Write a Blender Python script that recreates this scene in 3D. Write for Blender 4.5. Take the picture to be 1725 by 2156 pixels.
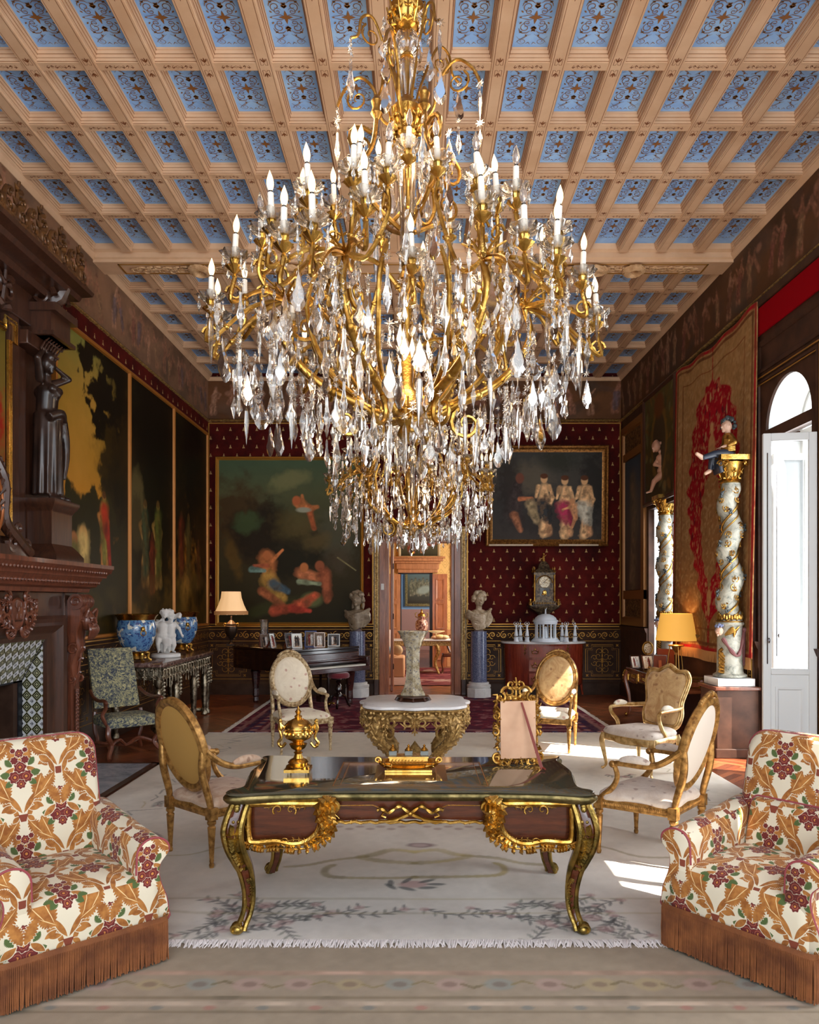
import bpy, math, random
import numpy as np
from mathutils import Matrix, Vector

for _o in list(bpy.data.objects):
    bpy.data.objects.remove(_o)
SC = bpy.context.scene
COL = SC.collection
PI = math.pi

# ------------------------------------------------------------------ camera
F, H, VX, VY = 1600.0, 1.81, 878.0, 1265.0
cam_d = bpy.data.cameras.new('camera')
cam = bpy.data.objects.new('camera', cam_d)
COL.objects.link(cam)
cam.location = (0, 0, H)
cam.rotation_euler = (PI / 2, 0, 0)
cam_d.sensor_fit = 'HORIZONTAL'
cam_d.sensor_width = 36
cam_d.lens = F / 1725 * 36
cam_d.shift_x = -(VX - 862.5) / 1725
cam_d.shift_y = (VY - 1078) / 1725
cam_d.clip_start = 0.05
cam_d.clip_end = 200
SC.camera = cam

# ------------------------------------------------------------------ view, world, sun, large lights
SC.view_settings.view_transform = 'Standard'
SC.view_settings.look = 'None'
SC.view_settings.gamma = 1
SC.view_settings.use_curve_mapping = False
SC.view_settings.exposure = 0.05

W = bpy.data.worlds.new('world')
SC.world = W
W.use_nodes = True
_nt = W.node_tree
_bg = _nt.nodes['Background']
_bg.inputs[0].default_value = (0.86, 0.93, 1.0, 1)
_bg.inputs[1].default_value = 3.4

SUN_T = (-1.0, 0.42, -1.22)
sd = bpy.data.lights.new('sun', 'SUN')
sd.energy = 26
sd.angle = 0.006
sd.color = (1.0, 0.93, 0.82)
so = bpy.data.objects.new('sun', sd)
COL.objects.link(so)
so.rotation_euler = Vector(SUN_T).to_track_quat('-Z', 'Y').to_euler()
so.location = (9, 2, 9)


def area(name, loc, look, sx, sy, power, color=(1, 1, 1)):
    d = bpy.data.lights.new(name, 'AREA')
    d.shape = 'RECTANGLE'
    d.size, d.size_y = sx, sy
    d.energy = power
    d.color = color
    o = bpy.data.objects.new(name, d)
    COL.objects.link(o)
    o.location = loc
    o.rotation_euler = (Vector(look) - Vector(loc)).to_track_quat('-Z', 'Y').to_euler()
    return o


def point(name, loc, power, color=(1, .72, .42), r=.15):
    d = bpy.data.lights.new(name, 'POINT')
    d.energy = power
    d.color = color
    d.shadow_soft_size = r
    d.specular_factor = .4
    o = bpy.data.objects.new(name, d)
    COL.objects.link(o)
    o.location = loc
    return o


# added fill for unseen windows behind the camera, then daylight of the side windows
area('fill_behind_camera', (1.6, -3.0, 3.6), (-.6, 6, 1.4), 5.0, 3.2, 150, (.95, .97, 1))
area('window_light_far', (4.25, 12.3, 1.9), (0, 12.3, 1.2), 1.0, 2.8, 60, (.95, .97, 1))
area('window_light_near', (4.25, 8.1, 2.0), (0, 8.1, 1.4), .9, 3.2, 70, (.95, .97, 1))
area('window_light_side', (4.25, 3.4, 2.2), (0, 3.9, 1.2), 1.1, 3.4, 110, (.95, .97, 1))
area('second_room_fill', (2.6, 18.2, 2.6), (-1, 18.6, 1.0), 1.8, 2.4, 230, (1, .93, .8))  # lamp added inside the second room to brighten it, no window modelled
area('third_room_light', (1.6, 25, 2.4), (0, 27, 1.4), 1.5, 2.0, 110, (.8, .9, 1))  # area lamp inside the third room, which has no window modelled


def P(px, py, D):
    """pixel of the frame plus distance -> point of the room"""
    return Vector(((px - VX) / F * D, D, H + (VY - py) / F * D))


# ------------------------------------------------------------------ node expression helper
class E:
    nt = None

    def __init__(s, v):
        s.v = v

    @staticmethod
    def m(op, *a, clamp=False):
        n = E.nt.nodes.new('ShaderNodeMath')
        n.operation = op
        n.use_clamp = clamp
        for i, x in enumerate(a):
            x = x.v if isinstance(x, E) else x
            if isinstance(x, (int, float)):
                n.inputs[i].default_value = x
            else:
                E.nt.links.new(x, n.inputs[i])
        return E(n.outputs[0])

    def __add__(s, o): return E.m('ADD', s, o)
    __radd__ = __add__
    def __sub__(s, o): return E.m('SUBTRACT', s, o)
    def __rsub__(s, o): return E.m('SUBTRACT', o, s)
    def __mul__(s, o): return E.m('MULTIPLY', s, o)
    __rmul__ = __mul__
    def __truediv__(s, o): return E.m('DIVIDE', s, o)
    def __neg__(s): return E.m('MULTIPLY', s, -1.0)
    def sin(s): return E.m('SINE', s)
    def cos(s): return E.m('COSINE', s)
    def abs(s): return E.m('ABSOLUTE', s)
    def floor(s): return E.m('FLOOR', s)
    def sqrt(s): return E.m('SQRT', s)
    def mod(s, o): return E.m('FLOORED_MODULO', s, o)
    def min(s, o): return E.m('MINIMUM', s, o)
    def max(s, o): return E.m('MAXIMUM', s, o)
    def lt(s, o): return E.m('LESS_THAN', s, o)
    def gt(s, o): return E.m('GREATER_THAN', s, o)
    def pw(s, o): return E.m('POWER', s, o)
    def atan2(s, o): return E.m('ARCTAN2', s, o)

    def edge(s, w=.003):
        """1 where s < 0, soft edge of width w"""
        return E.m('MULTIPLY_ADD', s, -1.0 / w, .5, clamp=True)


def coords(kind='Object', scale=1.0):
    n = E.nt.nodes.new('ShaderNodeTexCoord')
    sp = E.nt.nodes.new('ShaderNodeSeparateXYZ')
    E.nt.links.new(n.outputs[kind], sp.inputs[0])
    r = [E(sp.outputs[i]) for i in range(3)]
    return [x * scale for x in r] if scale != 1 else r


def vec(x, y, z=0.0):
    n = E.nt.nodes.new('ShaderNodeCombineXYZ')
    for i, a in enumerate((x, y, z)):
        a = a.v if isinstance(a, E) else a
        if isinstance(a, (int, float)):
            n.inputs[i].default_value = a
        else:
            E.nt.links.new(a, n.inputs[i])
    return n.outputs[0]


def noise(scale=5, detail=4, rough=.55, vector=None, dist=0, kind='Object', out=0):
    n = E.nt.nodes.new('ShaderNodeTexNoise')
    n.inputs['Scale'].default_value = scale
    n.inputs['Detail'].default_value = detail
    n.inputs['Roughness'].default_value = rough
    n.inputs['Distortion'].default_value = dist
    if vector is None:
        c = E.nt.nodes.new('ShaderNodeTexCoord')
        vector = c.outputs[kind]
    E.nt.links.new(vector, n.inputs['Vector'])
    return E(n.outputs[out])


def ramp(fac, stops, interp='LINEAR'):
    n = E.nt.nodes.new('ShaderNodeValToRGB')
    cr = n.color_ramp
    cr.interpolation = interp
    while len(cr.elements) < len(stops):
        cr.elements.new(.5)
    for e, (p, c) in zip(cr.elements, stops):
        e.position = p
        e.color = (*c[:3], 1)
    E.nt.links.new(fac.v if isinstance(fac, E) else fac, n.inputs[0])
    return n.outputs[0]


def mixc(fac, a, b, mode='MIX'):
    n = E.nt.nodes.new('ShaderNodeMix')
    n.data_type = 'RGBA'
    n.blend_type = mode
    n.clamp_factor = True
    for sock, x in ((n.inputs[0], fac), (n.inputs[6], a), (n.inputs[7], b)):
        x = x.v if isinstance(x, E) else x
        if isinstance(x, (int, float)):
            sock.default_value = x
        elif isinstance(x, tuple):
            sock.default_value = (*x[:3], 1)
        else:
            E.nt.links.new(x, sock)
    return n.outputs[2]


def bump(height, strength=.3, dist=.01):
    n = E.nt.nodes.new('ShaderNodeBump')
    n.inputs['Strength'].default_value = strength
    n.inputs['Distance'].default_value = dist
    E.nt.links.new(height.v if isinstance(height, E) else height, n.inputs['Height'])
    return n.outputs[0]


MATS = {}


def mat(name, color=(.5, .5, .5), rough=.5, metal=0.0, spec=.5, fn=None, emit=None, es=0.0,
        trans=0.0, ior=1.5, coat=0.0, sheen=0.0, alpha=1.0):
    """fn() runs with E.nt set, may return dict(color=, rough=, normal=)"""
    m = bpy.data.materials.new(name)
    m.use_nodes = True
    nt = m.node_tree
    E.nt = nt
    b = nt.nodes['Principled BSDF']
    b.inputs['Base Color'].default_value = (*color[:3], 1)
    b.inputs['Roughness'].default_value = rough
    b.inputs['Metallic'].default_value = metal
    b.inputs['Specular IOR Level'].default_value = spec
    b.inputs['IOR'].default_value = ior
    b.inputs['Transmission Weight'].default_value = trans
    b.inputs['Coat Weight'].default_value = coat
    b.inputs['Coat Roughness'].default_value = .08
    b.inputs['Sheen Weight'].default_value = sheen
    b.inputs['Alpha'].default_value = alpha
    if emit:
        b.inputs['Emission Color'].default_value = (*emit, 1)
        b.inputs['Emission Strength'].default_value = es
    if fn:
        r = fn() or {}
        for k, s in (('color', 'Base Color'), ('rough', 'Roughness'), ('normal', 'Normal'), ('metal', 'Metallic'), ('alpha', 'Alpha')):
            if k in r:
                x = r[k].v if isinstance(r[k], E) else r[k]
                nt.links.new(x, b.inputs[s])
    MATS[name] = m
    return m


# ------------------------------------------------------------------ mesh builder
class MB:
    def __init__(s):
        s.v, s.f, s.mi = [], [], []
        s.M = Matrix.Identity(4)

    def add(s, vs, fs, m=0):
        b = len(s.v)
        M = s.M
        if M == Matrix.Identity(4):
            s.v.extend(tuple(v) for v in vs)
        else:
            s.v.extend(tuple(M @ Vector(v)) for v in vs)
        s.f.extend(tuple(i + b for i in f) for f in fs)
        s.mi.extend([m] * len(fs))
        return s

    def box(s, x0, y0, z0, x1, y1, z1, m=0):
        if x0 > x1: x0, x1 = x1, x0
        if y0 > y1: y0, y1 = y1, y0
        if z0 > z1: z0, z1 = z1, z0
        vs = [(x0, y0, z0), (x1, y0, z0), (x1, y1, z0), (x0, y1, z0), (x0, y0, z1), (x1, y0, z1), (x1, y1, z1), (x0, y1, z1)]
        return s.add(vs, [(3, 2, 1, 0), (4, 5, 6, 7), (0, 1, 5, 4), (1, 2, 6, 5), (2, 3, 7, 6), (3, 0, 4, 7)], m)

    def cbox(s, c, d, m=0):
        return s.box(c[0] - d[0] / 2, c[1] - d[1] / 2, c[2] - d[2] / 2, c[0] + d[0] / 2, c[1] + d[1] / 2, c[2] + d[2] / 2, m)

    def lathe(s, prof, seg=24, c=(0, 0, 0), m=0, fn=None, sx=1, sy=1, a0=0, cap=True):
        vs, fs = [], []
        n = len(prof)
        for i, (r, z) in enumerate(prof):
            for k in range(seg):
                a = a0 + 2 * PI * k / seg
                q = r * (fn(a, z) if fn else 1)
                vs.append((c[0] + q * math.cos(a) * sx, c[1] + q * math.sin(a) * sy, c[2] + z))
        for i in range(n - 1):
            for k in range(seg):
                k2 = (k + 1) % seg
                fs.append((i * seg + k, i * seg + k2, (i + 1) * seg + k2, (i + 1) * seg + k))
        if cap:
            fs.append(tuple(range(seg - 1, -1, -1)))
            fs.append(tuple((n - 1) * seg + k for k in range(seg)))
        return s.add(vs, fs, m)

    def tube(s, pts, r, seg=8, m=0, cap=True, flat=1.0, closed=False):
        pts = [Vector(p) for p in pts]
        n = len(pts)
        rs = [r] * n if isinstance(r, (int, float)) else list(r)
        vs, fs = [], []
        up = None
        for i, p in enumerate(pts):
            if closed:
                t = pts[(i + 1) % n] - pts[i - 1]
            else:
                t = pts[min(i + 1, n - 1)] - pts[max(i - 1, 0)]
            if t.length < 1e-9: t = Vector((0, 0, 1))
            t.normalize()
            if up is None:
                a = Vector((0, 0, 1)) if abs(t.z) < .9 else Vector((0, 1, 0))
                up = (a - t * a.dot(t)).normalized()
            else:
                up = (up - t * up.dot(t))
                if up.length < 1e-6:
                    up = Vector((1, 0, 0)) - t * t.x
                up.normalize()
            sd = t.cross(up)
            for k in range(seg):
                a = 2 * PI * k / seg
                vs.append(p + up * (rs[i] * math.cos(a)) + sd * (rs[i] * math.sin(a) * flat))
        for i in range(n if closed else n - 1):
            j = (i + 1) % n
            for k in range(seg):
                k2 = (k + 1) % seg
                fs.append((i * seg + k, i * seg + k2, j * seg + k2, j * seg + k))
        if cap and not closed:
            fs.append(tuple(range(seg - 1, -1, -1)))
            fs.append(tuple((n - 1) * seg + k for k in range(seg)))
        return s.add(vs, fs, m)

    def ell(s, c, r, seg=12, rings=8, m=0, rot=None):
        if isinstance(r, (int, float)): r = (r, r, r)
        vs, fs = [], []
        R = Matrix.Identity(3) if rot is None else rot.to_3x3()
        c = Vector(c)
        for i in range(1, rings):
            ph = PI * i / rings
            for k in range(seg):
                a = 2 * PI * k / seg
                vs.append(c + R @ Vector((r[0] * math.sin(ph) * math.cos(a), r[1] * math.sin(ph) * math.sin(a), -r[2] * math.cos(ph))))
        b = len(vs)
        vs.append(c + R @ Vector((0, 0, -r[2])))
        vs.append(c + R @ Vector((0, 0, r[2])))
        for i in range(rings - 2):
            for k in range(seg):
                k2 = (k + 1) % seg
                fs.append((i * seg + k, i * seg + k2, (i + 1) * seg + k2, (i + 1) * seg + k))
        for k in range(seg):
            k2 = (k + 1) % seg
            fs.append((b, k2, k))
            fs.append((b + 1, (rings - 2) * seg + k, (rings - 2) * seg + k2))
        return s.add(vs, fs, m)

    def cap(s, p0, p1, r0, r1, seg=10, m=0):
        """tapered capsule"""
        p0, p1 = Vector(p0), Vector(p1)
        d = p1 - p0
        L = d.length
        if L < 1e-6: return s.ell(p0, r0, m=m)
        d.normalize()
        pts, rs = [], []
        for q in (-.98, -.75, -.4, 0):
            pts.append(p0 + d * (r0 * q)); rs.append(r0 * math.sqrt(max(1 - q * q, .01)))
        pts.append((p0 + p1) / 2); rs.append((r0 + r1) / 2)
        for q in (0, .4, .75, .98):
            pts.append(p1 + d * (r1 * q)); rs.append(r1 * math.sqrt(max(1 - q * q, .01)))
        return s.tube(pts, rs, seg, m)

    def prism(s, poly, z0, z1, m=0):
        """2d polygon (counter-clockwise) in xy, from z0 to z1"""
        n = len(poly)
        vs = [(p[0], p[1], z0) for p in poly] + [(p[0], p[1], z1) for p in poly]
        fs = [tuple(range(n - 1, -1, -1)), tuple(range(n, 2 * n))]
        for i in range(n):
            j = (i + 1) % n
            fs.append((i, j, n + j, n + i))
        return s.add(vs, fs, m)

    def rings(s, loops, m=0, cap=True, closed=True):
        """skin between successive loops of equal length"""
        n = len(loops[0])
        vs = [p for l in loops for p in l]
        fs = []
        for i in range(len(loops) - 1):
            for k in range(n if closed else n - 1):
                k2 = (k + 1) % n
                fs.append((i * n + k, i * n + k2, (i + 1) * n + k2, (i + 1) * n + k))
        if cap:
            fs.append(tuple(range(n - 1, -1, -1)))
            fs.append(tuple((len(loops) - 1) * n + k for k in range(n)))
        return s.add(vs, fs, m)

    def extr(s, prof, p0, p1, u, w, m=0, cap=True):
        """profile (a,b) -> p + a*u + b*w, extruded p0 -> p1"""
        p0, p1, u, w = Vector(p0), Vector(p1), Vector(u), Vector(w)
        l0 = [p0 + u * a + w * b for a, b in prof]
        l1 = [p1 + u * a + w * b for a, b in prof]
        return s.rings([l0, l1], m, cap)

    def mould(s, prof, path, w=(0, 0, 1), m=0, closed=False):
        """profile (a,b): a = sideways out of the path (mitred), b along w"""
        path = [Vector(p) for p in path]
        w = Vector(w)
        n = len(path)
        loops = []
        for i in range(n):
            if closed:
                d0 = (path[i] - path[i - 1]).normalized(); d1 = (path[(i + 1) % n] - path[i]).normalized()
            else:
                d0 = (path[i] - path[max(i - 1, 0)]); d1 = (path[min(i + 1, n - 1)] - path[i])
                d0 = d0.normalized() if d0.length > 0 else d1.normalized()
                d1 = d1.normalized() if d1.length > 0 else d0
            n0, n1 = d0.cross(w), d1.cross(w)
            b = (n0 + n1)
            b = b / max(b.dot(b) / 2, .2) if b.length > 1e-6 else n0
            loops.append([path[i] + b * a + w * h for a, h in prof])
        if closed:
            loops.append(loops[0])
        return s.rings(loops, m, cap=not closed)

    def strip(s, pts, w, nrm=(0, 0, 1), m=0):
        """flat ribbon through pts of width(s) w, lying across nrm"""
        pts = [Vector(p) for p in pts]
        nrm = Vector(nrm)
        n = len(pts)
        ws = [w] * n if isinstance(w, (int, float)) else w
        vs = []
        for i, p in enumerate(pts):
            t = (pts[min(i + 1, n - 1)] - pts[max(i - 1, 0)]).normalized()
            sd = t.cross(nrm) * (ws[i] / 2)
            vs += [p - sd, p + sd]
        fs = [(2 * i, 2 * i + 1, 2 * i + 3, 2 * i + 2) for i in range(n - 1)]
        return s.add(vs, fs, m)

    def merge(s, o, M=None):
        vs = o.v if M is None else [M @ Vector(v) for v in o.v]
        b = len(s.v)
        if s.M == Matrix.Identity(4):
            s.v.extend(tuple(v) for v in vs)
        else:
            s.v.extend(tuple(s.M @ Vector(v)) for v in vs)
        s.f.extend(tuple(i + b for i in f) for f in o.f)
        s.mi.extend(o.mi)
        return s

    def mesh(s, name, mats, smooth=True, angle=38):
        me = bpy.data.meshes.new(name)
        me.from_pydata(s.v, [], s.f)
        mats = mats if isinstance(mats, (list, tuple)) else [mats]
        for m in mats:
            me.materials.append(m)
        if len(mats) > 1:
            me.polygons.foreach_set('material_index', s.mi)
        if smooth:
            me.polygons.foreach_set('use_smooth', [True] * len(s.f))
            me.set_sharp_from_angle(angle=math.radians(angle))
        me.update()
        return me

    def build(s, name, mats, parent=None, smooth=True, angle=38, bevel=0, subd=0, remesh=0, sm=0, loc=None, rot=None, disp=None):
        me = s.mesh(name, mats, smooth, angle)
        o = bpy.data.objects.new(name, me)
        COL.objects.link(o)
        if parent: o.parent = parent
        if loc is not None: o.location = loc
        if rot is not None: o.rotation_euler = rot
        if remesh:
            q = o.modifiers.new('r', 'REMESH'); q.mode = 'VOXEL'; q.voxel_size = remesh; q.use_smooth_shade = True
            if sm:
                q = o.modifiers.new('s', 'SMOOTH'); q.factor = .6; q.iterations = sm
        if bevel:
            q = o.modifiers.new('b', 'BEVEL'); q.width = bevel; q.segments = 2; q.limit_method = 'ANGLE'; q.angle_limit = math.radians(35)
        if subd:
            q = o.modifiers.new('u', 'SUBSURF'); q.levels = subd; q.render_levels = subd
        return o


def tag(o, label=None, cat=None, group=None, kind=None):
    if label: o['label'] = label
    if cat: o['category'] = cat
    if group: o['group'] = group
    if kind: o['kind'] = kind
    return o


def thing(name, label, cat, loc=(0, 0, 0), rotz=0.0, group=None):
    o = bpy.data.objects.new(name, None)
    COL.objects.link(o)
    o.empty_display_size = .05
    o.location = loc
    o.rotation_euler = (0, 0, rotz)
    return tag(o, label, cat, group)


def struct(name, mb, m, **k):
    o = mb.build(name, m, **k)
    o['kind'] = 'structure'
    return o


def copy_tree(o, parent=None):
    c = o.copy()
    COL.objects.link(c)
    if parent is not None:
        c.parent = parent
    for ch in [q for q in bpy.data.objects if q.parent == o]:
        copy_tree(ch, c)
    return c


def bez(p, n=12):
    """Catmull-Rom through points p, n samples per span"""
    p = [Vector(q) for q in p]
    out = []
    for i in range(len(p) - 1):
        a = p[max(i - 1, 0)]; b = p[i]; c = p[i + 1]; d = p[min(i + 2, len(p) - 1)]
        for k in range(n):
            t = k / n
            out.append(.5 * ((2 * b) + (c - a) * t + (2 * a - 5 * b + 4 * c - d) * t * t + (3 * b - a - 3 * c + d) * t ** 3))
    out.append(p[-1])
    return out


def lerp(a, b, t): return a + (b - a) * t


def spiral(cx, cy, r0, r1, a0, turns, n=18):
    return [(cx + lerp(r0, r1, i / n) * math.cos(a0 + 2 * PI * turns * i / n), cy + lerp(r0, r1, i / n) * math.sin(a0 + 2 * PI * turns * i / n)) for i in range(n + 1)]


def taper(n, w, a=.25, b=.25):
    """widths swelling in the middle"""
    return [w * lerp(a if i < n / 2 else b, 1, math.sin(PI * i / (n - 1)) ** .6) for i in range(n)]
# ------------------------------------------------------------------ materials
def C(h):
    """sRGB 0-255 triple or hex -> linear"""
    if isinstance(h, str):
        h = h.lstrip('#'); h = tuple(int(h[i:i + 2], 16) for i in (0, 2, 4))
    return tuple(((x / 255) / 12.92 if x / 255 <= .04045 else ((x / 255 + .055) / 1.055) ** 2.4) for x in h)


def speck(a, b, scale=8, lo=.35, hi=.65, bs=.15, bd=.004, detail=4, nscale=None, **k):
    def fn():
        n = noise(scale, detail)
        c = ramp(n, [(lo, a), (hi, b)])
        n2 = noise(nscale or scale * 4, 3)
        return dict(color=c, normal=bump(n2, bs, bd))
    return fn


def gilt(name, a, b, rough=.3, bs=.5, scale=90, bd=.004):
    def fn():
        n = noise(scale, 3)
        n2 = noise(14, 3)
        return dict(color=ramp(n2, [(.35, a), (.65, b)]), normal=bump(n, bs, bd),
                    rough=ramp(n2, [(.3, (rough + .12,) * 3), (.7, (rough - .04,) * 3)]))
    return mat(name, a, rough, 1.0, fn=fn)


GOLD = gilt('gilt_bronze', C((150, 108, 42)), C((216, 174, 92)), .27, .5, 70)
GOLD_S = gilt('polished_gilt', C((190, 142, 60)), C((230, 188, 104)), .2, .15, 40)
GOLD_D = gilt('old_gilt', C((130, 92, 40)), C((190, 146, 74)), .36, .7, 60)
BRONZE = gilt('greenish_bronze', C((96, 82, 42)), C((176, 146, 78)), .33, .7, 55)
GILTWOOD = mat('gilded_wood', C((176, 136, 76)), .42, .55, fn=lambda: dict(
    color=ramp(noise(30, 4), [(.35, C((128, 96, 50))), (.7, C((212, 174, 108)))]), normal=bump(noise(80, 3), .4, .004)))
GILTLINE = mat('gilt_line', C((190, 140, 62)), .4, .6)
SILVER = gilt('silvered_wood', C((84, 72, 56)), C((176, 164, 142)), .34, .8, 45, .008)


def wood(name, a, b, rough=.35, axis=2, scale=1.0, coat=.3, bs=.08):
    def fn():
        x, y, z = coords()
        s = [6.0 * scale] * 3
        s[axis] = .6 * scale
        v = vec(x * s[0], y * s[1], z * s[2])
        n = noise(4, 6, .6, v, dist=.6)
        n2 = noise(22, 3, .5, v)
        c = ramp(n * .75 + n2 * .25, [(.32, a), (.68, b)])
        return dict(color=c, normal=bump(n2, bs, .003))
    return mat(name, a, rough, coat=coat, fn=fn)


W_DARK = wood('dark_walnut', C((44, 25, 17)), C((82, 48, 32)), .34)
W_MAH = wood('mahogany', C((74, 38, 25)), C((126, 70, 47)), .32)
W_RED = wood('reddish_oak', C((116, 60, 32)), C((176, 104, 62)), .42)
W_PINE = wood('door_oak', C((150, 92, 56)), C((196, 134, 88)), .45)
W_KING = wood('kingwood', C((56, 24, 12)), C((98, 46, 24)), .22, axis=0, scale=1.6, coat=.6)
W_COMM = wood('tulipwood', C((92, 30, 18)), C((148, 58, 36)), .24, axis=2, scale=1.3, coat=.5)
W_BLACK = mat('black_piano_lacquer', C((30, 14, 12)), .16, coat=.7)
W_PIANO = wood('piano_rosewood', C((40, 18, 16)), C((78, 38, 32)), .2, axis=0, coat=.7)
W_DADO = mat('dado_brown', C((62, 42, 32)), .5, spec=.2, fn=speck(C((54, 36, 27)), C((70, 49, 37)), 6))
W_DOORBR = mat('dark_brown_joinery', C((66, 42, 30)), .5, spec=.25, fn=speck(C((58, 37, 27)), C((80, 52, 38)), 5))

CEIL_BEIGE = mat('ceiling_beige', C((218, 178, 142)), .55, fn=speck(C((212, 171, 134)), C((224, 186, 150)), 3, bs=.05))
CEIL_BLUE = mat('ceiling_blue', C((112, 160, 226)), .6, fn=lambda: dict(
    color=ramp(noise(3.5, 6, .65, dist=.8), [(.3, C((128, 176, 240))), (.52, C((150, 196, 250))), (.75, C((170, 212, 252)))])))
CEIL_GOLD = mat('ceiling_stencil', C((142, 92, 44)), .5)
CEIL_LINE = mat('ceiling_brown_line', C((128, 74, 40)), .5)
CEIL_STONE = mat('carved_beige', C((206, 166, 124)), .5, fn=speck(C((186, 142, 98)), C((222, 184, 140)), 12, bs=.5, bd=.01))

GREY_MARBLE = mat('hearth_marble', C((150, 152, 158)), .25, fn=lambda: dict(
    color=ramp(noise(2.4, 8, .7, dist=2.2), [(.3, C((112, 116, 126))), (.5, C((150, 153, 160))), (.7, C((178, 178, 182)))])))
WHITE_MARBLE = mat('white_marble', C((226, 224, 222)), .3, fn=lambda: dict(
    color=ramp(noise(3, 8, .7, dist=2.5), [(.3, C((196, 194, 196))), (.45, C((228, 226, 225))), (.8, C((238, 236, 233)))])))
STATUE = mat('statuary_marble', C((222, 220, 216)), .42, fn=speck(C((206, 203, 199)), C((228, 226, 222)), 6, bs=.05))
BISCUIT = mat('white_biscuit', C((216, 224, 232)), .55)
BUST_A = mat('grey_brown_marble', C((150, 132, 108)), .4, fn=lambda: dict(
    color=ramp(noise(6, 7, .7, dist=1.5), [(.3, C((104, 86, 66))), (.55, C((156, 138, 114))), (.75, C((196, 180, 156)))])))
BUST_B = mat('veined_alabaster', C((186, 164, 132)), .38, fn=lambda: dict(
    color=ramp(noise(5, 7, .7, dist=2.5), [(.3, C((118, 92, 62))), (.5, C((186, 164, 134))), (.75, C((222, 208, 186)))])))
BLUE_GRANITE = mat('blue_grey_granite', C((92, 100, 128)), .15, coat=.4, fn=lambda: dict(
    color=ramp(noise(60, 6, .8), [(.36, C((58, 64, 88))), (.5, C((96, 104, 134))), (.66, C((150, 154, 172)))])))
BREC = mat('red_breccia', C((92, 62, 54)), .18, coat=.4, fn=lambda: dict(
    color=ramp(noise(9, 8, .75, dist=2), [(.32, C((56, 36, 32))), (.5, C((104, 74, 66))), (.68, C((168, 146, 134)))])))

CRYSTAL = bpy.data.materials.new('crystal')


def _crystal():
    m = CRYSTAL
    m.use_nodes = True
    nt = m.node_tree
    nt.nodes.clear()
    E.nt = nt
    out = nt.nodes.new('ShaderNodeOutputMaterial')
    gl = nt.nodes.new('ShaderNodeBsdfGlossy'); gl.inputs['Roughness'].default_value = .04
    gl.inputs['Color'].default_value = (1, .98, .95, 1)
    tr = nt.nodes.new('ShaderNodeBsdfTransparent'); tr.inputs['Color'].default_value = (.93, .93, .92, 1)
    rf = nt.nodes.new('ShaderNodeBsdfRefraction'); rf.inputs['IOR'].default_value = 1.35; rf.inputs['Roughness'].default_value = .02
    lw = nt.nodes.new('ShaderNodeLayerWeight'); lw.inputs['Blend'].default_value = .42
    m1 = nt.nodes.new('ShaderNodeMixShader'); m1.inputs[0].default_value = .45
    nt.links.new(tr.outputs[0], m1.inputs[1]); nt.links.new(rf.outputs[0], m1.inputs[2])
    m2 = nt.nodes.new('ShaderNodeMixShader')
    f = E(lw.outputs['Fresnel']) * .85 + .03
    nt.links.new(f.v, m2.inputs[0])
    nt.links.new(m1.outputs[0], m2.inputs[1]); nt.links.new(gl.outputs[0], m2.inputs[2])
    nt.links.new(m2.outputs[0], out.inputs[0])


_crystal()
WINDOW_GLASS = bpy.data.materials.new('window_glass')


def _wg():
    m = WINDOW_GLASS
    m.use_nodes = True
    nt = m.node_tree
    nt.nodes.clear()
    out = nt.nodes.new('ShaderNodeOutputMaterial')
    gl = nt.nodes.new('ShaderNodeBsdfGlossy'); gl.inputs['Roughness'].default_value = .0
    tr = nt.nodes.new('ShaderNodeBsdfTransparent')
    mx = nt.nodes.new('ShaderNodeMixShader')
    lw = nt.nodes.new('ShaderNodeFresnel'); lw.inputs[0].default_value = 1.4
    nt.links.new(lw.outputs[0], mx.inputs[0])
    nt.links.new(tr.outputs[0], mx.inputs[1]); nt.links.new(gl.outputs[0], mx.inputs[2])
    nt.links.new(mx.outputs[0], out.inputs[0])


_wg()
WAX = mat('white_candle_sleeve', C((236, 228, 214)), .45)
def _bulb():
    lw = E.nt.nodes.new('ShaderNodeLayerWeight'); lw.inputs['Blend'].default_value = .5
    b = E.nt.nodes['Principled BSDF']
    f = E(lw.outputs['Facing'])
    E.nt.links.new(ramp(f, [(0, (1, .86, .58)), (.45, (1, .72, .36)), (1, (.9, .42, .12))]), b.inputs['Emission Color'])
    E.nt.links.new((f * -3.4 + 4.2).v, b.inputs['Emission Strength'])


BULB = mat('lit_bulb', (.6, .5, .4), .3, emit=(1.0, .78, .48), es=3.0, fn=_bulb)
BULB_OFF = mat('unlit_bulb', C((214, 204, 196)), .08, trans=.85)
BULB_BASE = mat('bulb_collar', C((90, 84, 78)), .4, .8)
WHITE_PAINT = mat('white_window_paint', C((232, 234, 232)), .4)
STEEL = mat('steel', C((150, 150, 155)), .25, 1.0)
BLACK_IRON = mat('black_iron', C((24, 26, 34)), .4, .3)
BLACK = mat('black', C((16, 13, 12)), .5)
RED_CLOTH = mat('crimson_valance', C((150, 6, 20)), .9, spec=.05)
PLASTIC_W = mat('white_switch_plastic', C((230, 228, 222)), .4)
BACKING = mat('frame_backing_board', C((196, 152, 120)), .7, fn=speck(C((182, 138, 106)), C((206, 166, 134)), 3))
BROWN_STRUT = mat('red_brown_strut', C((128, 52, 40)), .5)
PHOTO_FR = mat('silver_photo_frame', C((200, 200, 205)), .2, 1.0)
PHOTO_WOOD = mat('leather_frame_back', C((120, 54, 30)), .5)
GLASSTOP = mat('smoked_glass_top', C((70, 66, 52)), .05, coat=1.0, spec=.8)
SHADE_CREAM = mat('cream_lampshade', C((238, 208, 168)), .7, emit=C((255, 196, 130)), es=.55)
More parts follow.
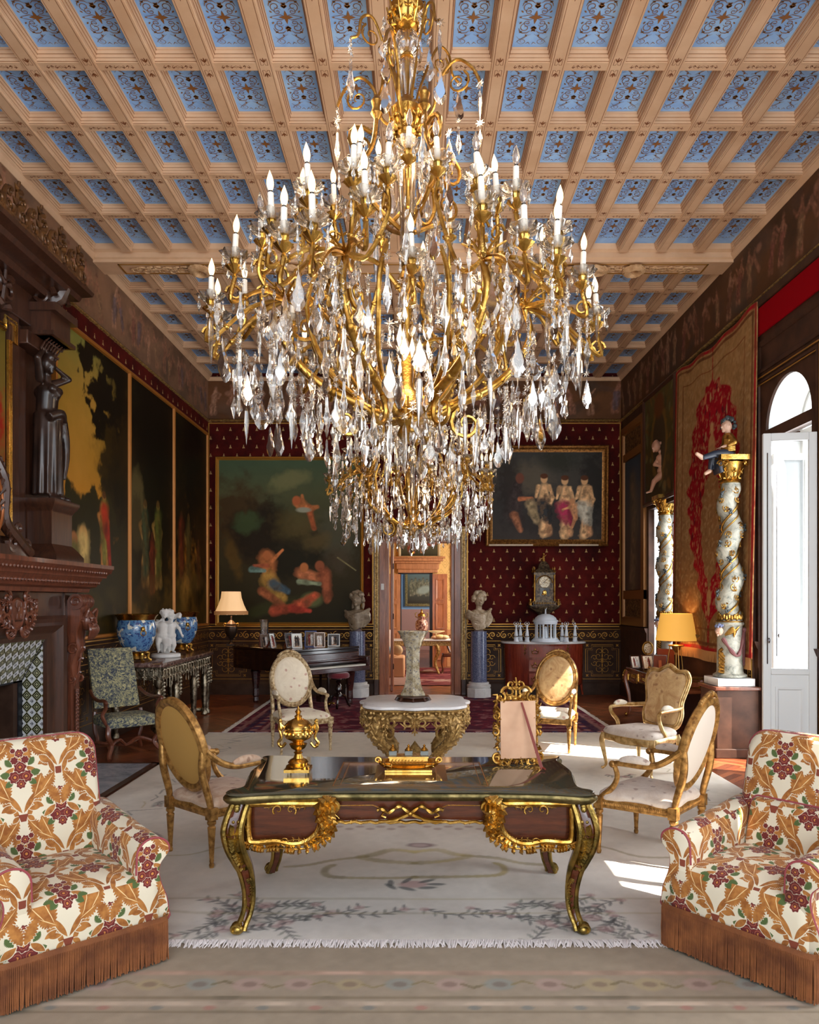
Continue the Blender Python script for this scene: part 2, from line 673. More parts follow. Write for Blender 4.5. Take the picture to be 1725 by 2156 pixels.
SHADE_YEL = mat('amber_lampshade', C((236, 176, 82)), .7, emit=C((255, 190, 84)), es=.5)
VELVET = mat('red_velvet', C((116, 20, 36)), .8, sheen=.6)
LINEN = mat('undyed_linen', C((206, 196, 184)), .85, fn=lambda: dict(normal=bump(noise(220, 2), .25, .002)))
LINEN_Y = mat('yellow_linen_back', C((184, 140, 70)), .8, fn=lambda: dict(normal=bump(noise(220, 2), .2, .002)))
FRINGE = mat('rust_fringe', C((150, 84, 48)), .75, fn=lambda: dict(
    color=ramp(noise(9, 3), [(.35, C((100, 54, 26))), (.65, C((138, 82, 42)))]), normal=bump(noise(160, 2), .4, .003)))
PIPING = mat('plum_piping', C((150, 66, 72)), .7)


def vcol(name, rough=.45, coat=.0, bs=.12, scale=60, spec=.12):
    def fn():
        a = E.nt.nodes.new('ShaderNodeVertexColor')
        a.layer_name = 'Col'
        return dict(color=a.outputs[0], normal=bump(noise(scale, 3), bs, .003))
    return mat(name, (.5, .5, .5), rough, coat=coat, spec=spec, fn=fn)


CANVAS = vcol('painted_canvas', .5, .0, .12)
FRESCO = vcol('painted_frieze', .55)
WEAVE = vcol('woven_wool', .95, 0, .5, 260)


# red wall cloth with rows of small gold bells
def _damask():
    x, y, z = coords()
    u = (x + y) / .255          # x on the back wall, y on the side walls
    v = z / .168
    row = v.floor()
    uu = (u + row.mod(2.0) * .5).mod(1.0) - .5
    vv = v.mod(1.0) - .5
    uu = uu * .255
    vv = vv * .168
    bell = (uu.abs() - (.023 - (vv + .018) * .45)).max((vv.abs() - .026))
    knob = ((uu * uu + (vv - .03) * (vv - .03)).sqrt() - .009)
    msk = bell.min(knob).edge(.004)
    nz = noise(2.2, 6, .7)
    base = ramp(nz, [(.3, C((44, 8, 7))), (.5, C((76, 14, 10))), (.72, C((98, 24, 16)))])
    fl = noise(40, 4)
    col = mixc(msk * ramp_f(fl, .2, .5), base, C((190, 156, 104)))
    return dict(color=col, normal=bump(fl, .2, .003))


def ramp_f(x, lo, hi):
    n = E.nt.nodes.new('ShaderNodeMapRange')
    n.inputs[1].default_value = lo
    n.inputs[2].default_value = hi
    E.nt.links.new(x.v, n.inputs[0])
    return E(n.outputs[0])


DAMASK = mat('red_bell_cloth', (.2, .02, .02), .8, spec=.15, fn=_damask)


def _yellow():
    x, y, z = coords()
    u = (x + y) / .22
    v = z / .3
    row = v.floor()
    uu = (u + row.mod(2.0) * .5).mod(1.0) - .5
    vv = v.mod(1.0) - .5
    d = (uu.abs() * 1.0 + vv.abs() * .9)
    w = ((d - .42).abs() - .04).edge(.05).max(((uu * uu + vv * vv).sqrt() - .16).abs().lt(.03))
    return dict(color=mixc(w * .6, C((226, 182, 108)), C((176, 128, 62))))


YELLOW = mat('yellow_damask', (.7, .5, .2), .6, fn=_yellow)


def _parquet():
    x, y, z = coords()
    s = .7071
    a = (x + y) * (s / .42)
    b = (x - y) * (s / .42)
    par = (a.floor() + b.floor()).mod(2.0)
    p = a * par + b * (par * -1.0 + 1.0)        # across the planks
    q = b * par + a * (par * -1.0 + 1.0)
    pl = (p * 5.0)
    cell = vec(pl.floor(), q.floor(), par)
    wn = E.nt.nodes.new('ShaderNodeTexWhiteNoise')
    E.nt.links.new(cell, wn.inputs[0])
    r = E(wn.outputs[0])
    gap = (pl.mod(1.0) - .5).abs().gt(.47)
    g = noise(5, 5, .6, vec(pl * 2.2, q * .8, par), dist=.5)
    col = ramp(g * .5 + r * .5, [(.2, C((84, 40, 22))), (.5, C((128, 66, 38))), (.8, C((164, 92, 54)))])
    return dict(color=mixc(gap, col, C((34, 18, 12))), rough=ramp(g, [(.3, (.26,) * 3), (.7, (.38,) * 3)]))


PARQUET = mat('herringbone_parquet', C((100, 50, 28)), .3, coat=.25, fn=_parquet)


# black-and-white lozenge tiles of the chimney
def _tiles():
    x, y, z = coords('UV')
    p = .115
    a = (x + y) / p
    b = (x - y) / p
    par = (a.floor() + b.floor()).mod(2.0)
    fa = (a.mod(1.0) - .5).abs()
    fb = (b.mod(1.0) - .5).abs()
    edge = fa.max(fb)
    grout = edge.gt(.46)
    sa = a.mod(1.0) - .5
    sb = b.mod(1.0) - .5
    h = (sa - sb) * .7071
    k = (sa + sb) * .7071
    lily = ((h.abs() - .045).max(k.abs() - .25)).min(((h.abs() - .15).abs() - .035).max((k + .02).abs() - .11)).min((h.abs() - .16).max((k + .12).abs() - .025))
    lil = lily.lt(0.0)
    ring = ((edge - .3).abs() - .03).lt(0.0)
    cross = ((h.abs() - .05).max(k.abs() - .22)).min((k.abs() - .05).max(h.abs() - .22)).lt(0.0)
    white = mixc(lil, C((216, 218, 222)), C((26, 26, 34)))
    dark = mixc(ring.max(cross), C((34, 34, 26)), C((190, 188, 150)))
    c = mixc(par, white, dark)
    return dict(color=mixc(grout, c, C((124, 122, 84))))


TILES = mat('lozenge_tiles', (.8, .8, .8), .18, coat=.3, fn=_tiles)
# ------------------------------------------------------------------ room shell
XL, XR, YB, ZC = -4.05, 3.96, 14.7, 6.11
ZF = 5.30      # underside of the painted frieze
ZD = 1.34      # top of the dado
Y0 = -2.4

fl = MB().box(XL - .4, Y0, -.2, XR + .6, 15.1, 0)
struct('floor', fl, PARQUET, smooth=False)
fl2 = MB().box(-4, 15.1, -.2, 4, 28.5, 0)
struct('floor', fl2, PARQUET, smooth=False)

# right wall with its embrasures; openings (y0, y1, z0, z1)
OPEN = [(3.0, 4.15, .1, 3.9), (7.62, 8.62, .1, 3.62), (11.7, 12.98, .02, 3.36)]
wr = MB()
XO = XR + .5
yy = Y0
for (a, b, z0, z1) in OPEN:
    wr.box(XR, yy, 0, XO, a, 6.4)
    wr.box(XR, a, 0, XO, b, z0)
    if a == 7.62:
        # arched fanlight above a transom: wall around a half circle
        cy, r = (a + b) / 2, (b - a) / 2
        zt = 3.74
        wr.box(XR, a, z1, XR + .1, b, zt)
        n = 24
        arc = [(cy - r * math.cos(PI * i / n), zt + r * math.sin(PI * i / n)) for i in range(n + 1)]
        for i in range(n):
            (ya, za), (yb2, zb) = arc[i], arc[i + 1]
            wr.add([(XR, ya, za), (XR, yb2, zb), (XR, yb2, 6.4), (XR, ya, 6.4), (XO, ya, za), (XO, yb2, zb), (XO, yb2, 6.4), (XO, ya, 6.4)],
                   [(3, 2, 1, 0), (4, 5, 6, 7), (0, 1, 5, 4), (2, 3, 7, 6)])
    else:
        wr.box(XR, a, z1, XO, b, 6.4)
    yy = b
wr.box(XR, yy, 0, XR + .1, 15.1, 6.4)
struct('wall_right', wr, W_DOORBR, smooth=False)
wl = MB()
# left wall with the recess of the fireplace
wl.box(XL - .5, Y0, 0, XL, 5.75, 6.4)
wl.box(XL - .5, 5.75, 1.5, XL, 7.62, 6.4)
wl.box(XL - .5, 5.75, 0, XL - .45, 7.62, 1.5)
wl.box(XL - .5, 7.62, 0, XL, 15.1, 6.4)
struct('wall_left', wl, W_DADO, smooth=False)
DX0, DX1, DZ = -.575, .70, 2.98
wb = MB()
wb.box(XL, YB, 0, DX0, YB + .4, 6.4)
wb.box(DX1, YB, 0, XR, YB + .4, 6.4)
wb.box(DX0, YB, DZ, DX1, YB + .4, 6.4)
struct('wall_back', wb, DAMASK, smooth=False)


# ---------------------------------------------------------------- ceiling
PX = (XR - XL) / 17
CB = [9.31 - .795 * k for k in range(-0, 7)]        # cross beams of the near bay
CB = [9.31 - .795 * k for k in range(1, 7)][::-1]
FB = [10.58 + .8 * k for k in range(0, 5)]
ZP = ZC + .105
cp = MB().box(XL, Y0, ZP, XR, 15.1, ZP + .3)
struct('ceiling', cp, CEIL_BLUE, smooth=False)

# profile of a beam: half width -> height above soffit
BP = [(.06, 0), (.06, .008), (.068, .013), (.068, .032), (.076, .037), (.076, .058), (.085, .063), (.086, .084), (.093, .088), (.093, .105)]
prof = [(-a, b) for a, b in BP[::-1]] + BP


def beam_y(mb, x, y0, y1):
    mb.extr(prof, (x, y0, ZC), (x, y1, ZC), (1, 0, 0), (0, 0, 1))


def beam_x(mb, y, x0, x1, pr=None, z=ZC):
    mb.extr(pr or cprof, (x0, y, z), (x1, y, z), (0, 1, 0), (0, 0, 1))


CBP = [(.045, .008), (.045, .014), (.056, .018), (.056, .035), (.064, .04), (.064, .06), (.074, .065), (.077, .085), (.086, .088), (.086, .105)]
cprof = [(-a, b) for a, b in CBP[::-1]] + CBP
tb = MB()
bx = [XL + PX * i for i in range(18)]
YN = 9.31 - .795 * 6 - .0
for x in bx:
    beam_y(tb, x, YN, 9.36)
    beam_y(tb, x, 9.9, YB)
    beam_y(tb, x, Y0, YN)
for y in CB + FB:
    beam_x(tb, y, XL, XR)
for y in [YN - .795 * k for k in range(1, 9)]:
    beam_x(tb, y, XL, XR)
struct('trim_1', tb, CEIL_BEIGE, angle=25)

# the big beam between the two bays, its sunk soffit panel and steps
bb = MB()
bb.extr([(-.30, .105), (-.27, .05), (-.22, .03), (-.22, -.03), (-.19, -.045), (-.19, -.08), (.17, -.08), (.17, -.05), (.2, -.03), (.2, .03), (.24, .05), (.27, .105)],
        (XL, 9.66, ZC), (XR, 9.66, ZC), (0, 1, 0), (0, 0, 1))
struct('trim_2', bb, CEIL_BEIGE, angle=25)
bl = MB()
zz = ZC - .082
for (a, b, w) in ((-.14, 0, .018), (.12, 0, .018)):
    bl.box(XL + .3, 9.66 + a, zz - .006, XR - .3, 9.66 + a + w, zz)
bl.box(XL + .3, 9.52, zz - .006, XL + .318, 9.79, zz)
bl.box(XR - .318, 9.52, zz - .006, XR - .3, 9.79, zz)
struct('trim_3', bl, GILTLINE)
# carved foliage along the soffit and the two big brackets
random.seed(5)
cs = MB()
for side in (-1, 1):
    for i in range(70):
        x = side * lerp(3.55, 1.2, i / 70) - .04
        yq = 9.66 + .05 * math.sin(i * 1.9)
        pts = [(x + .05 * math.cos(t) * (1 - t / 9), yq + .05 * math.sin(t) * (1 - t / 9) * (-1) ** i, zz - .012) for t in [k * .7 for k in range(9)]]
        cs.tube(pts, taper(9, .012), 5)
        cs.ell((x + .03, yq - .03, zz - .01), (.03, .012, .014), 6, 4)
for sx in (-1, 1):
    for (px, w) in ((2.15, .30), (2.75, .14), (1.62, .2)):
        for j in range(14):
            a = j * .45
            cs.tube([(sx * px + w * math.cos(a + t) * (1 - t / 5), 9.62 + .16 * math.sin(a + t) * (1 - t / 6), zz - .03 - .03 * math.sin(t)) for t in [k * .5 for k in range(8)]],
                    taper(8, .028), 6)
    cs.ell((sx * 2.15, 9.62, zz - .03), (.2, .12, .07), 14, 8)
    cs.ell((sx * 2.15, 9.62, zz - .08), (.13, .07, .04), 14, 8)
struct('trim_4', cs, CEIL_STONE)


# stencilled ornament: half of it, mirrored left/right and front/back
def ornament(hw, hl):
    mb = MB()

    def st(pts, w):
        for sx in (-1, 1):
            for sy in (-1, 1):
                q = [(sx * a * hw, sy * b * hl, 0) for a, b in pts]
                mb.strip(q, taper(len(q), w * .8, .35, .35))

    def leaf(x, y, a, L, w):
        for sx in ((-1, 1) if x > .001 or abs(math.cos(a)) > .05 else (1,)):
            for sy in ((-1, 1) if y > .001 or abs(math.sin(a)) > .05 else (1,)):
                q = []
                for i in range(7):
                    t = i / 6
                    q.append((sx * (x + math.cos(a) * L * t), sy * (y + math.sin(a) * L * t), 0))
                mb.strip(q, [w * math.sin(PI * (i + .3) / 6.6) for i in range(7)])

    # star
    n = 16
    star = []
    for i in range(n):
        a = 2 * PI * i / n
        r = [1, .5, .32, .5][i % 4]
        star.append((math.cos(a) * r * hw * .42, math.sin(a) * r * hw * .52, 0))
    mb.add([(0, 0, 0)] + star, [(0, i + 1, (i + 1) % n + 1) for i in range(n)])
    leaf(0, hl * .30, PI / 2, hl * .19, hw * .26)
    leaf(.0, hl * .33, PI / 2 - .8, hl * .11, hw * .14)
    leaf(.0, hl * .42, PI / 2 - .6, hl * .1, hw * .1)
    # big S scrolls
    s1 = spiral(.42, .20, .05, .24, .5, 1.35, 18)
    st([(a, .2 + (b - .2) * .5) for a, b in s1], .0065)
    s2 = spiral(.5, .36, .34, .06, -2.2, 1.25, 18)
    st([(a, .36 + (b - .36) * .5) for a, b in s2], .008)
    st([(.1, .05), (.3, .09), (.55, .06), (.85, .03)], .008)
    st([(.16, .47), (.35, .55), (.62, .56), (.8, .48), (.86, .38)], .01)
    st([(.1, .6), (.3, .66), (.5, .76), (.75, .78), (.9, .68)], .005)
    st([(.9, .9), (.7, .8), (.45, .7), (.25, .6)], .006)
    s3 = spiral(.55, .86, .28, .05, -.4, 1.4, 16)
    st([(a, .86 + (b - .86) * .42) for a, b in s3], .005)
    st([(.05, .97), (.16, .9), (.3, .95)], .01)
    leaf(hw * .62, hl * .5, .5, hl * .1, hw * .12)
    leaf(hw * .75, hl * .16, .9, hl * .09, hw * .1)
    leaf(hw * .78, 0, 0, hw * .16, hw * .1)
    leaf(hw * .4, hl * .6, 1.9, hl * .09, hw * .09)
    return mb


orn = ornament(.132, .285)
om = MB()
ys = CB + [9.36 - .03]
cells = []
allc = [YN] + CB[1:] + [9.42]
allc = sorted(set([YN - .795, YN] + CB + [9.31 + .03]))
for i in range(len(allc) - 1):
    cells.append(((allc[i] + allc[i + 1]) / 2, (allc[i + 1] - allc[i]) / .795))
fa = [9.88] + FB + [YB - .02]
for i in range(len(fa) - 1):
    cells.append(((fa[i] + fa[i + 1]) / 2, (fa[i + 1] - fa[i]) / .8))
for (cy, sc) in cells:
    for i in range(17):
        cx = bx[i] + PX / 2
        om.merge(orn, Matrix.Translation((cx, cy, ZP - .004)) @ Matrix.Diagonal((1, sc, 1, 1)))
struct('trim_5', om, CEIL_GOLD, smooth=False)

# small painted garlands on the cross beams and on the crossings, lines along the beams
gm = MB()
zc = ZC - .0015
g = MB()
for sx in (-1, 1):
    for k in range(3):
        q = spiral(sx * (.03 + k * .035), 0, .014, .003, PI / 2 if k % 2 else -PI / 2, .8 * sx * (-1) ** k, 8)
        g.strip([(a, b, 0) for a, b in q], .004)
        g.strip([(sx * (.02 + k * .035), 0, 0), (sx * (.035 + k * .035), .014 * (-1) ** k, 0), (sx * (.05 + k * .035), .006 * (-1) ** k, 0)], [.003, .01, .002])
g.strip([(-.018, 0, 0), (0, .013, 0), (.018, 0, 0), (0, -.013, 0), (-.018, 0, 0)], .003)
ck = MB()
for s in (-1, 1):
    ck.strip([(-.028, s * .03, 0), (-.028, s * .1, 0), (-.012, s * .1, 0)], .0035)
    ck.strip([(.028, s * .03, 0), (.028, s * .1, 0), (.012, s * .1, 0)], .0035)
    ck.strip([(-.028, s * .03, 0), (-.01, s * .03, 0), (0, s * .055, 0), (.01, s * .03, 0), (.028, s * .03, 0)], .0035)
    for a in (-.7, 0, .7):
        ck.strip([(0, s * .06, 0), (math.sin(a) * .022, s * (.06 + math.cos(a) * .03), 0), (math.sin(a) * .03, s * (.06 + math.cos(a) * .055), 0)], [.003, .013, .002])
for y in CB + FB:
    for i in range(17):
        gm.merge(g, Matrix.Translation((bx[i] + PX / 2, y, ZC + .0065)))
    for x in bx:
        gm.merge(ck, Matrix.Translation((x, y, zc)))
for x in bx:
    for (a, b) in ((YN - .7, 9.3), (9.95, YB)):
        for s in (-1, 1):
            gm.strip([(x + s * .046, a, zc), (x + s * .046, b, zc)], .0035)
            for (u_, z_) in ((.072, .0335), (.0805, .0592), (.0895, .0850)):
                gm.strip([(x + s * u_, a, ZC + z_), (x + s * u_, b, ZC + z_)], .005)
for y in CB + FB:
    for s in (-1, 1):
        for (u_, z_) in ((.050, .0145), (.060, .0365), (.069, .0615)):
            gm.strip([(XL, y + s * u_, ZC + z_), (XR, y + s * u_, ZC + z_)], .005)
struct('trim_6', gm, CEIL_LINE, smooth=False)


# ---------------------------------------------------------------- painting helpers
def upn(h, w, k, rng):
    g = rng.random((k + 2, int(k * w / h) + 3))
    yy = np.linspace(0, k, h); xx = np.linspace(0, int(k * w / h) + 1, w)
    y0 = yy.astype(int); x0 = xx.astype(int)
    fy = (yy - y0)[:, None]; fx = (xx - x0)[None, :]
    fy = fy * fy * (3 - 2 * fy); fx = fx * fx * (3 - 2 * fx)
    a = g[y0][:, x0]; b = g[y0][:, np.minimum(x0 + 1, g.shape[1] - 1)]
    c = g[y0 + 1][:, x0]; d = g[y0 + 1][:, np.minimum(x0 + 1, g.shape[1] - 1)]
    return (a * (1 - fx) + b * fx) * (1 - fy) + (c * (1 - fx) + d * fx) * fy


def fbm(h, w, k, seed, o=4):
    rng = np.random.default_rng(seed)
    s = np.zeros((h, w)); t = 0; amp = 1
    for i in range(o):
        s += amp * upn(h, w, k * 2 ** i, rng); t += amp; amp *= .55
    return s / t


class Paint:
    """a small painter's canvas; x,y in metres from the lower left corner"""

    def __init__(s, w, h, res, seed=1):
        s.w, s.h = w, h
        s.nx, s.ny = max(2, int(w * res)), max(2, int(h * res))
        s.X, s.Y = np.meshgrid(np.linspace(0, w, s.nx), np.linspace(0, h, s.ny))
        s.c = np.zeros((s.ny, s.nx, 3))
        s.seed = seed
        s.n1 = fbm(s.ny, s.nx, 5, seed)
        s.n2 = fbm(s.ny, s.nx, 24, seed + 7)

    def lay(s, m, col, k=1.0):
        m = np.clip(m, 0, 1)[..., None] * k
        s.c = s.c * (1 - m) + np.array(C(col)) * m

    def grad(s, stops):
        t = s.Y / s.h
        xs = [a for a, _ in stops]
        cs = np.array([C(b) for _, b in stops])
        s.c = np.stack([np.interp(t, xs, cs[:, i]) for i in range(3)], -1)

    def blob(s, x, y, rx, ry, col, soft=.3, a=0.0, k=1.0, rag=.0):
        dx, dy = s.X - x, s.Y - y
        u = dx * math.cos(a) + dy * math.sin(a)
        v = -dx * math.sin(a) + dy * math.cos(a)
        d = np.sqrt((u / rx) ** 2 + (v / ry) ** 2) + (s.n2 - .5) * rag * 2 + (s.n1 - .5) * rag
        s.lay((1 - d) / soft + .5, col, k)

    def line(s, pts, r, col, soft=.7, k=1.0):
        m = np.zeros_like(s.X)
        for (p, q) in zip(pts[:-1], pts[1:]):
            dx, dy = q[0] - p[0], q[1] - p[1]
            L = dx * dx + dy * dy + 1e-9
            t = np.clip(((s.X - p[0]) * dx + (s.Y - p[1]) * dy) / L, 0, 1)
            d = np.hypot(s.X - p[0] - t * dx, s.Y - p[1] - t * dy) / (r * (1.15 - .4 * t)) + (s.n2 - .5) * 1.1 + (s.n1 - .5) * .5
            m = np.maximum(m, np.clip((1 - d) / soft + .5, 0, 1))
        s.lay(m * (.45 + s.n2 * .9), col, k)
        s.lay(m * np.clip((s.n2 - .52) * 5, 0, 1), tuple(min(255, c * 1.25 + 12) for c in col), k * .45)
        s.lay(m * np.clip((.46 - s.n2) * 6, 0, 1), tuple(c * .5 for c in col), k * .38)

    def fig(s, x, y, h, skin, cloth, lean=0.0, low=None, pose=0, k=1.0):
        """a loose brushed figure, feet at x,y"""
        q = h / 7.5
        r = random.Random(int(x * 977 + y * 131 + h * 53))
        hip = (x + lean * .5, y + h * .48); sh = (x + lean, y + h * .8)
        s.line([(x - q * .4, y), (x - q * .5, y + h * .25), hip], q * .38, skin, k=k)
        s.line([(x + q * .6, y + .02 * h), (x + q * .5, y + h * .25), hip], q * .38, skin, k=k)
        s.line([hip, sh], q * .62, skin, k=k)
        s.blob(sh[0] + lean * .2, y + h * .93, q * .42, q * .52, skin, k=k)
        s.blob(sh[0] + lean * .2, y + h * .96, q * .46, q * .34, (60, 36, 20), k=k * .8)
        sgn = r.choice((-1, 1))
        s.line([sh, (sh[0] + sgn * q * 1.3, sh[1] - q * .9), (sh[0] + sgn * q * (2.2 if pose else .7), sh[1] + (q * .3 if pose else -q * 2))], q * .24, skin, k=k)
        s.line([sh, (sh[0] - sgn * q * .9, sh[1] - q * 1.3), (sh[0] - sgn * q * .5, sh[1] - q * 2.4)], q * .24, skin, k=k)
        if cloth:
            b = (sh[1] if low is None else hip[1] + q * .4)
            s.line([(hip[0], b), (x, y + h * .12)], q * .75, cloth, .5, k=k)
            s.line([(hip[0] - q * .5, b), (x + q * .6, y + h * .2)], q * .3, tuple(min(255, c * 1.35) for c in cloth), .8, k * .6)
            s.line([(hip[0] + q * .6, b - q), (x + q * .9, y + h * .15)], q * .3, tuple(c * .6 for c in cloth), .8, k * .6)

    def age(s, k=.25, tone=(60, 44, 20), amt=.12):
        s.c *= (1 - k / 2 + k * (s.n1 * .6 + s.n2 * .4))[..., None]
        s.lay(np.full_like(s.X, amt), tone)

    def mesh(s, name, o, u, v, m, parent=None, thick=None):
        """grid at o spanned by unit vectors u, v"""
        o, u, v = Vector(o), Vector(u), Vector(v)
        co = (np.array(o)[None, None] + s.X[..., None] * np.array(u) + s.Y[..., None] * np.array(v)).reshape(-1, 3)
        i = np.arange((s.ny - 1) * (s.nx - 1))
        r, c = i // (s.nx - 1), i % (s.nx - 1)
        a = r * s.nx + c
        fs = np.stack([a, a + 1, a + 1 + s.nx, a + s.nx], 1)
        me = bpy.data.meshes.new(name)
        me.vertices.add(len(co)); me.vertices.foreach_set('co', co.ravel())
        me.loops.add(len(fs) * 4); me.loops.foreach_set('vertex_index', fs.ravel())
        me.polygons.add(len(fs)); me.polygons.foreach_set('loop_start', np.arange(len(fs)) * 4)
        me.update()
        at = me.color_attributes.new('Col', 'FLOAT_COLOR', 'POINT')
        rgba = np.concatenate([np.clip(s.c, 0, 1).reshape(-1, 3), np.ones((len(co), 1))], 1)
        at.data.foreach_set('color', rgba.ravel())
        me.materials.append(m)
        ob = bpy.data.objects.new(name, me)
        COL.objects.link(ob)
        if parent: ob.parent = parent
        return ob


# ---------------------------------------------------------------- painted frieze
def frieze(length, seed, base, n):
    p = Paint(length, ZC - ZF - .03, 45, seed)
    p.grad([(0, tuple(c * .85 for c in base)), (.5, base), (1, tuple(c * .9 for c in base))])
    r = random.Random(seed)
    for i in range(int(length * 5)):
        x = r.uniform(0, length)
        p.blob(x, r.uniform(0, .8), r.uniform(.1, .4), r.uniform(.05, .2), r.choice(((70, 52, 38), (120, 92, 74), (90, 70, 60), (60, 60, 56))), .8, r.uniform(-.6, .6), .5, .3)
    for i in range(n):
        x = (i + r.uniform(.2, .8)) * length / n
        p.fig(x, r.uniform(.04, .14), r.uniform(.5, .66), r.choice(((176, 122, 96), (160, 108, 84), (188, 140, 112))),
              r.choice((None, (120, 70, 60), (90, 84, 96), (140, 110, 80), None, (100, 60, 44))), r.uniform(-.12, .12), low=1, pose=r.random() > .5, k=.7)
        if r.random() < .6:
            p.blob(x + .3, r.uniform(.35, .6), .07, .05, (180, 130, 104), .5, k=.7)
            p.line([(x + .3, .3), (x + .42, .5), (x + .5, .44)], .035, (170, 118, 92), .6, .7)
    p.age(.5, tuple(c * .7 for c in base), .25)
    return p


frieze(YB - Y0, 3, (158, 118, 90), 50).mesh('trim_7', (XL + .012, Y0, ZF + .03), (0, 1, 0), (0, 0, 1), FRESCO)['kind'] = 'structure'
frieze(XR - XL, 4, (120, 78, 48), 22).mesh('trim_8', (XL, YB - .012, ZF + .03), (1, 0, 0), (0, 0, 1), FRESCO)['kind'] = 'structure'
frieze(YB - Y0, 5, (110, 74, 48), 46).mesh('trim_9', (XR - .012, Y0, ZF + .03), (0, 1, 0), (0, 0, 1), FRESCO)['kind'] = 'structure'

# gilt mouldings under the frieze and the cornice line at the ceiling
gp = [(0, 0), (.03, .005), (.045, .02), (.03, .035), (.02, .05), (0, .06)]
tm = MB()
path = [(XR, Y0, ZF - .03), (XR, YB, ZF - .03), (XL, YB, ZF - .03), (XL, Y0, ZF - .03)]
tm.mould([(-a, b) for a, b in gp], path)
struct('trim_10', tm, GILTWOOD)
tm = MB()
tm.mould([(-a, b) for a, b in [(0, 0), (.02, .0), (.05, .03), (.06, .06), (.03, .08), (0, .08)]], [(p[0], p[1], ZC - .05) for p in path])
struct('trim_11', tm, CEIL_BEIGE)
# ------------------------------------------------------------------ dado, skirting, door case
def rect_frame(mb, o, u, v, w, h, prof, m=0):
    """moulding frame: o lower-left outer corner on the wall, u right, v up; profile a = inwards, b = out of the wall"""
    o, u, v = Vector(o), Vector(u), Vector(v)
    n = u.cross(v)
    pts = [o, o + u * w, o + u * w + v * h, o + v * h]
    loops = []
    for k, p in enumerate(pts):
        su = 1 if k in (0, 3) else -1
        sv = 1 if k in (0, 1) else -1
        loops.append([p + u * (a * su) + v * (a * sv) + n * b for a, b in prof])
    loops.append(loops[0])
    mb.rings(loops, m, cap=False)


def panel_lines(mb, o, u, v, w, h, t=.008, out=.004, m=0):
    rect_frame(mb, o, u, v, w, h, [(0, 0), (0, out), (t, out), (t, 0)], m)


U_B, V_Z = (1, 0, 0), (0, 0, 1)        # back wall faces -y : u = +x gives n = (0,-1,0)
U_L = (0, 1, 0)                        # left wall: n = u x v = (1,0,0)
U_R = (0, -1, 0)                       # right wall: n = (-1,0,0)


def dado_run(o, u, length):
    """o on the wall at the floor; u along"""
    o, u = Vector(o), Vector(u)
    n = u.cross(Vector((0, 0, 1)))
    d = MB()
    d.extr([(0, .0), (.05, 0), (.05, .20), (.035, .23), (.02, .25), (.02, 1.03), (.03, 1.05), (.03, 1.25), (.045, 1.27), (.06, 1.31), (.07, 1.34), (0, 1.34)],
           o, o + u * length, n, (0, 0, 1))
    return d


def gilt_dado(o, u, length, mb, cells=True):
    o, u = Vector(o), Vector(u)
    v = Vector((0, 0, 1))
    n = u.cross(v)
    # top line, scroll band
    for z, t, off in ((1.315, .016, .066), (1.035, .008, .034), (1.262, .008, .045), (.30, .01, .024)):
        a = o + v * z + n * off
        mb.strip([a, a + u * length], t, n)
    k = int(length / .21)
    for i in range(k):
        c = o + u * ((i + .5) * length / k) + v * 1.15 + n * .0345
        s = 1 if i % 2 else -1
        q = spiral(0, 0, .075, .012, PI / 2 * s, 1.25 * s, 16)
        mb.strip([c + u * a + v * b for a, b in q], taper(17, .012, .8, .4), n)
        q = spiral(.1, 0, .05, .01, -PI / 2 * s, 1.0 * s, 10)
        mb.strip([c + u * a + v * b for a, b in q], taper(11, .01, .8, .4), n)
        for a in (0, 1.2, 2.4, 3.6, 4.8):
            mb.strip([c + u * (.018 * math.cos(a)) + v * (.018 * math.sin(a)), c + u * (.04 * math.cos(a)) + v * (.04 * math.sin(a))], [.014, .004], n)
    # strapwork panels
    k = max(1, round(length / .78))
    w = length / k
    for i in range(k):
        c = o + u * ((i + .5) * w) + v * .66 + n * .0245
        hw, hh, q = w / 2 - .06, .30, .11
        pts = [(-hw + q, -hh), (hw - q, -hh), (hw - q, -hh + q * .7), (hw, -hh + q * .7), (hw, hh - q * .7), (hw - q, hh - q * .7), (hw - q, hh), (-hw + q, hh), (-hw + q, hh - q * .7), (-hw, hh - q * .7), (-hw, -hh + q * .7), (-hw + q, -hh + q * .7), (-hw + q, -hh)]
        mb.strip([c + u * a + v * b for a, b in pts], .009, n)
        pts = [(a * .88, b * .9) for a, b in pts]
        mb.strip([c + u * a + v * b for a, b in pts], .005, n)
        for sx in (-1, 1):
            for sz in (-1, 1):
                e = c + u * (sx * (hw - .03)) + v * (sz * (hh - .01))
                for a in range(4):
                    t = a * PI / 2 + PI / 4
                    mb.strip([e, e + u * (.03 * math.cos(t)) + v * (.03 * math.sin(t))], [.02, .012], n)
        for s in (-1, 1):
            for s2 in (-1, 1):
                for (r0, r1, cx, cz, tt, a0) in ((.085, .02, .07, .08, 1.1, 2.6), (.06, .015, .15, .05, 1.0, 0), (.07, .02, .05, .17, .9, -.5)):
                    sp = spiral(cx, cz, r0, r1, a0, tt, 14)
                    mb.strip([c + u * (s * a) + v * (s2 * b) for a, b in sp], .008, n)
        mb.strip([c + v * -.26, c + v * .26], [.01, .01], n)
        mb.strip([c + v * -.05, c, c + v * .05], [.004, .05, .004], n)


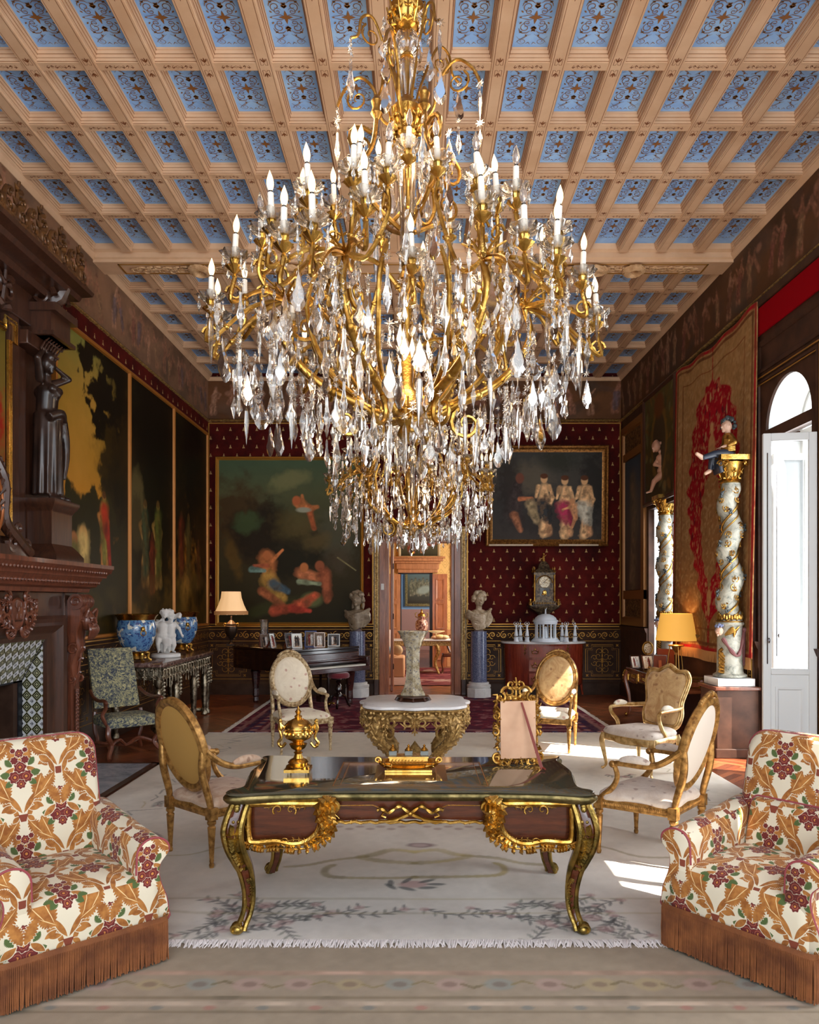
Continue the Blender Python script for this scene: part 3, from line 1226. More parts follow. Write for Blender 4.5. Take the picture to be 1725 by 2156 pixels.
dd = dado_run((XL, YB, 0), (1, 0, 0), DX0 - .2 - XL)
struct('baseboard_back', dd, W_DADO)
dd = dado_run((DX1 + .2, YB, 0), (1, 0, 0), XR - DX1 - .2)
struct('baseboard_back', dd, W_DADO)
dd = dado_run((XL, 8.55, 0), (0, 1, 0), YB - 8.55)
struct('baseboard_left', dd, W_DADO)
for (a, b) in ((15 - .3, 13.0), (11.6, 8.75), (7.5, 4.2), (2.9, Y0)):
    struct('baseboard_right', dado_run((XR, a, 0), (0, -1, 0), a - b), W_DOORBR)
gl = MB()
gilt_dado((XL, YB, 0), U_B, DX0 - .22 - XL, gl)
gilt_dado((DX1 + .22, YB, 0), U_B, XR - DX1 - .22, gl)
gilt_dado((XL, 8.6, 0), U_L, YB - 8.6, gl)
struct('trim_12', gl, GILTLINE, smooth=False)

# door case in the back wall: carved gilt border and oak lining
dc = MB()
for x in (DX0 - .02, DX1 + .02):
    s = -1 if x < 0 else 1
    dc.box(x, YB - .09, 0, x + s * .13, YB, DZ + .12)
dc.box(DX0 - .15, YB - .09, DZ + .0, DX1 + .15, YB, DZ + .13)
struct('trim_13', dc, W_RED, bevel=.01)
dc = MB()
for s, x in ((-1, DX0 - .15), (1, DX1 + .15)):
    dc.box(x, YB - .13, 0, x + s * .10, YB, DZ + .25)
dc.box(DX0 - .25, YB - .13, DZ + .13, DX1 + .25, YB, DZ + .25)
struct('trim_14', dc, W_DARK, bevel=.012)
dc = MB()
for s, x in ((-1, DX0 - .2), (1, DX1 + .2)):
    dc.box(x - .03, YB - .145, .3, x + .03, YB - .12, DZ + .22, 0)
    for i in range(80):
        dc.ell((x, YB - .145, .34 + i * .0355), (.018, .008, .016), 6, 4)
    dc.box(x + s * .047, YB - .14, .3, x + s * .058, YB - .12, DZ + .25)
    dc.box(x - s * .052, YB - .14, .3, x - s * .043, YB - .12, DZ + .19)
dc.box(DX0 - .26, YB - .14, DZ + .235, DX1 + .26, YB - .12, DZ + .25)
dc.box(DX0 - .16, YB - .14, DZ + .14, DX1 + .16, YB - .12, DZ + .15)
struct('trim_15', dc, GILTWOOD)
lin = MB()
lin.box(DX0 - .02, YB - .02, 0, DX0 + .03, YB + .42, DZ)
lin.box(DX1 - .03, YB - .02, 0, DX1 + .02, YB + .42, DZ)
lin.box(DX0, YB - .02, DZ - .03, DX1, YB + .42, DZ + .02)
struct('trim_16', lin, W_RED)
# open door leaf folded against the left lining
t = thing('door_leaf', 'oak door leaf folded back against the left side of the doorway', 'door', (DX0 + .05, YB + .45, 0))
lf = MB().box(0, 0, .01, .05, .62, DZ - .04)
lf.build('panel', W_RED, t, bevel=.006)
hb = MB()
for z in (.5, 1.5, 2.5):
    hb.cap((.058, .0, z - .05), (.058, .0, z + .05), .009, .009)
hb.build('hinge', BLACK_IRON, t)

# light switch
t = tag(MB().box(DX0 - .115, YB - .1, 2.02, DX0 - .055, YB - .088, 2.14).build('light_switch', PLASTIC_W, bevel=.004), 'small white light switch on the left oak door frame', 'switch')

# gilt border of the red cloth on the back wall
rb = MB()
for (x0, x1) in ((XL + .02, DX0 - .27), (DX1 + .27, XR - .02)):
    panel_lines(rb, (x0, YB, ZD + .01), U_B, V_Z, x1 - x0, ZF - ZD - .06, .018, .02)
struct('trim_17', rb, GILTLINE)

# red cloth strip on the left wall above the three big paintings
rs = MB().box(XL, 8.35, ZD, XL + .012, YB, ZF - .03)
struct('wall_left_cloth', rs, DAMASK, smooth=False)
bpy.data.objects['wall_left_cloth'].name = 'trim_18'

# ------------------------------------------------------------------ second and third room
R2 = 21.0
r2 = MB()
r2.box(-3.4, 15.1, 0, -3.2, R2, 5)
r2.box(3.2, 15.1, 0, 3.4, R2, 5)
r2.box(-3.4, 15.1, 4.9, 3.4, R2, 5)
X2a, X2b, Z2 = (845 - VX) / F * R2, (905 - VX) / F * R2, H + (VY - 1208) / F * R2
r2.box(-3.4, R2, 0, X2a, R2 + .3, 5)
r2.box(X2b, R2, 0, 3.4, R2 + .3, 5)
r2.box(X2a, R2, Z2, X2b, R2 + .3, 5)
struct('wall_second_room', r2, YELLOW, smooth=False)
bpy.data.objects['wall_second_room'].name = 'wall_back_second'
w = MB().box(-3.2, R2 - .03, 0, X2a - .36, R2, 1.02).box(X2b + .43, R2 - .03, 0, 3.2, R2, 1.02)
w.box(-3.2, R2 - .05, 0, X2a - .3, R2, .14).box(X2b + .3, R2 - .05, 0, 3.2, R2, .14)
struct('baseboard_second', w, mat('ochre_dado', C((196, 136, 88)), .5))
r3 = MB()
r3.box(-2, R2 + .3, 0, -1.9, 28, 4.2).box(1.9, R2 + .3, 0, 2, 28, 4.2).box(-2, 28, 1.5, 2, 28.1, 4.2).box(-2, R2 + .3, 4.1, 2, 28, 4.2)
struct('wall_back_third', r3, mat('pale_blue_wall', C((150, 172, 190)), .7))
struct('trim_19', MB().box(-2, 27.95, 0, 2, 28.1, 1.5), mat('pink_dado', C((196, 132, 108)), .6))

# hooded cornice over the far door and its case
hc = MB()
y1 = R2
cx = (878 - VX) / F * R2
hw = .66
for (z0, z1, ex, dy) in ((Z2 + .02, Z2 + .12, .0, .12), (Z2 + .12, Z2 + .28, .03, .14), (Z2 + .28, Z2 + .34, .08, .2), (Z2 + .34, Z2 + .42, .14, .28), (Z2 + .42, Z2 + .46, .2, .34)):
    hc.box((830 - VX) / F * y1 + .1 - ex, y1 - dy, z0, (925 - VX) / F * y1 - .04 + ex, y1, z1)
struct('trim_20', hc, W_PINE, bevel=.01)
cs2 = MB()
cs2.box(X2a - .08, y1 - .06, 0, X2a, y1 + .3, Z2 + .05).box(X2b, y1 - .06, 0, X2b + .08, y1 + .3, Z2 + .05).box(X2a - .08, y1 - .06, Z2, X2b + .08, y1 + .3, Z2 + .05)
struct('trim_21', cs2, mat('dark_door_lining', C((52, 40, 40)), .3))


def far_leaf(x0, x1, y, m, lab):
    t = thing('door_leaf', lab, 'door', (x0, y, 0))
    w_ = x1 - x0
    b = MB().box(0, 0, .02, w_, .05, Z2 - .02)
    b.build('board', m, t)
    for (z0, z1) in ((.2, .95), (1.05, 1.75), (1.83, Z2 - .15)):
        f = MB()
        rect_frame(f, (.08, 0, z0), U_B, V_Z, w_ - .16, z1 - z0, [(0, 0), (0, .02), (.02, .02), (.05, .0), (.05, -.002)])
        f.build('panel_moulding', m, t)


far_leaf((818 - VX) / F * 20.6, (843 - VX) / F * 20.6, 20.6, W_PINE, 'pale oak door leaf standing open left of the far doorway')
far_leaf((911 - VX) / F * 20.6, (942 - VX) / F * 20.6, 20.6, W_RED, 'darker red oak door leaf standing open right of the far doorway')

# painting over the far door
p = Paint(1.05, .62, 90, 31)
p.grad([(0, (60, 56, 40)), (1, (96, 92, 70))])
p.blob(.3, .25, .1, .16, (130, 60, 44), .6); p.fig(.35, .1, .4, (190, 120, 84), (150, 50, 40)); p.fig(.6, .12, .38, (190, 130, 90), (70, 80, 90)); p.blob(.85, .4, .14, .1, (160, 60, 50), .6)
p.age()
t = thing('overdoor_painting', 'small dark scalloped painting above the far door hood', 'painting', ((843 - VX) / F * 20.95, 20.93, H + (VY - 1172) / F * 20.95))
p.mesh('canvas', (0, 0, 0), (1, 0, 0), (0, 0, 1), CANVAS, t)
f = MB(); rect_frame(f, (-.05, .01, -.05), U_B, V_Z, 1.15, .72, [(0, 0), (0, .03), (.03, .045), (.07, .02), (.07, 0)]); f.build('frame', mat('cream_frame', C((196, 170, 128)), .5), t)

# painting and dark chair shape in the third room
p = Paint(1.0, 1.25, 60, 33)
p.grad([(0, (70, 52, 36)), (.5, (110, 100, 76)), (1, (120, 130, 120))])
for i in range(6): p.fig(.15 + i * .14, .3 + .05 * (i % 2), .6, (170, 140, 100), (120, 104, 72), k=.7)
p.blob(.6, .5, .25, .14, (186, 172, 140), .5, .3); p.age()
t = thing('wall_painting', 'gilt framed figure painting glimpsed in the third room', 'painting', (-.34, 27.9, H + (VY - 1265) / F * 27.9 - .1))
p.mesh('canvas', (0, -.01, 0), (1, 0, 0), (0, 0, 1), CANVAS, t)
f = MB(); rect_frame(f, (-.1, .02, -.1), U_B, V_Z, 1.2, 1.45, [(0, 0), (0, .06), (.05, .08), (.11, .02), (.11, 0)]); f.build('frame', GILTWOOD, t)

# yellow room: mirror edge, console table, vases, shells, chairs
t = thing('console_table', 'gilt console table with pale marble top in the yellow room', 'table', ((905 - VX) / F * 19, 18.9, 0))
tz = .86
MB().box(-.95, -.3, tz - .035, .75, .3, tz).build('table_top', WHITE_MARBLE, t, bevel=.008)
MB().box(-.9, -.26, tz - .16, .68, .26, tz - .035).build('apron', GILTWOOD, t, bevel=.01)
for sx in (-.82, .16):
    q = MB().tube(bez([(sx, -.2, tz - .1), (sx + .05, -.24, tz - .3), (sx - .03, -.2, .3), (sx + .06, -.26, .02)], 5), [lerp(.06, .03, i / 15) for i in range(16)], 8)
    q.build('leg', GILTWOOD, t)
t = thing('covered_vase', 'large red and white covered vase with gilt handles in the yellow room', 'vase', ((888 - VX) / F * 18.8, 18.8, tz))
MB().lathe([(.08, 0), (.1, .02), (.07, .05), (.13, .2), (.16, .34), (.14, .44), (.08, .5), (.09, .55), (.1, .57)], 20).build('body', mat('red_white_porcelain', C((150, 84, 66)), .3, fn=speck(C((110, 50, 40)), C((196, 160, 140)), 26, .45, .55)), t)
MB().lathe([(.1, .57), (.09, .62), (.03, .66), (.02, .7), (.03, .72), (.0, .76)], 16).build('lid', GOLD_D, t)
for s in (-1, 1):
    MB().tube([(s * .08, 0, .52), (s * .15, 0, .56), (s * .16, 0, .64), (s * .11, 0, .66)], .014, 6).build('handle', GILTWOOD, t)
t = thing('footed_dish', 'pale footed dish on the marble table in the yellow room', 'dish', ((918 - VX) / F * 19, 18.97, tz))
MB().lathe([(.07, 0), (.06, .01), (.02, .03), (.02, .13), (.1, .15), (.22, .19), (.22, .2), (.1, .165)], 20).build('bowl', mat('cream_porcelain', C((214, 186, 140)), .35), t)
random.seed(9)
for i, (x, r, c, lb) in enumerate(((915, .07, (214, 170, 130), 'round cream shell beside the footed dish'), (924, .09, (224, 192, 132), 'large spiky yellow shell in the middle of the marble table'), (934, .08, (222, 190, 140), 'long yellow shell at the right end of the marble table'))):
    m = MB().ell((0, 0, r * .7), (r * 1.5, r, r * .7), 12, 8)
    for k in range(6):
        a = k * 1.05
        m.cap((0, 0, r * .7), (r * 1.6 * math.cos(a), 0, r * .7 + r * .8 * math.sin(a) ** 2), r * .3, r * .08, 6)
    tag(m.build('sea_shell', mat('shell_%s' % i, C(c), .4), loc=((x - VX) / F * 18.7 + .02, 18.66, tz)), lb, 'shell', 'sea shells on the marble table')
t = thing('sofa', 'pale sofa with blue and cream cushions left in the yellow room', 'sofa', ((815 - VX) / F * 18, 18.2, 0))
MB().box(-.5, -.35, .0, .42, .35, .5).build('seat', mat('sofa_peach', C((204, 150, 108)), .8), t, bevel=.04)
MB().box(-.5, .2, .5, .1, .4, 1.12).build('backrest', mat('sofa_floral', C((214, 188, 176)), .8), t, bevel=.08)
for k, (x, c) in enumerate(((-.02, (150, 176, 190)), (.25, (208, 176, 130)), (-.3, (216, 208, 196)))):
    tag(MB().ell((0, 0, 0), (.13, .07, .13), 14, 8).build('cushion', mat('cushion_%d' % k, C(c), .8), loc=((815 - VX) / F * 18 + x, 17.98, .64 + .0 * k), rot=(.3, .2 * k, 0)),
        ('pale blue cushion on the sofa in the yellow room', 'tan cushion at the right of the sofa in the yellow room', 'cream cushion at the left of the sofa in the yellow room')[k], 'cushion', 'cushions on the far sofa')
t = thing('side_chair', 'dark walnut chair partly seen at the right of the yellow room', 'chair', ((950 - VX) / F * 19, 19.0, 0))
MB().box(-.22, -.22, .42, .25, .22, .5).build('seat', W_MAH, t, bevel=.03)
for sx, sy in ((-.2, -.2), (.22, -.2), (-.2, .2), (.22, .2)):
    MB().tube(bez([(sx, sy, .42), (sx - .03, sy - .02, .25), (sx, sy, .1), (sx - .03, sy - .04, .0)], 4), [.03, .03, .027, .024, .02, .02, .018, .017, .016, .016, .018, .02, .024], 7).build('leg', W_MAH, t)
MB().tube(bez([(.0, .2, .48), (-.08, .25, .7), (.0, .27, .95)], 5), .03, 8).build('backrest', W_MAH, t)
t = thing('wall_mirror', 'narrow scalloped silver mirror on the right of the yellow wall', 'mirror', ((954 - VX) / F * 20.9, 20.93, 1.85))
MB().box(0, -.01, 0, .5, .02, 1.5).build('glass', mat('mirror', C((170, 160, 150)), .05, 1.0), t)
f = MB()
for i in range(24):
    f.ell((.0 + .012 * math.sin(i * 1.3), -.03, .03 + i * .062), (.03, .02, .04), 8, 5)
f.build('frame', SILVER, t)

# persian rug of the second room
p = Paint(5.2, 4.2, 24, 44)
p.grad([(0, (120, 60, 60)), (1, (120, 60, 60))])
p.lay((p.n2 > .52) * 1.0, (84, 28, 36), .8); p.lay((p.n1 > .62) * 1.0, (180, 150, 136), .6)
tag(p.mesh('persian_rug', (-2.6, 16.2, .012), (1, 0, 0), (0, 1, 0), WEAVE), 'worn red and pink persian rug beyond the doorway', 'rug')
# small glowing far chandelier
t = thing('chandelier', 'small crystal chandelier glowing in the third room', 'chandelier', ((878 - VX) / F * 25, 25, 2.7))
MB().lathe([(.01, .9), (.01, .5), (.05, .48), (.05, .4), (.12, .3), (.1, .1), (.01, 0)], 10).build('stem', CRYSTAL, t)
m = MB()
for i in range(10):
    a = i * PI / 5
    m.ell((.26 * math.cos(a), .26 * math.sin(a), .42), (.018, .018, .045), 6, 5)
m.build('bulb', BULB, t)
m = MB()
for i in range(70):
    a = random.random() * 6.28; r = random.uniform(.05, .3)
    m.lathe([(.0, .1), (.016, .05), (.0, 0)], 4, (r * math.cos(a), r * math.sin(a), .3 - .0 * r + random.uniform(-.25, .05)), cap=False)
tag(m.build('crystal_drop', CRYSTAL, t, smooth=False), kind='stuff')

# ------------------------------------------------------------------ french windows on the right
# far window: transom, frame, glass
def strut_box(mb, *a): return mb.box(*a)


wf = MB()
a, b = 11.7, 12.98
xg = XR + .42
for y in (a, (a + b) / 2 - .04, b - .07):
    wf.box(xg - .03, y, .02, xg + .03, y + .07, 3.36)
for z in (.02, 1.0, 2.86, 3.29):
    wf.box(xg - .03, a, z, xg + .03, b, z + .07)
struct('window_1', wf, WHITE_PAINT)
g_ = MB().box(xg - .004, a, .1, xg + .004, b, 3.3)
struct('window_1_glass', g_, WINDOW_GLASS).name = 'window_2'
# near window: fanlight bars, transom
a, b = 7.62, 8.62
cy, r = (a + b) / 2, (b - a) / 2
wf = MB()
pts = [(xg, cy - (r - .03) * math.cos(PI * i / 20), 3.74 + (r - .03) * math.sin(PI * i / 20)) for i in range(21)]
wf.tube(pts, .032, 6)
wf.box(xg - .03, a, 3.62, xg + .03, b, 3.74)
wf.box(xg - .03, a, .1, xg + .03, a + .06, 3.7).box(xg - .03, b - .06, .1, xg + .03, b, 3.7)
struct('window_3', wf, WHITE_PAINT)
# white linings of the near embrasure
wl_ = MB().box(XR + .02, b - .012, .1, XO, b, 3.62).box(XR + .02, a, .1, XO, a + .012, 3.62).box(XR + .12, a, .1, XO, b, .13)
n = 24
for i in range(n):
    p0 = (cy - (r - .002) * math.cos(PI * i / n), 3.74 + (r - .002) * math.sin(PI * i / n)); p1 = (cy - (r - .002) * math.cos(PI * (i + 1) / n), 3.74 + (r - .002) * math.sin(PI * (i + 1) / n))
    wl_.add([(XR + .03, p0[0], p0[1]), (XR + .03, p1[0], p1[1]), (XO, p1[0], p1[1]), (XO, p0[0], p0[1])], [(0, 1, 2, 3)])
struct('trim_22', wl_, WHITE_PAINT)
# third window frame (beside the camera)
wf = MB()
for y in (3.0, 3.54, 4.08):
    wf.box(xg - .03, y, .1, xg + .03, y + .07, 3.9)
for z in (.1, 1.0, 3.1, 3.83):
    wf.box(xg - .03, 3.0, z, xg + .03, 4.15, z + .07)
struct('window_4', wf, WHITE_PAINT)


def leaf(name, p0, p1, z0, z1, lab, glass_from):
    """french window leaf between two floor points"""
    p0, p1 = Vector(p0), Vector(p1)
    d = p1 - p0
    L = d.length
    t = thing(name, lab, 'window', (p0.x, p0.y, 0), math.atan2(d.y, d.x))
    s = .075
    f = MB().box(0, -.025, z0, s, .025, z1).box(L - s, -.025, z0, L, .025, z1).box(s, -.025, z1 - s, L - s, .025, z1).box(s, -.025, glass_from - .06, L - s, .025, glass_from)
    f.build('frame', WHITE_PAINT, t, bevel=.006)
    q = MB().box(s, -.012, z0, L - s, .012, glass_from - .06)
    rect_frame(q, (s + .04, -.012, z0 + .1), U_B, V_Z, L - 2 * s - .08, glass_from - z0 - .28, [(0, 0), (0, .012), (.02, .012), (.035, 0)])
    q.build('lower_panel', WHITE_PAINT, t)
    MB().box(s, -.003, glass_from, L - s, .003, z1 - s).build('glass', WINDOW_GLASS, t)
    h = MB().cap((s * .5, -.025, 1.42), (s * .5, -.075, 1.42), .009, .009)
    h.ell((s * .5, -.085, 1.42), (.014, .014, .028), 10, 6)
    h.build('handle', STEEL, t)
    b_ = MB().cap((s * .5, -.03, glass_from + .05), (s * .5, -.03, z1 - .2), .006, .006, 6)
    b_.build('espagnolette', STEEL, t)
    return t


leaf('window_leaf', (3.44, 7.56, 0), (3.93, 7.47, 0), .145, 3.47, 'white french window leaf opened into the room, nearest the camera', 1.14)
leaf('window_leaf', (4.02, 8.585, 0), (4.44, 8.56, 0), .145, 3.47, 'white french window leaf opened behind the nearer one, seen through its glass', 1.14)

# carved surround of the near window bay, valance and panelling above
sr = MB()
for y in (8.92, 7.08):
    sr.box(XR - .05, y - .06, .0, XR, y + .06, 5.24)
sr.box(XR - .05, 7.08, 5.18, XR, 8.92, 5.27)
struct('trim_23', sr, W_DOORBR, bevel=.01)
sg = MB()
for i in range(130):
    for y in (8.92, 7.08):
        sg.ell((XR - .052, y + .012 * math.sin(i * 1.1), .3 + i * .0375), (.008, .018, .014), 6, 4)
for y in (8.87, 8.975, 7.13, 7.02):
    sg.box(XR - .056, y - .004, .1, XR - .048, y + .004, 5.18)
struct('trim_24', sg, GILTLINE)
t = tag(MB().box(XR - .03, 7.15, 4.86, XR - .005, 8.85, 5.17).build('valance', RED_CLOTH, bevel=.003), 'crimson cloth valance strip high above the near window', 'valance')
pl = MB()
rect_frame(pl, (XR, 8.80, 4.42), U_R, V_Z, 1.6, .36, [(0, 0), (0, .02), (.03, .02), (.06, .004), (.06, 0)])
rect_frame(pl, (XR, 8.80, .1), U_R, V_Z, 1.32, 4.24, [(0, 0), (0, .012), (.02, .02), (.035, .02), (.04, .0)])
struct('trim_25', pl, W_DOORBR)
pl = MB()
pl.box(XR - .022, 7.1, 4.36, XR - .015, 8.85, 4.375).box(XR - .022, 7.5, 4.28, XR - .015, 8.8, 4.292)
pl.box(XR - .022, 7.43, .3, XR - .015, 7.445, 4.34)
struct('trim_26', pl, GILTLINE)

# panelled pilaster with gilt frame at the back of the right wall
pp = MB()
pa = ((1352 - VX))
ya, yb = 13.1, 14.55
rect_frame(pp, (XR, yb, 1.36), U_R, V_Z, yb - ya, 3.72, [(0, 0), (0, .05), (.1, .06), (.14, .06), (.16, .02), (.16, 0)])
pp.box(XR - .05, ya, 4.42, XR, yb, 4.56).box(XR - .05, ya, 1.84, XR, yb, 2.0)
struct('trim_27', pp, mat('gilded_panel_frame', C((140, 92, 42)), .4, .3))
p = Paint(1.1, 2.4, 40, 77)
p.grad([(0, (92, 72, 60)), (.5, (90, 84, 80)), (1, (66, 80, 92))])
p.line([(.5, 0), (.6, 1.2), (.5, 2.0)], .2, (130, 108, 80), 1.2, .6); p.line([(.4, .2), (.5, 1.0)], .1, (150, 120, 96), 1, .5); p.age()
t = thing('panel_painting', 'tall dusky blue painted panel in gilt pilaster beside the far window', 'painting', (XR - .02, yb - .18, 2.01))
p.mesh('canvas', (0, 0, 0), (0, -1, 0), (0, 0, 1), CANVAS, t)
p = Paint(1.1, .5, 50, 78); p.grad([(0, (60, 40, 26)), (1, (80, 54, 34))]); p.lay((p.n2 > .55) * 1., (140, 104, 64), .8); p.age()
for z, l in ((4.57, 'small carved dark panel at the top of the gilt pilaster'), (1.42, 'small carved dark panel at the foot of the gilt pilaster')):
    t = thing('panel_painting', l, 'painting', (XR - .02, yb - .18, z))
    p.mesh('canvas', (0, 0, 0), (0, -1, 0), (0, 0, 1), CANVAS, t)

# painted cartouche over the far window
p = Paint(1.5, 1.78, 60, 55)
p.grad([(0, (64, 52, 28)), (1, (96, 88, 48))])
for i in range(80):
    random.seed(i); p.blob(random.uniform(0, 1.5), random.uniform(0, 1.78), random.uniform(.04, .12), random.uniform(.03, .09), random.choice(((110, 84, 40), (60, 72, 44), (140, 96, 44), (84, 56, 30), (128, 120, 80))), .5, random.uniform(0, 3), .6, .6)
p.blob(.75, .9, .42, .6, (130, 96, 44), .15, 0, .9, .15); p.blob(.75, .9, .32, .5, (66, 58, 44), .1, 0, .9)
p.blob(.75, 1.5, .25, .2, (112, 66, 34), .4); p.age()
t = thing('wall_painting', 'olive and ochre cartouche painting hung above the far window', 'painting', (XR - .04, 13.02, 3.47))
p.mesh('canvas', (-.01, 0, 0), (0, -1, 0), (0, 0, 1), CANVAS, t)
f = MB(); rect_frame(f, (.0, .06, -.06), U_R, V_Z, 1.62, 1.86, [(0, 0), (0, .03), (.03, .045), (.07, .02), (.07, 0)]); f.build('frame', W_DARK, t)
# ------------------------------------------------------------------ rugs
def fl(px, py, z=0.0):
    D = F * (H - z) / (py - VY)
    return ((px - VX) / F * D, D)


RX0, RX1, RY0, RY1 = -2.83, 3.1, 4.0, 10.3
p = Paint(RX1 - RX0, RY1 - RY0, 96, 12)
p.grad([(0, (208, 202, 194)), (.35, (214, 207, 196)), (1, (224, 214, 196))])
p.lay((p.n1 - .5) * 3, (190, 178, 160), .35)
p.lay((p.n2 - .55) * 3, (170, 160, 146), .3)
p.c *= (.93 + .14 * fbm(p.ny, p.nx, 110, 8))[..., None]


def rp(px, py):
    x, y = fl(px, py)
    return (x - RX0, y - RY0)


def rline(pts, r, col, k=.8):
    p.line([(a[0], a[1]) for a in bez([(q[0], q[1], 0) for q in [rp(*t) for t in pts]], 4)], r, col, .8, k)


olive, ink, rose, plum = (164, 150, 108), (84, 84, 86), (182, 148, 144), (112, 84, 92)
for s in (1, -1):
    def X(x): return 873 + s * (x - 873)
    rline([(X(873), 1856), (X(960), 1856), (X(1040), 1854), (X(1062), 1846), (X(1058), 1834), (X(1042), 1828)], .022, olive, .8)
    rline([(X(873), 1800), (X(920), 1796), (X(960), 1806), (X(985), 1812), (X(940), 1820), (X(873), 1824)], .03, (178, 166, 120), .7)
    rline([(X(770), 1810), (X(700), 1818), (X(650), 1828), (X(600), 1832)], .02, olive, .7)
    rline([(X(560), 1780), (X(480), 1790), (X(400), 1810), (X(330), 1812)], .014, olive, .6)
    r_ = random.Random(3)
    for (cx, cy, w) in ((700, 1930, 90), (600, 1950, 100), (500, 1940, 90), (560, 1915, 60), (470, 1965, 60), (640, 1700, 70), (560, 1660, 50), (360, 1690, 60), (280, 1760, 60), (430, 1640, 40)):
        for k in range(3):
            a0 = r_.uniform(-.5, .5) + k * 2.1; pa = rp(X(cx), cy); pts = [pa]; L = w / 400
            for j in range(6):
                pa = (pa[0] + s * L * .34 * math.cos(a0), pa[1] + L * .22 * math.sin(a0)); a0 += r_.uniform(-.5, .5); pts.append(pa)
                for sg in (-1, 1):
                    th = a0 * s + sg * .8
                    p.blob(pa[0] + .035 * math.cos(th), pa[1] + .035 * math.sin(th), .032, .010, ink if r_.random() < .6 else (126, 128, 118), .7, th, .7)
            p.line(pts, .007, ink, .8, .7)
            p.blob(pa[0], pa[1], .03, .025, rose, .5, 0, .6, .4)
        q = rp(X(cx), cy); p.blob(q[0], q[1], .05, .04, rose, .5, 0, .55, .4)
    for k in range(16):
        q = rp(X(900 + k * 22), 1748 + (k % 2) * 5); p.blob(q[0], q[1], .035, .03, (168, 148, 140), .5, 0, .7, .3)
q = rp(884, 1786); p.blob(q[0], q[1], .11, .06, plum, .4, 0, .75, .5); p.blob(q[0], q[1], .06, .035, (200, 180, 176), .6, 0, .6)
q = rp(868, 1872); p.blob(q[0], q[1], .09, .055, rose, .4, 0, .8, .3)
for k in range(7):
    a = k * .9; q2 = (q[0] + .15 * math.cos(a), q[1] + .07 * math.sin(a)); p.blob(q2[0], q2[1], .06, .02, (84, 88, 90), .5, a * .6, .75)
for z in (.35, .55):
    p.line([(.3, z), (5.6, z)], .012, olive, 1, .35)
for i in range(26):      # border sprays along the right and left
    r_ = random.Random(i)
    for x0 in (.45, 5.45):
        y = .5 + i * .23
        p.line([(x0, y), (x0 + r_.uniform(-.15, .15), y + .12), (x0 + r_.uniform(-.2, .2), y + .2)], .008, ink if i % 3 else olive, .8, .6)
o = p.mesh('wool_rug', (RX0, RY0, .022), (1, 0, 0), (0, 1, 0), WEAVE)
co = np.zeros(len(o.data.vertices) * 3); o.data.vertices.foreach_get('co', co); co = co.reshape(-1, 3)
wv = (np.abs(p.n1 - .5) * .03 + .006 * np.sin(p.Y * 5 + p.n1 * 9)).ravel()
ed = np.minimum(np.minimum(p.X, p.w - p.X), np.minimum(p.Y, p.h - p.Y)).ravel()
co[:, 2] += np.clip(wv, 0, .02) * np.clip(ed / .2, 0, 1) - .017 * (ed < .001)
o.data.vertices.foreach_set('co', co.ravel()); o.data.update()
o.data.polygons.foreach_set('use_smooth', [True] * len(o.data.polygons))
t = thing('wool_rug', 'large cream wool rug with faded floral sprays under the writing desk', 'rug', (0, 0, 0))
o.name = 'pile'; o.parent = t
random.seed(2)
for (y, s) in ((RY0, -1), (RY1, 1)):
    fr = MB()
    for i in range(900):
        x = lerp(RX0, RX1, i / 900)
        a = random.uniform(-.6, .6)
        fr.tube([(x, y + .01 * -s, .02), (x + a * .02, y + s * .02, .02), (x + a * .05, y + s * random.uniform(.035, .06), .008)], [.005, .006, .003], 4)
    tag(fr.build('fringe', mat('cream_fringe_%d' % s, C((206, 198, 196)), .9), t), kind='stuff')

# foreground carpet
p = Paint(6.95, 5.4, 84, 21)
p.grad([(0, (138, 140, 122)), (.6, (156, 142, 120)), (.82, (160, 146, 128)), (1, (144, 130, 112))])
x0, y0 = -3.1, .0 - .9
p.lay((p.n1 - .45) * 3, (178, 160, 138), .4)
p.lay((p.n2 - .52) * 4, (150, 136, 120), .4)
p.c *= (.88 + .24 * fbm(p.ny, p.nx, 100, 9))[..., None]


def gp_(px, py):
    x, y = fl(px, py)
    return (x - x0, y - y0)


for yy_, col, w in ((3.68, (176, 146, 128), .02), (3.45, (120, 108, 88), .012), (3.40, (186, 168, 150), .02), (3.33, (120, 108, 88), .01), (3.15, (150, 128, 104), .015)):
    p.line([(0, yy_ - y0), (7.2, yy_ - y0)], w, col, .8, .8)
r_ = random.Random(4)
for i in range(30):
    cx = .2 + i * .235
    cy = 3.57 - y0 + .0
    c = r_.choice(((176, 150, 140), (140, 146, 140), (172, 156, 122)))
    p.blob(cx, cy, .07, .055, c, .3, 0, .7, .3)
    p.blob(cx, cy, .035, .025, (120, 100, 92), .4, 0, .6)
    p.line([(cx + .06, cy), (cx + .11, cy + .03 * (-1) ** i), (cx + .17, cy)], .008, (128, 116, 84), .8, .8)
    p.blob(cx + .1, 3.365 - y0, .03, .016, r_.choice(((170, 120, 110), (120, 126, 124))), .4, 0, .7)
for i in range(90):
    cx, cy = r_.uniform(0, 7.2), r_.uniform(1.6, 3.1) - y0
    c = r_.choice(((184, 150, 130), (176, 164, 120), (150, 154, 146), (160, 120, 112)))
    p.blob(cx, cy, r_.uniform(.04, .11), r_.uniform(.03, .07), c, .35, r_.uniform(0, 3), .7, .6)
    p.blob(cx, cy, .03, .02, (128, 96, 86), .4, 0, .6)
    p.line([(cx, cy), (cx + r_.uniform(-.2, .2), cy + r_.uniform(-.1, .1))], .007, (124, 108, 88), .8, .6)
o = p.mesh('floral_carpet', (x0, y0, .008), (1, 0, 0), (0, 1, 0), WEAVE)
tag(o, 'faded beige and pink floral carpet in the foreground under both armchairs', 'rug')

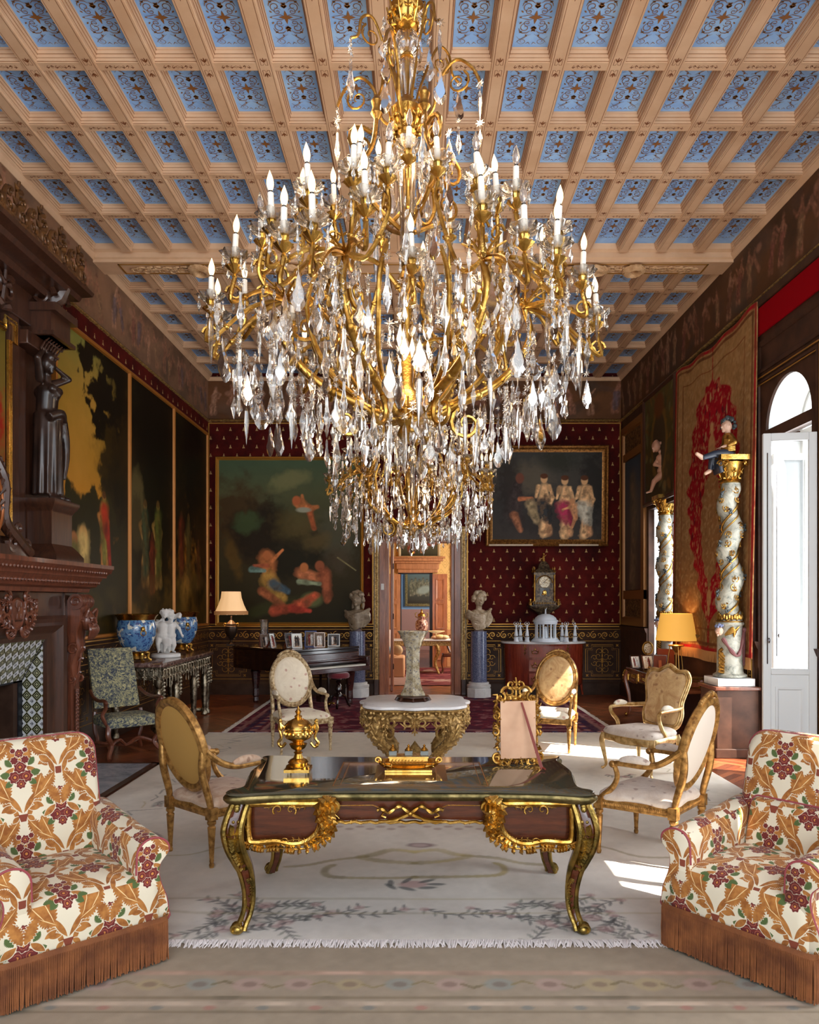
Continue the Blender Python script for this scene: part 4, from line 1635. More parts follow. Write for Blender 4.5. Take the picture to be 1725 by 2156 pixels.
# dark red persian rug at the back
p = Paint(5.3, 4.1, 60, 14)
p.grad([(0, (110, 36, 50)), (1, (110, 36, 50))])
p.lay((p.n2 > .55) * .9, (60, 28, 44), .7); p.lay((p.n2 < .4) * .9, (176, 130, 126), .5)
q2 = ((p.X * 14).astype(int) + (p.Y * 14).astype(int)) % 2
p.lay(q2 * .25, (54, 30, 52), .6)
for d, c, w in ((.12, (150, 110, 104), .03), (.22, (40, 30, 60), .05), (.45, (170, 130, 120), .025), (.52, (50, 24, 40), .03)):
    p.line([(d, d), (5.3 - d, d), (5.3 - d, 4.1 - d), (d, 4.1 - d), (d, d)], w, c, .5, .9)
for i in range(24):
    for y in (.33, 3.77):
        p.blob(.3 + i * .21, y, .05, .05, (184, 140, 130) if i % 2 else (60, 60, 96), .3, 0, .8)
    for x in (.33, 4.97):
        p.blob(x, .3 + i * .155, .05, .05, (184, 140, 130) if i % 2 else (60, 60, 96), .3, 0, .8)
for k in range(9):
    p.blob(2.65, .8 + k * .31, .5 + .4 * (k % 2), .14, (84, 24, 44) if k % 2 else (140, 60, 70), .2, 0, .5, .3)
t = thing('persian_rug', 'dark red persian rug with white fringe behind the marble table', 'rug')
p.mesh('pile', (-2.6, 10.12, .012), (1, 0, 0), (0, 1, 0), WEAVE, t)
for (x, s) in ((-2.6, -1), (2.7, 1)):
    fr = MB()
    for i in range(420):
        y = lerp(10.12, 14.2, i / 420)
        fr.tube([(x, y, .014), (x + s * random.uniform(.05, .09), y + random.uniform(-.03, .03), .006)], [.004, .003], 4)
    tag(fr.build('fringe', mat('white_fringe_%d' % s, C((196, 184, 170)), .9), t), kind='stuff')

# marble hearth
hs = MB()
ys_ = [5.1, 6.0, 6.9, 7.7, 8.37]
for a, b in zip(ys_[:-1], ys_[1:]):
    hs.box(-3.72, a + .003, 0, -3.34, b - .003, .02).box(-3.335, a + .003, 0, -2.93, b - .003, .02)
t = tag(hs.build('hearth_slab', GREY_MARBLE), 'pale grey marble hearth slabs in front of the fireplace', 'hearth')
struct('trim_28', MB().box(-2.93, 5.0, 0, -2.86, 8.42, .021).box(-3.72, 8.37, 0, -2.86, 8.42, .021), W_DARK)


# ------------------------------------------------------------------ floral cloth of the armchairs
def tri():
    """object coordinates laid on the surface from the dominant side"""
    n = E.nt.nodes.new('ShaderNodeTexCoord')
    sp = E.nt.nodes.new('ShaderNodeSeparateXYZ'); E.nt.links.new(n.outputs['Normal'], sp.inputs[0])
    so_ = E.nt.nodes.new('ShaderNodeSeparateXYZ'); E.nt.links.new(n.outputs['Object'], so_.inputs[0])
    nx, ny, nz = [E(sp.outputs[i]).abs() for i in range(3)]
    x, y, z = [E(so_.outputs[i]) for i in range(3)]
    fx = nx.gt(ny.max(nz * .9))
    fz = (nz * .9).gt(nx.max(ny))
    u = x * (fx * -1.0 + 1.0) + y * fx
    v = z * (fz * -1.0 + 1.0) + y * fz
    return u, v


def leaf_d(x, y, cx, cy, a, L, Wd, sc=0.0, nsc=30):
    dx, dy = x - cx, y - cy
    c, s = math.cos(a), math.sin(a)
    t = (dx * (c / L) + dy * (s / L))
    h = (dx * -s + dy * c).abs()
    wd = t * (t * -1.0 + 1.0) * (4 * Wd)
    if sc: wd = wd + (t * nsc).sin().abs() * (t * (t * -1.0 + 1.0)) * (4 * sc)
    return h - wd


def ros(x, y, cx, cy, R, n=7):
    R *= 1.12
    dx, dy = x - cx, y - cy
    r = (dx * dx + dy * dy).sqrt()
    th = dy.atan2(dx)
    return r - (((th * n).cos() * .10 + .90) * R), r


def _floral():
    u, v = tri()
    wob = noise(9, 2, .5)
    u = u + (wob - .5) * .006
    Wc, Hc = .38, .43
    ivory = C((216, 205, 180)); ochre = C((140, 82, 28)); och2 = C((178, 118, 54)); red = C((104, 32, 28)); green = C((76, 94, 46)); rust = C((124, 56, 34))
    col = ivory
    for k in (0, 1):
        x = (u + k * Wc / 2 + .09).mod(Wc) - Wc / 2
        y = (v + k * Hc / 2 + .05).mod(Hc) - Hc / 2
        ax = x.abs()
        lv = [leaf_d(ax, y, .004, -.115, 1.0, .12, .013), leaf_d(ax, y, .05, -.05, .55, .10, .022, .01, 26),
              leaf_d(ax, y, .06, -.04, 1.2, .12, .024, .012, 28), leaf_d(ax, y, .1, -.02, .9, .11, .022, .012, 28),
              leaf_d(ax, y, .03, -.1, .1, .06, .013), leaf_d(ax, y, .02, -.13, -.7, .045, .012), leaf_d(ax, y, .05, -.07, -.5, .06, .013),
              leaf_d(ax, y, .185, -.10, 2.0, .12, .020, .01, 28), leaf_d(ax, y, .10, -.15, .7, .08, .015), leaf_d(ax, y, .15, .12, 2.5, .07, .014, .006, 24), leaf_d(ax, y, .17, .06, 1.9, .09, .012)]
        g = lv[0]
        for q in lv[1:]: g = g.min(q)
        sh = noise(26, 2)
        gold = mixc(ramp_f(sh, .35, .65), ochre, och2)
        col = mixc((g - .0035).edge(.002), col, ivory)
        col = mixc(g.edge(.0015), col, gold)
        vein = lv[2].abs().lt(.0) if False else (leaf_d(ax, y, .06, -.04, 1.2, .12, .002)).min(leaf_d(ax, y, .1, -.02, .9, .1, .002)).min(leaf_d(ax, y, .05, -.05, .55, .09, .002))
        col = mixc(vein.edge(.001), col, C((228, 196, 140)))
        vase = (ax - (y + .16) * .35 - .012).max((y + .14).abs() - .018)
        col = mixc(vase.edge(.0015), col, rust)
        gr = leaf_d(ax, y, .045, .075, .2, .055, .014, .006, 30).min(leaf_d(ax, y, .04, .12, .9, .05, .013, .006, 30)).min(leaf_d(ax, y, .035, .05, -.6, .05, .012, .005, 30))
        col = mixc(gr.edge(.0015), col, green)
        for (cx, cy, R, sym) in ((.027, .066, .03, 1), (0, .115, .029, 0), (.026, .15, .018, 1), (0, .185, .02, 0), (0, .03, .022, 0), (.03, .2, .012, 1)):
            d, r = ros(ax if sym else x, y, cx, cy, R)
            col = mixc((d - .002).edge(.0015), col, ivory)
            col = mixc(d.edge(.0015), col, red)
            if R > .018:
                ring = ((r - R * .55).abs() - .0014)
                col = mixc(ring.edge(.001) * .6, col, C((190, 110, 80)))
                col = mixc((r - R * .22).edge(.002), col, C((196, 130, 60)))
        dots, _ = ros(ax, y, .15, -.15, .012, 3)
        col = mixc(dots.edge(.0015), col, red)
    n = noise(300, 2)
    return dict(color=col, normal=bump(n, .25, .002))


FLORAL = mat('floral_cotton', (.8, .7, .6), .85, sheen=.1, fn=_floral)


def rounded(hw, hh, r, n=6):
    out = []
    for cx, cy, a0 in ((hw - r, hh - r, 0), (-hw + r, hh - r, PI / 2), (-hw + r, -hh + r, PI), (hw - r, -hh + r, 1.5 * PI)):
        for i in range(n + 1):
            a = a0 + PI / 2 * i / n
            out.append((cx + r * math.cos(a), cy + r * math.sin(a)))
    return out


def armchair(loc, rot, label, group, cushion=False):
    t = thing('upholstered_armchair', label, 'armchair', loc, rot, group)
    # seat body: rounded rectangle loops swelling to the crown
    def loop(z, gx, gy, front=0.0, crown=0.0):
        pts = rounded(.375 + gx, .385 + gy, .07)
        return [Vector((a, .385 + b - (front if b < 0 else 0), z + crown * (1 - (a / .4) ** 2) * (1 - (b / .42) ** 2))) for a, b in pts]
    m = MB()
    m.rings([loop(.20, 0, 0), loop(.30, .0, .0), loop(.37, -.005, .0), loop(.41, -.02, -.015), loop(.435, -.05, -.05, 0, .02), loop(.445, -.12, -.12, 0, .03), loop(.45, -.25, -.25, 0, .035)])
    m.build('seat', FLORAL, t, angle=70)
    # arms
    pr = [(.235, .36), (.24, .50), (.245, .565), (.275, .605), (.32, .62), (.365, .61), (.40, .58), (.405, .545), (.385, .52), (.36, .49), (.352, .44), (.365, .38), (.392, .31), (.402, .25), (.402, .20), (.30, .20), (.26, .28)]
    pr2 = [(q.x, q.y) for q in bez([(a, b, 0) for a, b in pr + [pr[0]]], 3)][:-1]
    for s in (-1, 1):
        m = MB()
        n = len(pr2)
        cx_ = sum(a for a, b in pr2) / n; cz_ = sum(b for a, b in pr2) / n
        loops = []
        for (y, k, dz) in ((.018, .93, 0), (.026, .985, 0), (.04, 1.0, 0), (.3, 1, .018), (.55, 1, .045), (.74, 1, .07), (.76, .9, .07)):
            loops.append([(s * (cx_ + (a - cx_) * k), y, cz_ + (b - cz_) * k + dz * (b > .45)) for a, b in pr2])
        m.rings(loops if s > 0 else [l[::-1] for l in loops])
        m.build('armrest', FLORAL, t, angle=60)
        pp_ = MB().tube([(s * a, .026, b) for a, b in pr2[2:46]], .0055, 6)
        pp_.build('piping', PIPING, t)
    # back
    m = MB()
    loops = []
    for (d, k) in ((-.07, .90), (-.06, .97), (-.03, 1.0), (.04, 1.0), (.065, .97), (.075, .9)):
        pts = []
        for a, b in rounded(.315 * k + (0), .36 * k, .1 * k, 7):
            zz = .70 + b
            wx = a * (1.0 + .10 * (zz - .7)) if False else a
            pts.append(Vector((wx, .66 + d + (zz - .4) * .26 - .02 * (1 - (a / .32) ** 2) * (d < 0), zz)))
        loops.append(pts)
    m.rings(loops)
    m.build('backrest', FLORAL, t, angle=60)
    pl_ = []
    for a, b in rounded(.315, .36, .1, 7):
        zz = .70 + b
        pl_.append((a, .66 - .035 + (zz - .4) * .26, zz))
    MB().tube(pl_, .0055, 6, closed=True).build('piping', PIPING, t)
    if cushion:
        m = MB()
        lo = []
        for (d, k) in ((-.055, .75), (-.045, .93), (0, 1), (.04, .93), (.05, .75)):
            lo.append([Vector((a, .585 + d + (b + .13) * .3, .575 + b)) for a, b in rounded(.24 * k, .135 * k, .04 * k)])
        m.rings(lo)
        m.build('lumbar_pad', FLORAL, t, angle=60)
        MB().tube([(a, .585 + (b + .13) * .3, .575 + b) for a, b in rounded(.243, .138, .04)], .005, 6, closed=True).build('piping', PIPING, t)
    # fringe: cords all round and its braid
    fr = MB()
    per = rounded(.392, .402, .03, 2)
    per = [(a, .385 + b) for a, b in per]
    L = 0
    pts = per + [per[0]]
    segs = []
    for a, b in zip(pts[:-1], pts[1:]):
        d = math.hypot(b[0] - a[0], b[1] - a[1]); segs.append(d)
    tot = sum(segs)
    N = int(tot / .0075)
    r_ = random.Random(7)
    for i in range(N):
        s_ = tot * i / N; k = 0
        while s_ > segs[k]: s_ -= segs[k]; k += 1
        a, b = pts[k], pts[k + 1]; q = s_ / segs[k]
        x, y = lerp(a[0], b[0], q), lerp(a[1], b[1], q)
        j = r_.uniform(-.003, .003)
        fr.tube([(x, y, .205), (x + j * .5, y + j, .11), (x + j, y - j, r_.uniform(.008, .02))], [.0035, .0042, .0036], 5, cap=False)
    tag(fr.build('fringe_skirt', FRINGE, t), kind='stuff')
    b = MB()
    b.rings([[Vector((a * 1.0, c, z)) for a, c in per] for z in (.20, .203, .228, .232)], cap=False)
    b.build('braid', FRINGE, t)
    c = MB(); c.rings([[Vector((a * .97, (c_ - .385) * .97 + .385, z)) for a, c_ in per] for z in (.02, .21)])
    c.build('under_lining', W_DARK, t)
    return t


armchair((-1.53, 3.54, .01), math.radians(43.5), 'floral rust-fringed armchair at the left, beside the fireplace', 'floral armchairs in the foreground')
armchair((1.525, 3.67, .01), math.radians(-51), 'floral rust-fringed armchair at the right, with a small lumbar pad', 'floral armchairs in the foreground', True)


# ------------------------------------------------------------------ gilt oval-backed chairs
def silk(name, a, b, pat):
    def fn():
        x, y, z = coords()
        n = noise(7, 5, .7, dist=1.5)
        n2 = noise(24, 4, .6)
        c = ramp(n, [(.35, a), (.62, b)])
        v = E.nt.nodes.new('ShaderNodeTexVoronoi'); v.inputs['Scale'].default_value = 11
        tc = E.nt.nodes.new('ShaderNodeTexCoord'); E.nt.links.new(tc.outputs['Object'], v.inputs['Vector'])
        d = E(v.outputs['Distance'])
        m_ = (d + (n2 - .5) * .5 - .2).edge(.08)
        return dict(color=mixc(m_ * .65, c, pat), normal=bump(n2, .15, .003))
    return mat(name, a, .65, sheen=.2, fn=fn)


SILK_W = silk('white_floral_silk', C((224, 210, 184)), C((236, 224, 200)), C((176, 110, 96)))
SILK_O = silk('ochre_worn_silk', C((176, 132, 82)), C((208, 172, 120)), C((132, 84, 50)))
SILK_G = silk('worn_grey_silk', C((196, 178, 162)), C((214, 200, 186)), C((132, 100, 90)))
SILK_B = silk('worn_brown_silk', C((176, 138, 110)), C((202, 176, 152)), C((122, 78, 58)))
CREAMGILT = mat('cream_and_gilt_wood', C((190, 164, 120)), .4, .35, fn=lambda: dict(
    color=ramp(noise(34, 4), [(.35, C((140, 108, 66))), (.6, C((214, 192, 152)))]), normal=bump(noise(90, 3), .4, .003)))
CHAIRGOLD = mat('antique_gold_wood', C((164, 120, 60)), .38, .6, fn=lambda: dict(
    color=ramp(noise(26, 4), [(.35, C((122, 84, 38))), (.65, C((196, 148, 82)))]), normal=bump(noise(90, 3), .4, .003)))


def turned_leg(mb, x, y, top, s=1.0):
    mb.box(x - .03, y - .03, top - .06, x + .03, y + .03, top + .02)
    mb.lathe([(.0, 0), (.014, .002), (.018, .02), (.013, .035), (.016, .045), (.014, .055)], 12, (x, y, 0))
    mb.lathe([(.014, .05), (.026, top - .13), (.028, top - .11), (.019, top - .1), (.03, top - .085), (.03, top - .07), (.02, top - .06)], 24, (x, y, 0), fn=lambda a, z: 1 - .10 * (math.cos(a * 8) > 0) * (.07 < z < top - .12))


def oval_chair(loc, rot, label, group, frame, silk_f, back_m, seat_m, crest=True):
    t = thing('oval_back_armchair', label, 'chair', loc, rot, group)
    # local: faces -y; seat front at y=-.28, back at y=+.26
    sw, sb = .31, .25
    tilt = math.radians(16)
    oc = Vector((0, .315, .80))
    up = Vector((0, math.sin(tilt), math.cos(tilt)))
    A, B = .245, .315

    def ov(a, k=1.0, d=0.0, e=0.0):
        return oc + Vector(((A * k + e) * math.cos(a), 0, 0)) + up * ((B * k + e) * math.sin(a)) + Vector((0, math.cos(tilt), -math.sin(tilt))) * d
    N = 48
    m = MB()
    loops = []
    for i in range(N + 1):
        a = 2 * PI * i / N
        loops.append([ov(a, 1, d, e) for e, d in ((-.028, -.012), (-.03, -.024), (-.018, -.034), (0, -.028), (.012, -.034), (.026, -.024), (.03, 0), (.026, .02), (-.0, .03), (-.028, .016))])
    m.rings(loops, cap=False)
    for i in range(N * 2):
        m.ell(ov(PI * i / N, 1, -.034, -.002), .0055, 5, 4)
    if crest:
        for i in range(-9, 10):
            a = PI / 2 + i * .06
            m.ell(ov(a, 1, -.01, .036 + .014 * (1 - abs(i) / 9)), (.012, .018, .02), 7, 5)
        for s in (-1, 1):
            m.tube([ov(PI / 2 + s * q, 1, -.01, .05) for q in (0, .1, .2, .32, .45)], [.012, .018, .014, .012, .006], 6)
    m.build('back_frame', frame, t)
    m = MB()
    def dome(sgn, thick):
        lo = []
        for k, d in ((.93, 0), (.9, .5), (.8, .82), (.6, .95), (.3, 1.0), (.02, 1.0)):
            lo.append([ov(2 * PI * i / N, k, sgn * (.008 + thick * d)) for i in range(N)])
        return lo if sgn < 0 else [l[::-1] for l in lo]
    m.rings(dome(-1, .04))
    m.build('back_pad', silk_f, t, angle=60)
    m = MB(); m.rings(dome(1, .006)); m.build('back_panel', back_m, t, angle=60)
    # seat rails
    m = MB()
    fr = [(-sw, -.28), (-.15, -.305), (.15, -.305), (sw, -.28), (sb, .25), (-sb, .25)]
    m.rings([[Vector((x * k, y * k, z)) for x, y in fr] for k, z in ((.97, .325), (1.0, .335), (1.0, .385), (.98, .392))])
    for i in range(44):
        q = i / 44
        for (a, b) in ((fr[0], fr[3]), (fr[3], fr[4]), (fr[4], fr[5]), (fr[5], fr[0])):
            m.ell((lerp(a[0], b[0], q), lerp(a[1], b[1], q) - (.012 * math.sin(PI * q) * 2 if a is fr[0] else 0), .36), (.008, .008, .011), 5, 4)
    m.build('seat_rail', frame, t)
    m = MB()
    fr2 = [(q.x, q.y) for q in bez([(x, y, 0) for x, y in [(-.3, -.27), (0, -.3), (.3, -.27), (.27, 0), (.245, .24), (0, .25), (-.245, .24), (-.27, 0), (-.3, -.27)]], 4)][:-1]
    m.rings([[Vector((x * k, y * k, z)) for x, y in fr2] for k, z in ((.97, .385), (1.0, .405), (.98, .425), (.9, .445), (.7, .465), (.4, .475), (.05, .478))])
    m.build('seat', seat_m, t, angle=60)
    for (x, y) in ((-sw + .01, -.27), (sw - .01, -.27), (-sb, .25), (sb, .25)):
        m = MB(); turned_leg(m, x, y, .38); m.build('leg', frame, t)
    # posts from the seat to the oval, arms and their pads
    for s in (-1, 1):
        m = MB()
        pa_ = [(s * sb, .255, .39), (s * (sb - .005), .268, .46), ov(0 if s > 0 else PI, 1, 0, .0) + Vector((-s * .006, 0, -.16)), ov(0 if s > 0 else PI, 1, 0, .004)]
        q = bez(pa_, 6)
        m.tube(q, [lerp(.019, .026, math.sin(i / len(q) * 2.6)) for i in range(len(q))], 10)
        m.build('back_post', frame, t)
        m = MB()
        st = ov(0 if s > 0 else PI, 1, -.01, .01) + Vector((0, 0, -.02))
        arm = bez([st, (s * .262, .18, .69), (s * .285, .08, .655), (s * .30, -.06, .655), (s * .30, -.14, .65), (s * .30, -.165, .63)], 6)
        m.tube(arm, [lerp(.024, .017, i / len(arm)) for i in range(len(arm))], 8)
        m.ell((s * .30, -.165, .642), (.026, .028, .026), 10, 7)
        m.tube([(s * .30 + s * .0, -.165 + .018 * math.cos(a), .642 + .018 * math.sin(a)) for a in (0, 1, 2, 3, 4, 5)], .009, 6)
        sup = bez([(s * .30, -.15, .63), (s * .292, -.135, .56), (s * .288, -.17, .48), (s * .295, -.25, .40), (s * .30, -.27, .37)], 6)
        m.tube(sup, [lerp(.017, .024, i / len(sup)) for i in range(len(sup))], 8)
        m.build('armrest', frame, t)
        m = MB()
        pd = [Vector((s * .285, .10, .675)), Vector((s * .292, .04, .69)), Vector((s * .298, -.04, .69)), Vector((s * .30, -.11, .675))]
        q = bez(pd, 4)
        m.tube(q, [.03 * math.sin(PI * (i + 1.2) / (len(q) + 1.4)) ** .5 for i in range(len(q))], 10, flat=.85)
        m.build('arm_pad', seat_m, t)
    return t


G = 'gilt oval-backed armchairs'
oval_chair((-1.42, 9.15, .03), math.radians(27), 'gilt oval-backed armchair with white floral silk, left of the marble table', G, CREAMGILT, SILK_W, LINEN, SILK_W)
oval_chair((1.62, 9.25, .03), math.radians(-25), 'gilt oval-backed armchair with ochre silk, right of the marble table', G, CHAIRGOLD, SILK_O, LINEN, SILK_W)
oval_chair((-1.565 + .26 * .65, 5.22 + .26 * .76, .03), math.radians(139.5), 'gilt oval-backed armchair seen from behind, left of the writing desk, with plain yellow back', G, CHAIRGOLD, SILK_O, LINEN_Y, SILK_B, False)
oval_chair((1.885 - .26 * .76, 5.25 + .26 * .64, .03), math.radians(-131), 'gilt oval-backed armchair seen from behind, right of the writing desk, with white linen back', G, CHAIRGOLD, SILK_O, LINEN, SILK_G)


# louis xv armchair with cartouche back
def cartouche_chair(loc, rot, label):
    t = thing('cartouche_armchair', label, 'chair', loc, rot)
    fr = mat('bright_gilt_wood', C((206, 168, 104)), .3, .6, fn=lambda: dict(color=ramp(noise(16, 4), [(.35, C((168, 124, 62))), (.65, C((232, 200, 140)))]), normal=bump(noise(70, 3), .3, .003)))
    tilt = math.radians(14)
    up = Vector((0, math.sin(tilt), math.cos(tilt))); bk = Vector((0, math.cos(tilt), -math.sin(tilt)))
    o = Vector((0, .3, .44))
    out = [(-.2, .02), (-.1, 0), (.1, 0), (.2, .02), (.235, .14), (.215, .27), (.25, .42), (.265, .52), (.22, .6), (.12, .6), (.04, .645), (0, .66), (-.04, .645), (-.12, .6), (-.22, .6), (-.265, .52), (-.25, .42), (-.215, .27), (-.235, .14), (-.2, .02)]
    ol = bez([(a, b, 0) for a, b in out], 4)[:-1]
    def pt(a, b, d, k=1.0):
        return o + Vector((a * k, 0, 0)) + up * (.31 + (b - .31) * k) + bk * d
    m = MB(); m.tube([pt(q.x, q.y, 0) for q in ol], .026, 10, closed=True)
    m.tube([pt(q.x, q.y, -.02, .96) for q in ol], .01, 6, closed=True)
    for i in range(-5, 6): m.ell(pt(i * .018, .66 - abs(i) * .008, -.01), (.016, .016, .022), 8, 5)
    m.build('back_frame', fr, t)
    m = MB(); m.rings([[pt(q.x, q.y, d, k) for q in ol] for k, d in ((.93, 0), (.9, -.035), (.75, -.05), (.4, -.055), (.05, -.055))]); m.build('back_pad', SILK_O, t, angle=60)
    m = MB(); m.rings([[pt(q.x, q.y, d, k) for q in ol][::-1] for k, d in ((.93, 0), (.9, .02), (.3, .025), (.05, .025))]); m.build('back_panel', SILK_O, t, angle=60)
    so_ = bez([(x, y, 0) for x, y in [(-.33, -.24), (-.2, -.3), (0, -.32), (.2, -.3), (.33, -.24), (.3, 0), (.25, .25), (0, .28), (-.25, .25), (-.3, 0), (-.33, -.24)]], 4)[:-1]
    m = MB(); m.rings([[Vector((q.x * k, q.y * k, z - .02 * abs(math.sin(3 * math.atan2(q.y, q.x))) * (z < .36))) for q in so_] for k, z in ((.95, .33), (1.0, .35), (1.0, .38), (.98, .39))]); m.build('seat_rail', fr, t)
    m = MB(); m.rings([[Vector((q.x * k, q.y * k, z)) for q in so_] for k, z in ((.96, .385), (.98, .41), (.93, .44), (.8, .46), (.5, .475), (.05, .478))]); m.build('seat', SILK_G, t, angle=60)
    for (x, y) in ((-.3, -.24), (.3, -.24), (-.24, .24), (.24, .24)):
        sx = 1 if x > 0 else -1; sy = 1 if y > 0 else -1
        q = bez([(x, y, .38), (x + sx * .02, y + sy * .02, .3), (x + sx * .0, y + sy * .0, .15), (x - sx * .01, y - sy * .01, .05), (x + sx * .02, y + sy * .02, .01)], 5)
        MB().tube(q, [lerp(.035, .013, min(1, i / 16)) + (.006 if i > 18 else 0) for i in range(len(q))], 8).build('leg', fr, t)
    for s in (-1, 1):
        m = MB()
        arm = bez([pt(s * .225, .22, 0), (s * .27, .2, .655), (s * .30, .05, .66), (s * .31, -.08, .655), (s * .315, -.13, .64), (s * .30, -.12, .58), (s * .28, -.06, .5), (s * .30, -.02, .4)], 6)
        m.tube(arm, [lerp(.018, .024, abs(i / len(arm) - .5) * 2) for i in range(len(arm))], 8)
        m.build('armrest', fr, t)
        q = bez([(s * .295, .1, .675), (s * .3, 0, .69), (s * .308, -.07, .675)], 5)
        MB().tube(q, [.03 * math.sin(PI * (i + 1.2) / (len(q) + 1.4)) ** .5 for i in range(len(q))], 10).build('arm_pad', SILK_W, t)
    return t


cartouche_chair((2.36, 7.95, .03), math.radians(-55), 'gilt armchair with shield-shaped ochre silk back, sunlit beside the window')

# tapestry armchair beside the fireplace
TAP = mat('blue_tapestry', C((90, 98, 110)), .9, fn=lambda: dict(
    color=ramp(noise(20, 6, .75, dist=2.0), [(.40, C((40, 46, 72))), (.48, C((92, 98, 96))), (.54, C((150, 146, 108))), (.62, C((190, 180, 140)))]), normal=bump(noise(200, 2), .4, .003)))
t = thing('tapestry_armchair', 'high-backed walnut armchair in blue and cream tapestry by the left wall', 'chair', (-3.42, 8.95, 0), math.radians(42))
m = MB(); m.rings([[Vector((a * k, .02 + b * k, z)) for a, b in rounded(.30, .27, .04)] for k, z in ((.97, .36), (1, .38), (1, .44), (.95, .47), (.6, .485), (.05, .49))]); m.build('seat', TAP, t, angle=60)
m = MB()
lo = []
for d, k in ((-.045, .9), (-.035, .99), (.0, 1), (.02, .99), (.025, .9)):
    lo.append([Vector((a * (.95 + .0), .30 + d + (.88 + b * k - .5) * .36, .88 + b * k)) for a, b in rounded(.285 * k, .35, .02)])
m.rings(lo); m.build('backrest', TAP, t, angle=50)
for s in (-1, 1):
    m = MB()
    arm = bez([(s * .29, .36, .74), (s * .31, .2, .68), (s * .32, 0, .66), (s * .325, -.16, .675), (s * .325, -.24, .66), (s * .32, -.22, .63)], 6)
    m.tube(arm, [.022] * len(arm), 8)
    m.build('armrest', W_MAH, t)
    m = MB(); q = bez([(s * .32, -.2, .66), (s * .3, -.16, .58), (s * .33, -.14, .5), (s * .3, -.2, .4)], 5); m.tube(q, .022, 8); m.build('arm_support', W_MAH, t)
    m = MB(); q = bez([(s * .28, -.2, .4), (s * .3, -.24, .28), (s * .25, -.2, .16), (s * .3, -.26, .06), (s * .31, -.3, .02)], 5); m.tube(q, [lerp(.032, .024, i / 20) for i in range(len(q))], 8); m.build('leg', W_MAH, t)
    m = MB(); q = bez([(s * .27, .27, .5), (s * .28, .25, .3), (s * .25, .26, .16), (s * .3, .33, .02)], 5); m.tube(q, .026, 8); m.build('leg', W_MAH, t)
m = MB()
q = bez([(-.28, -.2, .14), (-.12, -.08, .2), (0, .0, .12), (.12, -.08, .2), (.28, -.2, .14)], 6); m.tube(q, .02, 7)
q = bez([(-.27, .26, .14), (-.12, .12, .12), (0, .0, .12), (.12, .12, .12), (.27, .26, .14)], 6); m.tube(q, .02, 7)
m.build('stretcher', W_MAH, t)
# ------------------------------------------------------------------ ornament helpers
def leafy(mb, pts, w, nrm, n=None, r=.35, curl=.5, seg=6, both=True):
    """acanthus-like chain: a stem with pointed lobes leaning forward on both sides"""
    pts = [Vector(p) for p in pts]
    nrm = Vector(nrm).normalized()
    N = len(pts)
    mb.tube(pts, [w * .22 * lerp(1, .5, i / N) for i in range(N)], seg)
    k = n or max(3, N // 2)
    for i in range(k):
        q = (i + .3) / k
        j = min(N - 2, int(q * (N - 1)))
        p = pts[j]
        t = (pts[j + 1] - pts[max(0, j - 1)]).normalized()
        sd = t.cross(nrm).normalized()
        s = w * lerp(1, .55, q)
        for sg in ((1, -1) if both else (1,)):
            tip = p + sd * (sg * s) + t * (s * curl * 1.4) + nrm * (s * .12)
            mid = p + sd * (sg * s * .55) + t * (s * curl * .35) + nrm * (s * .3)
            mb.tube([p, mid, tip], [s * r * .5, s * r, s * r * .15], seg, flat=.75)


def beads(mb, a, b, n, r, seg=6):
    a, b = Vector(a), Vector(b)
    for i in range(n):
        mb.ell(a.lerp(b, (i + .5) / n), r, seg, 4)


def scroll3(mb, c, u, v, r0, r1, a0, turns, w, n=16, seg=6, wt=.4):
    c, u, v = Vector(c), Vector(u), Vector(v)
    mb.tube([c + u * a + v * b for a, b in spiral(0, 0, r0, r1, a0, turns, n)], [w * lerp(1, wt, i / n) for i in range(n + 1)], seg)


# ------------------------------------------------------------------ writing desk
DC = -.035
desk = thing('writing_desk', 'large kingwood writing desk with gilt bronze mounts and glass top in the foreground', 'desk', (DC, 4.52, .025))
hz = .755
half = [(0, -.46), (.35, -.462), (.62, -.475), (.80, -.50), (.90, -.53), (.965, -.525), (.995, -.485), (.985, -.43), (.94, -.385), (.93, -.30), (.955, -.1), (.97, .05), (.955, .25), (.94, .36), (.97, .42), (.985, .46), (.95, .5), (.85, .49), (.6, .46), (0, .455)]
ol = half + [(-a, b) for a, b in half[::-1]][1:-1]
oc_ = [(q.x, q.y) for q in bez([(a, b, 0) for a, b in ol + [ol[0]]], 4)][:-1]


def scal(k, d):
    return [(a - math.copysign(d, a) * min(1, abs(a) / .3), b - math.copysign(d, b) * min(1, abs(b) / .2)) for a, b in oc_]


m = MB()
m.rings([[Vector((a, b, z)) for a, b in scal(1, d)] for d, z in ((.03, .708), (.012, .712), (.006, .72), (.0, .73), (.0, .742), (.006, .75), (.02, .752))])
m.build('table_top', gilt('dull_brass_edge', C((84, 76, 48)), C((136, 120, 78)), .42, .4, 50), desk)
m = MB()
m.rings([[Vector((a, b, z)) for a, b in scal(1, d)] for d, z in ((.016, .752), (.012, .757), (.012, .764), (.015, .766))])
m.build('glass_top', GLASSTOP, desk)
m = MB()
for (w_, h_, t_) in ((.86, .62, .006), (.78, .56, .003), (.3, .36, .003)):
    panel_lines(m, (-w_ / 2, h_ / 2 - .03, .7662), (1, 0, 0), (0, -1, 0), w_, h_, t_, -.0006)
m.build('inlay_line', mat('marquetry_line', C((150, 96, 52)), .3), desk)
m = MB().box(-.21, -.22, .7661, .21, .2, .7664)
m.build('marquetry_field', mat('marquetry_field', C((104, 72, 44)), .1, coat=.8), desk)

